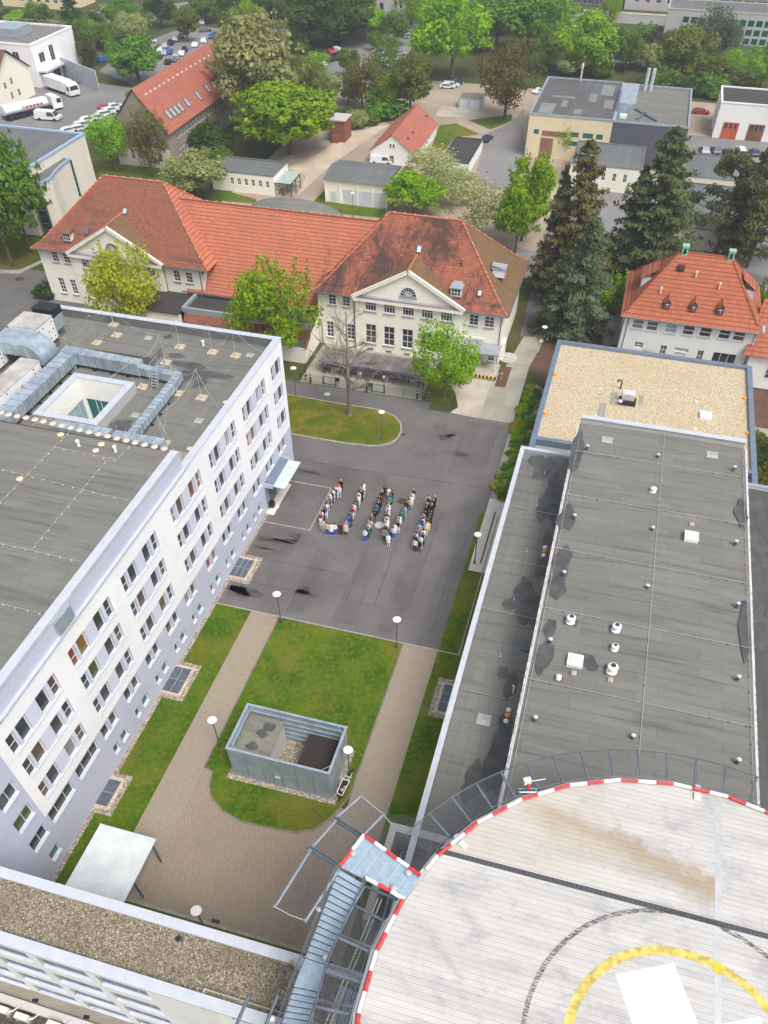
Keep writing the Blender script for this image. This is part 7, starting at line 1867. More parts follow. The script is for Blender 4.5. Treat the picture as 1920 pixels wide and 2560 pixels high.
def conifer(seed,levels=26,rad=.5,dens=1.0,droop=.14,z0=.06,size=.02,ragged=.25,pw=.68):
 global rng
 rng=np.random.default_rng(seed);Cs,Ns=[],[];tb=MB()
 tb.tube((0,0,0),(0,0,.98),.022,7,0,.003)
 for i in range(levels):
  f=(i+rng.uniform(-.3,.3))/levels;z=z0+(1-z0)*f
  R=rad*(1-f)**pw*(.35+.65*min(1,f*7+.5))+.015
  nb=int(10-3*f)
  for b in range(nb):
   a=rng.uniform(0,2*pi);r=R*rng.uniform(1-ragged*1.6,1+ragged*.5)
   m=max(8,int(82*dens*(r/rad+.14)));t=rng.uniform(.12,1,m)**.75
   w_=.32*r*(1-t*.75)+.012
   lx=t*r;ly=rng.normal(size=m)*w_*.6;lz=z-droop*r*2.0*t+.10*r*t*t*2-abs(rng.normal(size=m))*.012
   Cs.append(np.stack([lx*cos(a)-ly*sin(a),lx*sin(a)+ly*cos(a),lz],1))
   Ns.append(np.stack([rng.normal(size=m)*.5+cos(a)*.35,rng.normal(size=m)*.5+sin(a)*.35,np.full(m,.9)],1))
   tb.tube((0,0,z),(r*.8*cos(a),r*.8*sin(a),z-droop*r*1.4),.006*(1.2-f),4,0,.001,caps=False)
 return leafmesh('crown',np.concatenate(Cs),np.concatenate(Ns),size,K['bark'],.5),tb.mesh('trunk',[K['bark']])
def pine(seed):
 global rng
 rng=np.random.default_rng(seed);Cs,Ns=[],[];tb=MB();tb.tube((0,0,0),(.02,0,.5),.02,7,0,.014);tb.tube((.02,0,.5),(0,.02,.95),.014,6,0,.004)
 for i in range(30):
  z=rng.uniform(.32,.97);a=rng.uniform(0,2*pi);r=rng.uniform(.12,.5)*(1.1-.75*max(0,z-.45)/.5)
  c=np.array([r*cos(a),r*sin(a),z]);tb.tube((.01,0,z-.07),tuple(c),.007,4,0,.002,caps=False)
  m=230;q=sph(m);Cs.append(c+q*np.array([.12,.12,.05])*rng.uniform(.4,1.05,m)[:,None]);Ns.append(q+rng.normal(size=(m,3))*.5+np.array([0,0,.5]))
 return leafmesh('crown',np.concatenate(Cs),np.concatenate(Ns),.019,K['bark'],.45),tb.mesh('trunk',[K['bark']])
def barewood(seed,L0=.20,n0=7,depth=4):
 r_=random.Random(seed);tb=MB();tw=MB()
 def br(p,d,L,r,k):
  q=p+d*L*.5+Vector((r_.uniform(-.1,.1),r_.uniform(-.1,.1),r_.uniform(0,.1)))*L;e=q+d*L*.5
  (tb if k>2 else tw).tube(p,q,r,5 if k>1 else 3,0,r*.8,caps=False);(tb if k>2 else tw).tube(q,e,r*.8,5 if k>1 else 3,0,r*.5,caps=False)
  if k<=0:return
  for i in range(4 if k>1 else 5):
   n=(d+Vector((r_.uniform(-1,1),r_.uniform(-1,1),r_.uniform(-.35,.6)))*.85).normalized()
   br(p+(e-p)*r_.uniform(.35,1),n,L*r_.uniform(.5,.75),r*.48,k-1)
 tb.tube((0,0,0),(0,0,.45),.025,10,0,.018);tb.tube((0,0,.45),(.005,0,1.0),.018,8,0,.005)
 tb.lathe((0,0,-.01),[(.05,0),(.034,.03),(.03,.06)],10)
 for i in range(15):
  z=.27+.70*i/14;a=i*2.4+r_.uniform(-.4,.4);br(Vector((0,0,z)),Vector((cos(a),sin(a),.35+.5*(z>.7))).normalized(),.30*(1.15-z)+.05,.010*(1.25-z),3)
 return tb,tw
LM={'bright':m_leaf('bright_spring_leaves',(.36,.56,.010),(.22,.41,.009),(.09,.22,.007)),'yellow':m_leaf('yellow_green_leaves',(.56,.55,.028),(.41,.43,.02),(.22,.25,.014)),'mid':m_leaf('mid_green_leaves',(.20,.35,.035),(.135,.26,.025),(.062,.14,.014)),'dark':m_leaf('dark_green_leaves',(.085,.165,.025),(.06,.12,.018),(.025,.058,.01)),'pale':m_leaf('pale_green_leaves',(.48,.51,.20),(.36,.40,.14),(.17,.20,.07)),'bloom':m_leaf('pale_blossom_leaves',(.58,.57,.30),(.42,.43,.18),(.20,.21,.09)),'olive':m_leaf('olive_leaves',(.23,.27,.032),(.165,.20,.024),(.075,.09,.013)),'brown':m_leaf('brownish_young_leaves',(.23,.21,.055),(.165,.155,.04),(.075,.07,.02)),'grey':m_leaf('silvery_leaves',(.18,.23,.12),(.13,.17,.09),(.05,.075,.04)),'spruce':m_leaf('blue_spruce_needles',(.20,.265,.135),(.13,.18,.088),(.055,.08,.04)),'fir':m_leaf('dark_conifer_needles',(.175,.21,.072),(.12,.15,.054),(.052,.066,.026)),'firbrown':m_leaf('brownish_conifer_needles',(.22,.185,.065),(.16,.135,.05),(.072,.06,.025)),'poplar':m_leaf('poplar_leaves',(.18,.18,.05),(.13,.13,.036),(.05,.05,.016)),'red':m_leaf('reddish_shrub_leaves',(.15,.10,.085),(.10,.07,.06),(.04,.03,.025)),'flower':m_leaf('yellow_flowers',(.55,.48,.02),(.40,.40,.02),(.15,.2,.02)),}
BR=[broad(3),broad(7,520,20,.5,.2),broad(12,600,15,.5,.26),broad(21,480,22,.5,.16)]
AIRY=[broad(31,250,20,.5,.24,.022),broad(37,230,22,.5,.2,.022)]
LOOSE=[broad(83,300,24,.52,.18,.021),broad(89,260,26,.52,.2,.021)]
SH=[broad(41,420,13,.5,.0,.034,1,1),broad(47,420,11,.5,.0,.036,1,1)]
FINE=[broad(52,900,26,.5,.18,.017),broad(57,560,24,.5,.22,.016)]
CO=[conifer(5,26,.5),conifer(9,30,.5,1.0,.2,.05,.02,.4),conifer(15,24,.5,1.05,.1,.1,.022,.3,.6)]
COL_=[broad(61,420,14,.5,.06,.03)]
PI_=[pine(71),pine(75)]
def tree(b,h,wd,proto,mat,label,group=None,cat='tree',name='tree',rz=None,bark='bark',d2=None):
 c=b if isinstance(b,Vector)else G(b)
 rz=random.uniform(0,6.28)if rz is None else rz
 t=thing(name,label,cat,c,group,rz);t.scale=(wd,d2 or wd,h);OFF[t.name]=Vector((0,0,0))
 a=add('trunk',proto[1],t,mats=[K[bark]]);b=add('crown',proto[0],t,mats=[LM[mat]])
 return t
def tpx(base,top,wpx,proto,mat,label,**kw):
 """tree from photograph: foot, top and crown width in pixels"""
 c=G(base);h=height(base,top);dist=(Vector((c.x,c.y,h*.6))-Vector((0,0,HC)))
 dep=-(_M.transposed()@dist).z
 return tree(c,h,wpx/FPX*dep,proto,mat,label,**kw)
 # square and old building
c=RY((264,612),97.2);tree(Vector((c.x+.6,97.2,0)),c.z,9.8,LOOSE[0],'yellow','yellow green young tree in front of the left wing of the tiled hospital',name='maple_tree',cat='tree',bark='barkpale',rz=1)
c=RY((672,650),94.0);tree(Vector((c.x,94.0,0)),c.z,11.8,LOOSE[1],'bright','big bright green tree behind the corner of the white ward block',name='maple_tree',rz=2.4)
c=G(O(958,862));tree(c,10.6,8.6,AIRY[1],'bright','slim fresh green tree on the grass strip by the bike compound',name='maple_tree',rz=.4,bark='barkpale')
c=G(O(755,898));tb,tw=barewood(4)
t=thing('bare_tree','leafless tree with grey trunk on the traffic island','tree',c);t.scale=(12,12,14.2);OFF[t.name]=Vector((0,0,0))
add('trunk',tb.mesh('trunk',[K['barkpale']]),t);add('twigs',tw.mesh('twigs',[K['barkpale']]),t)
# left edge
tpx((33,666),(12,395),195,BR[0],'mid','dark green tree at the left edge, nearer of two beside the cream block',name='lime_tree');tpx((79,631),(50,350),165,BR[1],'mid','dark green tree at the left edge, farther of two beside the cream block',name='lime_tree')
tpx((10,600),(2,330),120,BR[3],'dark','dark tree cut by the left picture edge',name='lime_tree')
# behind the old building
tpx(A(1,740,1110),A(1,645,735),105,AIRY[0],'bright','loose green tree at the gable of the long red roofed house, left of two',name='birch_tree');tpx(A(1,990,1150),A(1,880,690),105,AIRY[1],'brown','thin brownish tree in front of the long house gable, right of two',name='birch_tree')
tpx(A(1,1290,1275),A(1,1220,990),150,BR[1],'pale','pale yellow green tree behind the red tiled hall',name='willow_tree')
tpx((725,385),(655,215),265,BR[2],'bright','large bright green tree left of the brown tower',name='chestnut_tree')
tpx((655,330),(640,45),235,BR[1],'pale','tall pale whitish green tree behind the long red roofed house',name='willow_tree');tpx((745,270),(720,145),120,AIRY[0],'olive','olive brown small tree beside the tall pale tree',name='young_tree')
tpx(A(1,900,520),A(1,860,235),150,BR[0],'mid','round green tree left of the long red roof',name='lime_tree')
for(b,tp,w_,pr,m,lab)in[((A(1,510,300)),A(1,470,-60),95,CO[2],'dark','tall dark tree near the main road, upper left'),(A(1,300,250),A(1,300,20),70,BR[1],'mid','green tree behind the white flat block'),(A(1,440,430),A(1,430,190),48,COL_[0],'poplar','slim columnar poplar beside the screen wall, left of two'),(A(1,590,440),A(1,560,200),48,COL_[0],'poplar','slim columnar poplar beside the screen wall, right of two'),(A(1,1220,270),A(1,1195,45),65,BR[2],'olive','round crowned tree on a thin trunk in the far car park, left of two'),(A(1,1500,230),A(1,1510,60),66,BR[0],'olive','round crowned tree on a thin trunk in the far car park, right of two'),(A(1,1470,350),A(1,1465,200),55,AIRY[0],'yellow','small yellow green tree by the far car park'),(A(1,700,330),A(1,700,150),62,BR[1],'mid','green tree at the left of the far car park'),(A(1,820,250),A(1,800,-30),80,BR[3],'mid','tall green tree on the main road verge'),(A(1,930,250),A(1,960,60),70,BR[0],'mid','dense green tree on the main road verge, second'),(A(1,1050,180),A(1,1040,-20),80,BR[1],'dark','dark tree on the main road verge, third'),(A(1,1330,150),A(1,1340,-20),80,BR[2],'mid','green tree behind the far car park'),(A(1,1600,120),A(1,1560,-60),90,BR[3],'dark','dark wood edge tree behind the far car park'),(A(1,1430,120),A(1,1440,-70),80,BR[0],'dark','dark tree at the top edge above the far car park'),(A(1,640,270),A(1,590,90),50,BR[0],'dark','dark green tree at the main road kerb'),(A(2,455,285),A(2,480,-90),215,BR[3],'dark','large dark tree over the upper lane'),(A(2,895,290),A(2,890,85),75,BR[1],'mid','green tree below the pale block'),(A(2,1270,520),A(2,1240,-30),195,BR[0],'bright','very large bright green tree beside the double garage'),(A(2,1560,330),A(2,1560,-60),175,BR[1],'mid','large bluish green tree at the top edge'),(A(2,1610,770),A(2,1560,270),165,AIRY[1],'brown','wide brownish olive tree right of the double garage'),(A(2,690,720),A(2,690,370),105,AIRY[0],'brown','brown olive tree in the middle of the car park hedge'),(A(2,830,640),A(2,820,220),80,AIRY[1],'mid','light green slim tree in the car park'),(A(2,1000,740),A(2,1010,360),115,BR[2],'olive','dense olive green tree behind the white cottage'),(A(2,880,720),A(2,890,480),80,BR[0],'bright','small bright tree behind the white cottage'),(A(2,330,620),A(2,320,420),110,AIRY[0],'olive','olive bush like tree at the lane bend'),(A(2,610,500),A(2,600,320),60,BR[1],'mid','green tree in the car park centre'),(A(2,780,330),A(2,780,200),48,AIRY[1],'mid','thin green tree at the upper car park'),(A(2,290,340),A(2,290,230),50,SH[0],'mid','round green bush beside the upper lane'),(A(2,170,100),A(2,140,-60),110,BR[3],'dark','dark tree at the top edge, left of the large dark tree'),(A(2,1050,120),A(2,1060,-40),60,BR[0],'mid','tree right of the pale block'),(A(2,1020,1400),A(2,1030,1140),160,BR[0],'bright','bushy bright green tree behind the right hospital wing'),(A(2,1130,1230),A(2,1100,960),140,AIRY[0],'bloom','pale flowering tree beside the dark roofed shed'),(A(2,1400,1560),A(2,1400,1140),150,AIRY[1],'bloom','large pale flowering tree at the right hospital wing'),(A(2,1300,1330),A(2,1290,1090),110,AIRY[0],'pale','pale yellowish tree between the flowering trees'),(A(3,60,1560),A(3,90,1030),125,BR[1],'bright','tall bright green tree left of the conifers'),(A(3,20,1640),A(3,-30,1230),110,BR[0],'bright','bright green tree low beside the hospital flank'),(A(3,330,1020),A(3,330,790),55,AIRY[0],'bright','small light green tree in front of the boiler house'),(A(3,100,340),A(3,90,-60),150,BR[2],'mid','bluish green tree at the top edge right of centre'),(A(3,420,480),A(3,420,90),165,BR[0],'bright','big green tree behind the boiler house'),(A(3,220,430),A(3,240,190),80,BR[3],'mid','dark green tree behind the boiler house, left'),(A(3,620,200),A(3,620,-60),52,AIRY[0],'bright','slim green tree at the main road, top right'),(A(3,720,470),A(3,720,200),80,BR[1],'mid','round green tree behind the boiler house chimneys'),(A(3,1070,560),A(3,1090,190),150,BR[2],'olive','yellow olive tree in front of the office block'),(A(3,1230,420),A(3,1200,20),100,AIRY[1],'grey','silvery pale tree at the office block corner'),(A(3,1590,600),A(3,1590,290),105,BR[0],'bright','bright green round tree in front of the office block, right edge'),(A(3,1350,420),A(3,1390,120),75,AIRY[0],'grey','thin silvery tree in front of the office windows'),(A(3,1250,620),A(3,1240,450),100,SH[1],'mid','green thicket behind the white workshop, left'),(A(3,1430,590),A(3,1420,470),90,SH[0],'olive','olive thicket behind the white workshop, right'),(A(3,950,620),A(3,960,420),90,SH[0],'mid','green thicket behind the chimneys'),(A(3,560,500),A(3,540,360),70,SH[1],'mid','green bush row behind the boiler house'),]:
 tpx(b,tp,w_,pr,m,lab,group='background trees',name='tree')
 # conifers right of the old building
for b,tp,w_,pr,m,lab in[(A(6,330,700),A(3,420,870),165,CO[2],'firbrown','tall brownish conifer behind the blue spruce'),(A(6,230,640),A(3,255,1030),95,CO[0],'spruce','narrow dark spruce at the left of the conifer group'),(A(6,400,950),A(6,460,130),165,CO[1],'spruce','big bluish spruce beside the lane'),(A(6,260,900),A(6,250,370),110,CO[1],'fir','lower greenish spruce beside the round sign'),(A(6,830,560),A(3,1010,790),205,CO[2],'fir','very tall dark conifer behind the villa, middle'),(A(6,720,500),A(3,780,1040),110,CO[1],'spruce','dark spruce at the left side of the very tall conifer'),(A(6,1300,450),A(3,1500,980),180,PI_[0],'fir','open crowned pine behind the villa chimneys'),(A(6,1520,490),A(3,1700,1000),200,PI_[1],'fir','dark pine at the right edge behind the villa'),(A(6,1420,470),A(3,1610,900),110,CO[2],'firbrown','brownish bare looking conifer between the pines')]:
 tpx(b,tp,w_*1.28,pr,m,lab,group='conifers behind the villa',name='conifer_tree')
for b,tp,w_,pr,m,lab in[(A(6,660,790),A(6,670,535),85,SH[0],'bright','green leafy bush left of the villa'),(A(6,870,1090),A(6,910,930),90,AIRY[0],'bright','small green tree in front of the villa windows'),(A(6,540,860),A(6,530,780),40,SH[1],'dark','dark low bush under the spruces'),(A(6,1640,760),A(6,1650,560),70,SH[0],'mid','green bush at the right edge beside the villa'),(A(6,800,540),A(6,820,470),60,SH[1],'dark','dark shrub at the foot of the very tall conifer'),(A(4,310,890),A(4,320,800),55,SH[0],'dark','dark clipped bush at the left wing corner'),(A(1,1400,1060),A(1,1410,950),90,SH[1],'mid','green bush at the foot of the long house'),(A(1,1380,990),A(1,1420,780),110,SH[0],'dark','large dark bush beside the long house'),(A(2,480,800),A(2,500,690),120,SH[1],'dark','dark hedge bush behind the brown tower'),(A(2,700,800),A(2,690,720),80,SH[0],'mid','low green bush right of the brown tower'),(A(2,850,760),A(2,840,640),120,SH[1],'mid','green bush behind the cottage gable'),(A(2,420,700),A(2,420,610),60,SH[0],'dark','dark bush by the lane wall'),(A(3,920,300),A(3,920,200),60,SH[0],'red','reddish grey shrub beside the office block'),(A(3,880,230),A(3,890,150),80,SH[1],'mid','clipped green hedge block at the main road'),(A(3,660,260),A(3,660,180),80,SH[0],'dark','dark hedge at the main road'),(A(1,60,115),A(1,60,60),40,SH[0],'dark','dark bush in front of the ochre house, left'),(A(1,195,115),A(1,195,70),30,SH[1],'dark','dark bush in front of the ochre house, right'),(A(2,980,1110),A(2,980,1080),26,SH[0],'brown','dry brown bush at the cottage corner'),(A(1,840,620),A(1,835,585),20,SH[0],'bright','small round bush at the depot gate')]:
 tpx(b,tp,w_,pr,m,lab,group='shrubs',cat='shrub',name='shrub')
rb_=random.Random(21)
for(x0,x1,st,y,jy,h,w_,wh)in((610,1420,62,88,24,100,92,'in the belt along the top edge'),(1330,1900,66,178,10,62,84,'in the belt above the boiler house roof'),(650,1060,52,268,16,66,78,'in the hedge of the middle car park'),(40,380,62,108,14,74,72,'in the verge at the upper left'),(690,1000,64,330,12,46,66,'in the hedge behind the white cottage'),(570,900,150,190,20,66,70,'between the upper car parks')):
 for i in range(int((x1-x0)/st)):
  px,py=x0+st*(i+rb_.uniform(.1,.9)),y+rb_.uniform(-jy,jy)
  tpx((px,py),(px+rb_.uniform(-6,6),py-h*rb_.uniform(.75,1.2)),w_*rb_.uniform(.75,1.2),rb_.choice(BR+AIRY),rb_.choice(['bright','mid','mid','olive','pale','pale','bright']),f'tree {wh}, {ordn[i]} from the left',group='belts of trees between the far car parks',name='tree')
  # far wood along the top: reads as one mass
cs=[];r2=np.random.default_rng(5)
C_,N_=[],[]
for i in range(110):
 x=r2.uniform(-330,150);y=r2.uniform(362,520)if x>-100 else r2.uniform(330,500)
 R=r2.uniform(4,8);H=r2.uniform(5,11);m=260;q=sph(m);C_.append(np.array([x,y,H*.55])+q*np.array([R,R,H*.5])*r2.uniform(.8,1.05,m)[:,None]);N_.append(q+r2.normal(size=(m,3))*.5)
tag(add('far_wood',leafmesh('far_wood',np.concatenate(C_),np.concatenate(N_),.95,LM['mid'])),kind='stuff')
# planting bed beside the pavilion: countable cushions
k=0;r3=random.Random(9)
spots=[]
for i in range(46):
 y=73.5+i*.54;x=r3.uniform(-7.0,-4.6)if y<92 else r3.uniform(-6.9,-4.4);spots.append((x,y))
 if i%2:spots.append((r3.uniform(-6.9,-4.5),y+.3))
for i,(x,y)in enumerate(spots):
 fl=i%9==4;s=r3.uniform(.95,1.75)
 tree(Vector((x,y,0)),s*.5,s*.85,SH[i%2],'flower' if fl else('bright' if i%3 else 'mid'),'yellow flowering cushion plant in the bed beside the gravel roofed pavilion' if fl else 'low green cushion plant in the bed beside the gravel roofed pavilion',group='yellow flowering cushions in the long bed' if fl else 'green cushions in the long bed',cat='plant',name='cushion_plant')
for i,(x,y)in enumerate(((21.9,76),(22.3,79),(22.0,83),(22.6,88),(22.2,92),(23.4,80),(23.8,86),(24.6,91))):
 tree(Vector((x+.9,y,0)),2.4,3.0,SH[i%2],'dark' if i%2 else 'olive','dark hedge shrub along the right side of the gravel roofed pavilion',group='hedge along the pavilion',cat='shrub',name='hedge_shrub')
 # -- people forming the letters U N I
def person_mesh(seed,arms):
 r=random.Random(seed);bm_v=[];E=[];R=[]
 def nd(p,rad,par=None):
  bm_v.append(p);R.append(rad if isinstance(rad,tuple)else(rad,rad))
  if par is not None:E.append((par,len(bm_v)-1))
  return len(bm_v)-1
 pel=nd((0,0,.95),(.155,.115));wa=nd((0,0,1.10),(.135,.10),pel);ch=nd((0,.01,1.30),(.165,.115),wa);nk=nd((0,.0,1.47),(.06,.06),ch)
 hd=nd((0,-.02,1.57),(.082,.092),nk);tp=nd((0,.015,1.69),(.078,.088),hd)
 nd((0,-.105,1.60),(.02,.02),hd)
 for s in(-1,1):
  st=r.uniform(.09,.13)
  hp=nd((s*.09,0,.88),(.092,.098),pel);kn=nd((s*st,-.02,.50),(.062,.066),hp);an=nd((s*st,.02,.09),(.043,.045),kn);nd((s*st,-.13,.05),(.042,.035),an)
  sh=nd((s*.185,.0,1.40),(.062,.064),ch)
  if arms=='side':el,wr,hn=(s*.25,.03,1.13),(s*.26,-.05,.90),Vector((s*.26,-.07,.82))
  elif arms=='front':el,wr,hn=(s*.26,.02,1.13),(s*.12,-.17,1.02),Vector((s*.045,-.20,1.02))
  elif arms=='hips':el,wr,hn=(s*.36,.05,1.16),(s*.22,-.06,1.02),Vector((s*.17,-.08,.99))
  else:el,wr,hn=(s*.24,.09,1.13),(s*.12,.15,.98),Vector((s*.05,.17,.94))
  e=nd(el,(.046,.046),sh);w=nd(wr,(.032,.034),e);pm=nd(tuple(hn),(.034,.022),w)
  d=(hn-Vector(wr)).normalized();side=d.cross(Vector((0,1,0)));side=side.normalized()if side.length>.1 else Vector((0,0,1))
  for k,L in enumerate((.07,.08,.075,.06)):
   f1=hn+side*((k-1.5)*.02)+d*L*.6;a=nd(tuple(f1),.009,pm);nd(tuple(f1+d*L*.5+Vector((0,-.012,-.012))),.008,a)
  nd(tuple(hn-side*.045+d*.02),.01,pm)
 me=bpy.data.meshes.new('person_skeleton');me.from_pydata(bm_v,E,[]);ob=bpy.data.objects.new('person_skeleton',me);COL.objects.link(ob)
 sk=ob.modifiers.new('skin','SKIN');sk.use_smooth_shade=True
 for i,v in enumerate(me.skin_vertices[0].data):v.radius=R[i];v.use_root=(i==0)
 ob.modifiers.new('sub','SUBSURF').levels=1
 dg=bpy.context.evaluated_depsgraph_get();ev=ob.evaluated_get(dg);out=bpy.data.meshes.new_from_object(ev,depsgraph=dg)
 bpy.data.objects.remove(ob);bpy.data.meshes.remove(me)
 out.name='person';out.materials.clear()
 for m in('skin','paintwhite','paintwhite','black','black'):out.materials.append(K[m])
 for p in out.polygons:
  c=p.center;ax=abs(c.x)
  if c.z<.085:m=3
  elif c.z<.90 and ax<.2 and not(arms=='side' and ax>.2):m=2
  elif c.z>1.46:m=4 if(c.y>.0 or c.z>1.70)and c.z>1.52 else 0
  else:m=1
  if arms=='side' and ax>.19 and c.z<.88:m=0
  if arms=='front' and c.y<-.165 and .95<c.z<1.1 and ax<.1:m=0
  p.material_index=m;p.use_smooth=True
 return out
PM={a:person_mesh(i,a)for i,a in enumerate(('side','front','hips','back'))}
def coat_mesh():
 mb=MB();prof=[(.225,.62),(.20,.85),(.175,1.05),(.185,1.25),(.19,1.40),(.09,1.46)];n=14;k=0
 for r,z in prof:mb.v+=[(r*1.02*cos(2*pi*i/n),r*.78*sin(2*pi*i/n)-.005,z)for i in range(n)]
 for j in range(len(prof)-1):
  for i in range(n):i2=(i+1)%n;mb.f.append((j*n+i,j*n+i2,(j+1)*n+i2,(j+1)*n+i));mb.m.append(0)
 return mb.mesh('coat',[K['paintwhite']],smooth=True)
def hair_mesh(long):
 mb=MB();mb.lathe((0,.03,0),[(.075,1.44 if long else 1.55),(.104,1.58),(.108,1.66),(.085,1.73),(.02,1.765)],10)
 return mb.mesh('hair',[K['black']],smooth=True)
COAT,HAIRL,HAIRS=coat_mesh(),hair_mesh(True),hair_mesh(False)
CL={'white':(.80,.81,.83),'black':(.014,.014,.016),'navy':(.014,.02,.05),'red':(.60,.02,.03),'royal blue':(.02,.10,.55),'yellow':(.66,.48,.14),'maroon':(.13,.015,.03),'grey':(.20,.21,.22),'pale grey':(.52,.53,.53),'pink':(.58,.22,.24),'olive':(.045,.055,.025),'bright blue':(.02,.20,.50),'denim blue':(.06,.12,.24),'teal':(.02,.16,.18),'green':(.01,.22,.13),'brown':(.09,.05,.03),'tan':(.42,.30,.21),'turquoise':(.42,.66,.70),'rust':(.30,.08,.03),'bright green':(.05,.42,.06),'sea grey':(.14,.26,.27)}
CM={k:plain('cloth_'+k.replace(' ','_'),v,.85,0,.2,.06)for k,v in CL.items()}
HR_={'dark':(.02,.014,.010),'blond':(.42,.29,.13),'brown':(.09,.05,.025),'grey':(.30,.29,.28)}
HM={k:flat('hair_'+k,v,.7)for k,v in HR_.items()}
# (x, y of the head in a zoomed part of the photograph, top colour, trouser colour, hair, coat?, long hair?)
UL=[(375,155,'black','black','blond',1),(340,190,'red','black','dark',0),(350,225,'white','white','blond',0),(312,238,'white','white','blond',0),(300,262,'navy','navy','grey',0),(272,275,'white','white','dark',1),(255,312,'black','black','brown',1),(232,328,'white','white','grey',0),(215,372,'navy','black','brown',0),(200,390,'grey','white','grey',0),(178,462,'white','white','dark',1),(172,498,'denim blue','white','dark',0),(145,525,'black','black','brown',0),(122,552,'white','white','dark',0),(115,590,'red','white','brown',0)]
UB=[(112,640,'white','white','dark',1),(142,672,'turquoise','white','dark',0),(185,715,'yellow','royal blue','dark',2),(245,722,'white','royal blue','brown',1),(292,722,'white','royal blue','dark',0),(368,715,'maroon','black','dark',1),(430,718,'pale grey','black','blond',3)]
UR=[(447,672,'pink','white','grey',0),(470,632,'royal blue','royal blue','dark',0),(497,607,'navy','navy','dark',0),(487,560,'royal blue','white','brown',0),(522,505,'red','white','dark',0),(540,465,'white','white','dark',0),(558,430,'grey','grey','dark',0),(578,400,'maroon','black','dark',2),(602,352,'white','white','dark',1),(607,303,'white','white','dark',0),(640,285,'black','black','blond',2),(645,258,'maroon','navy','dark',0),(652,228,'white','white','dark',0),(668,190,'white','white','dark',1)]
NL=[(950,228,'olive','black','brown',2),(908,292,'black','black','blond',0),(888,345,'rust','black','dark',2),(875,360,'black','black','dark',0),(868,402,'denim blue','black','brown',0),(862,435,'black','black','grey',0),(840,470,'bright blue','black','grey',0),(812,518,'black','black','dark',0),(810,562,'black','brown','dark',2),(775,602,'grey','navy','blond',0),(755,660,'white','white','dark',0),(752,690,'tan','navy','brown',0),(731,718,'white','grey','blond',0),(725,762,'teal','black','dark',0),(686,802,'white','royal blue','grey',0)]
NM=[(995,255,'white','white','grey',1),(1033,298,'black','black','dark',0),(1020,332,'royal blue','royal blue','brown',0),(1008,370,'bright green','navy','dark',0),(992,455,'white','white','blond',1),(986,498,'white','white','dark',0),(983,545,'white','white','brown',0),(970,580,'olive','white','dark',0),(968,620,'white','white','dark',0),(972,662,'white','white','brown',1),(957,697,'white','royal blue','brown',0),(957,740,'maroon','black','grey',0),(934,795,'tan','brown','brown',0),(961,805,'sea grey','navy','grey',0),(990,862,'white','white','grey',1)]
NR=[(1320,268,'olive','black','blond',0),(1303,322,'white','white','dark',0),(1286,358,'white','white','dark',1),(1262,408,'yellow','royal blue','dark',0),(1222,432,'navy','black','brown',0),(1207,493,'pale grey','pale grey','dark',0),(1178,528,'green','green','dark',0),(1165,565,'green','royal blue','brown',0),(1137,612,'white','white','dark',1),(1130,650,'white','white','brown',0),(1117,690,'black','white','dark',2),(1080,722,'white','royal blue','grey',1),(1055,768,'white','royal blue','brown',0),(1012,798,'olive','navy','dark',0)]
IL=[(1508,355,'white','white','dark',0),(1513,380,'navy','black','blond',0),(1500,460,'black','black','blond',2),(1483,487,'black','black','grey',0),(1472,550,'navy','navy','dark',0),(1447,590,'tan','tan','grey',0),(1438,640,'white','white','dark',0),(1425,658,'royal blue','royal blue','brown',0),(1395,720,'pale grey','pale grey','brown',2),(1373,785,'grey','black','dark',0),(1350,835,'white','black','dark',0),(1340,868,'navy','navy','dark',0),(1337,930,'white','black','dark',2)]
IR=[(1592,362,'black','black','blond',2),(1575,407,'navy','black','blond',0),(1555,470,'black','navy','blond',2),(1550,545,'black','black','dark',0),(1540,580,'black','black','dark',1),(1527,610,'brown','black','brown',2),(1507,650,'black','black','dark',0),(1514,690,'yellow','yellow','brown',1),(1488,712,'white','white','blond',0),(1466,752,'yellow','white','grey',0),(1445,802,'white','white','dark',1),(1440,850,'black','black','dark',0),(1414,883,'white','white','dark',0),(1393,935,'black','black','grey',0)]
rp=random.Random(3);ip=0
for seq,where in((UL,"from top in U's left stroke"),(UB,"from left in U's bottom row"),(UR,"from bottom in U's right stroke"),(NL,"from top in N's left stroke"),(NM,"from top in N's slanted stroke"),(NR,"from top in N's right stroke"),(IL,"from top in I's left file"),(IR,"from top in I's right file")):
 for i,(x,y,top,leg,hair,style)in enumerate(seq):
  c=G(PP(x,y+8),1.58*1.02);c=Vector((c.x,c.y,.004));ip+=1
  arms='hips' if(x,y)in((755,660),(470,632))else rp.choice(['side','front','front','back','side'])
  if arms=='hips':pass
  s=rp.uniform(.96,1.04)
  lab=f'person in {top} {"coat" if style in (1, 3) else "top"}, {leg} trousers, {ordn[i]} {where}'
  o=add('person',PM[arms],None,c,rp.uniform(-.3,.3)-.1,mats=[K['skin'],CM[top],CM[leg],CM['white']if leg in('white','royal blue')else CM['black'],HM[hair]],label=lab,cat='person',group='people standing in the shape of the letters U N I')
  o.scale=(s*1.06,s*1.06,s*1.02);OFF[o.name]=Vector((0,0,0))
  add('hair',HAIRL if style in(2,3)else HAIRS,o,mats=[HM[hair]])if hair!='grey' or style in(2,3)else None
  if style in(1,3):add('coat',COAT,o,mats=[CM[top]])
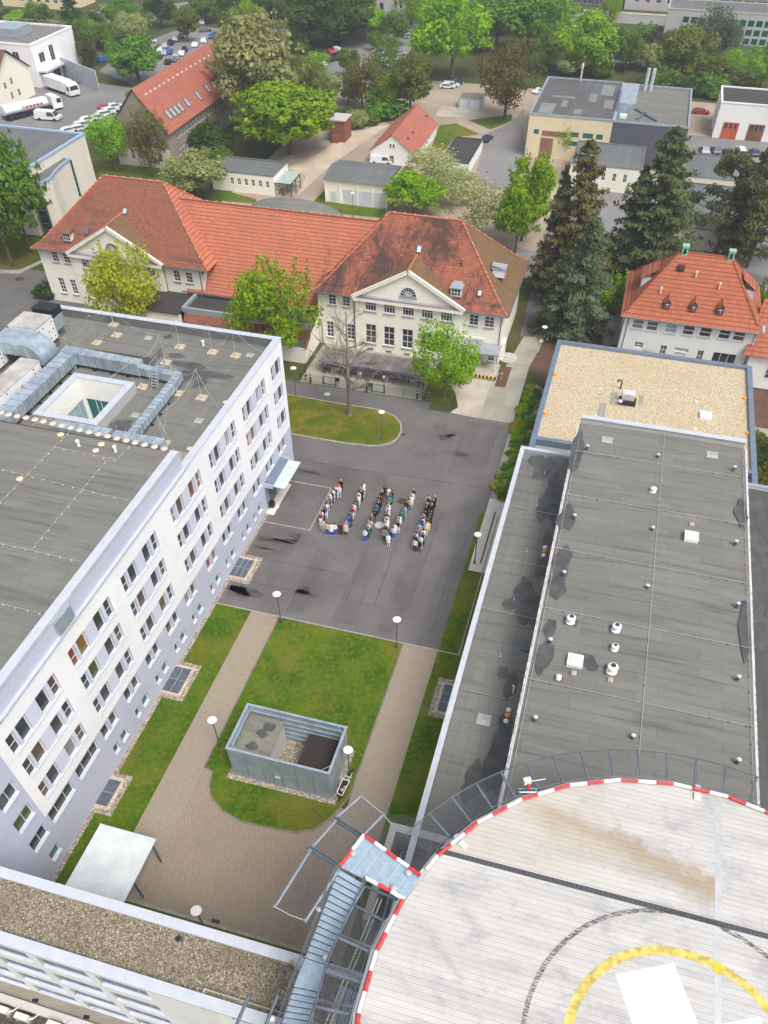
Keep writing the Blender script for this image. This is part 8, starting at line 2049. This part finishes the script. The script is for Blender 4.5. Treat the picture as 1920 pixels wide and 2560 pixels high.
  # -- bike shelter and fenced compound
bs=thing('bike_shelter','long grey bike shelter roof on posts in front of the right hospital wing','bike shelter',(-28.5,95.5,0))
mb=MB()
for i in range(9):
 x=-36.1+1.73*i;mb.poly([(x,93.9,2.05),(x+1.7,93.9,2.05),(x+1.7,97.0,2.5),(x,97.0,2.5)],0);mb.box(x+1.68,93.9,2.06,x+1.75,93.95,2.14,0)
 mb.bar((x+1.715,93.92,2.08),(x+1.715,97.0,2.53),.06,.05,0)
mb.build('roof',plain('grey_sheet_roof',(.20,.18,.16),.7,0,.3,.25,.7),bs)
mb=MB();mb.box(-36.1,93.84,1.93,-20.5,93.9,2.08);mb.build('front_edge',K['hook'],bs)
mb=MB()
for i in range(6):
 x=-35.6+2.95*i;mb.tube((x,94.2,0),(x,94.2,2.05),.05,6);mb.tube((x,96.8,0),(x,96.8,2.4),.05,6)
mb.build('posts',K['green'],bs)
def bike_parts():
 d={}
 for nm in('wheel',):
  mb=MB();wheel(mb,(0,0,0),.33,(1,0,0),12,.022);d[nm]=mb.mesh('wheel',[K['rubber']])
 mb=MB();mb.path([(0,-.52,.33),(0,-.05,.30),(0,.15,.85)],.022,5);mb.path([(0,-.05,.30),(0,-.42,.82)],.022,5);mb.path([(0,.12,.80),(0,-.40,.78),(0,-.52,.33)],.02,5);mb.path([(0,.15,.85),(0,.52,.33),(0,-.05,.30)],.018,5);d['frame']=mb.mesh('frame',[K['black']])
 mb=MB();mb.path([(0,-.40,.78),(0,-.38,1.0)],.02,5);mb.path([(-.28,-.30,1.02),(0,-.38,1.0),(.28,-.30,1.02)],.018,5);d['handlebar']=mb.mesh('handlebar',[K['galv']])
 mb=MB();mb.box(-.07,.02,.88,.07,.28,.95);d['saddle']=mb.mesh('saddle',[K['black']])
 mb=MB();mb.box(-.18,-.62,.72,.18,-.42,.98);d['basket']=mb.mesh('basket',[K['black']])
 return d
BK=bike_parts();kb_=0
BC=[('black','black'),('red','red'),('dark blue','dark blue'),('silver','silver'),('white','white'),('grey','grey')]
def bike(c,rz,col,label,group=None,basket=False):
 t=thing('bicycle',label,'bicycle',c,group,rz);OFF[t.name]=Vector((0,0,0))
 add('frame',BK['frame'],t,mats=[CARMAT[col]]);add('handlebar',BK['handlebar'],t);add('saddle',BK['saddle'],t)
 for y in(-.52,.52):add('wheel',BK['wheel'],t,(0,y,.33))
 if basket:add('basket',BK['basket'],t,mats=[CARMAT[col]])
for i in range(34):
 x=-35.2+i*.43;col=BC[(i*5+i//3)%6][0]
 bike(Vector((x,94.6+.25*(i%3==1),.01)),rp.uniform(-.18,.18),col,f'{col} bicycle in the row under the long shelter, {ordn[i]} from the left','bicycles under the shelter',i%4==0)
bike(G(A(5,325,1210)),.4,'red','red bicycle with front box at the left end of the bike compound',None,True);bike(G(A(5,1105,1335)),1.5,'silver','silver bicycle leaning outside the right corner of the compound fence')
fn=thing('compound_fence','low dark green wire mesh fence round the bike compound','fence',(-29,91.5,0))
FA,FB_,FC=Vector((-38.0,91.35)),Vector((-20.35,91.35)),Vector((-20.45,97.9))
mb=MB();mm=MB()
def run(a,b):
 n=max(1,int((b-a).length/2.4))
 for i in range(n+1):p=a+(b-a)*(i/n);mb.tube((p.x,p.y,0),(p.x,p.y,1.25),.035,5)
 L=(b-a).length;mm.poly([(a.x,a.y,.08),(b.x,b.y,.08),(b.x,b.y,1.2),(a.x,a.y,1.2)],0,[(0,0),(L,0),(L,1.12),(0,1.12)])
for a,b in((-38,-34.75),(-32.75,-27.6),(-25.7,-20.35)):run(Vector((a,91.35)),Vector((b,91.35)))
run(FB_,FC);run(Vector((-38.0,91.35)),Vector((-38.6,97)))
mb.build('posts',K['green'],fn);mm.build('wire_mesh',K['netfar'],fn)
for x0,x1,wh in((-34.6,-32.85,'left'),(-27.5,-25.8,'right')):
 t=thing('gate',f'dark green bar gate of the bike compound, {wh} of two','gate',((x0+x1)/2,91.35,0),'bike compound gates')
 mb=MB()
 for x in(x0,x1):mb.box(x-.06,91.29,0,x+.06,91.41,1.35)
 for z in(.15,1.25):mb.box(x0+.06,91.32,z-.03,x1-.06,91.38,z+.03)
 mb.build('frame',K['green'],t)
 mb=MB()
 for i in range(1,12):x=x0+(x1-x0)*i/12;mb.tube((x,91.35,.15),(x,91.35,1.25),.014,4)
 mb.build('bars',K['green'],t)
for p,wh in((A(5,355,1235),'left'),(A(5,718,1298),'middle'),(A(5,1045,1340),'right')):
 c=G(p);t=thing('bollard_light',f'black bollard light with pale band at the compound fence, {wh} of three','bollard',c,'bollard lights')
 mb=MB();mb.lathe(c,[(.13,0),(.13,.95)],10);mb.build('post',K['black'],t)
 mb=MB();mb.lathe(c+Vector((0,0,.95)),[(.12,0),(.12,.16)],10);mb.build('light_band',K['plastic'],t)
 mb=MB();mb.lathe(c+Vector((0,0,1.11)),[(.135,0),(.135,.08),(.05,.1)],10);mb.build('cap',K['black'],t)
for p,wh in((A(5,532,1245),'left'),(A(5,738,1278),'right')):
 c=G(p);mb=MB();mb.box(c.x-.2,c.y-.15,.45,c.x+.2,c.y+.15,1.05);mb.tube((c.x,c.y,0),(c.x,c.y,.5),.035,5);mb.box(c.x-.22,c.y-.17,1.05,c.x+.22,c.y+.17,1.1,1);mb.build('litter_bin',[K['black'],K['galv']],loc=c,label=f'black litter bin beside a compound gate, {wh} of two',cat='litter bin',group='litter bins')
 # small things
c=G(A(5,1588,1210));mb=MB();mb.lathe(c,[(.11,0),(.11,.95),(.04,1.0)],10,0);mb.lathe(c+Vector((0,0,.4)),[(.115,0),(.115,.2)],10,1);mb.build('yellow_bollard',[K['yellowp'],K['black']],loc=c,label='yellow bollard beside the loading step of the old hospital',cat='bollard')
c=G(A(4,325,900));t=thing('waste_bin','green wheeled waste bin with yellow lid at the left wing corner','bin',c)
mb=MB();mb.box(c.x-.6,c.y-.45,.15,c.x+.6,c.y+.45,1.1);mb.build('body',K['green'],t);mb=MB();mb.box(c.x-.65,c.y-.5,1.1,c.x+.65,c.y+.5,1.2);mb.build('lid',K['yellowp'],t)
mb=MB()
for x in(-.45,.45):mb.tube((c.x+x-.04,c.y,.1),(c.x+x+.04,c.y,.1),.1,8)
mb.build('wheels',K['rubber'],t)
c=G(A(2,1610,1420));t=thing('green_container','bright green waste container under the trees at the right hospital wing','container',c)
mb=MB();mb.prism(rect(c.x-1.6,c.y-.8,c.x+2.2,c.y+2.0),.1,2.2);mb.build('body',K['greenp'],t);mb=MB();mb.prism(rect(c.x-1.7,c.y-.9,c.x+2.3,c.y+2.1),2.2,2.32);mb.build('lid',flat('light_green_lid',(.12,.55,.28)),t)
c=G(B(2,322,436));t=thing('waste_cart','black cart with a pale sack beside the side entrance','cart',c)
mb=MB();mb.box(c.x-.5,c.y-.35,.15,c.x+.1,c.y+.35,.75);mb.path([(c.x-.5,c.y,.6),(c.x-.6,c.y,1.5)],.04,5);mb.build('cart_body',K['black'],t);mb=MB();mb.lathe((c.x+.45,c.y,0),[(.2,0),(.28,.2),(.18,.42),(.05,.5)],8);mb.build('sack',K['plastic'],t)
c=G(B(7,1355,1040),.5);t=thing('bench','pale grey bench on the verge behind the link block parapet','bench',(-18.4,16.0,0))
mb=MB();mb.box(-19.0,15.8,.4,-17.8,16.25,.48);mb.build('seat',K['sillw'],t);mb=MB();mb.box(-18.9,15.85,0,-18.8,16.2,.4);mb.box(-18.0,15.85,0,-17.9,16.2,.4);mb.build('legs',K['galv'],t)
c=G(B(7,1395,998));mb=MB();mb.box(c.x-.35,c.y-.2,.004,c.x+.35,c.y+.2,.02);mb.build('drain_grate',K['rust'],loc=c,label='rusty rectangular drain grate in the paved courtyard',cat='drain')
c=G(A(5,955,1572));mb=MB();mb.box(c.x-.3,c.y-.25,.004,c.x+.3,c.y+.25,.02);mb.build('drain_grate',K['rust'],loc=c,label='rusty square drain grate at the traffic island kerb',cat='drain')
c=G(A(3,600,1530));t=thing('yard_fence','dark bar fence between the conifers and the rear yard','fence',(-2,151,0))
mb=MB()
a,b=G(A(6,560,290)),G(A(6,690,330))
for i in range(14):p=a+(b-a)*(i/13);mb.tube((p.x,p.y,0),(p.x,p.y,1.3),.03,4)
mb.tube(a+Vector((0,0,1.25)),b+Vector((0,0,1.25)),.04,4);mb.tube(a+Vector((0,0,.2)),b+Vector((0,0,.2)),.04,4);mb.build('bars',K['black'],t)
# -- thin haze over the town
hm=bpy.data.materials.new('haze_air');hm.use_nodes=True;hn=hm.node_tree;hn.nodes.clear()
ho=hn.nodes.new('ShaderNodeOutputMaterial');hv=hn.nodes.new('ShaderNodeVolumePrincipled');hv.inputs['Color'].default_value=(.86,.90,.95,1);hv.inputs['Density'].default_value=.0004;hv.inputs['Anisotropy'].default_value=.2
hn.links.new(hv.outputs[0],ho.inputs['Volume'])
mb=MB();mb.box(-1510,-310,-1.0,1510,2010,62);tag(mb.build('haze',hm),kind='stuff')
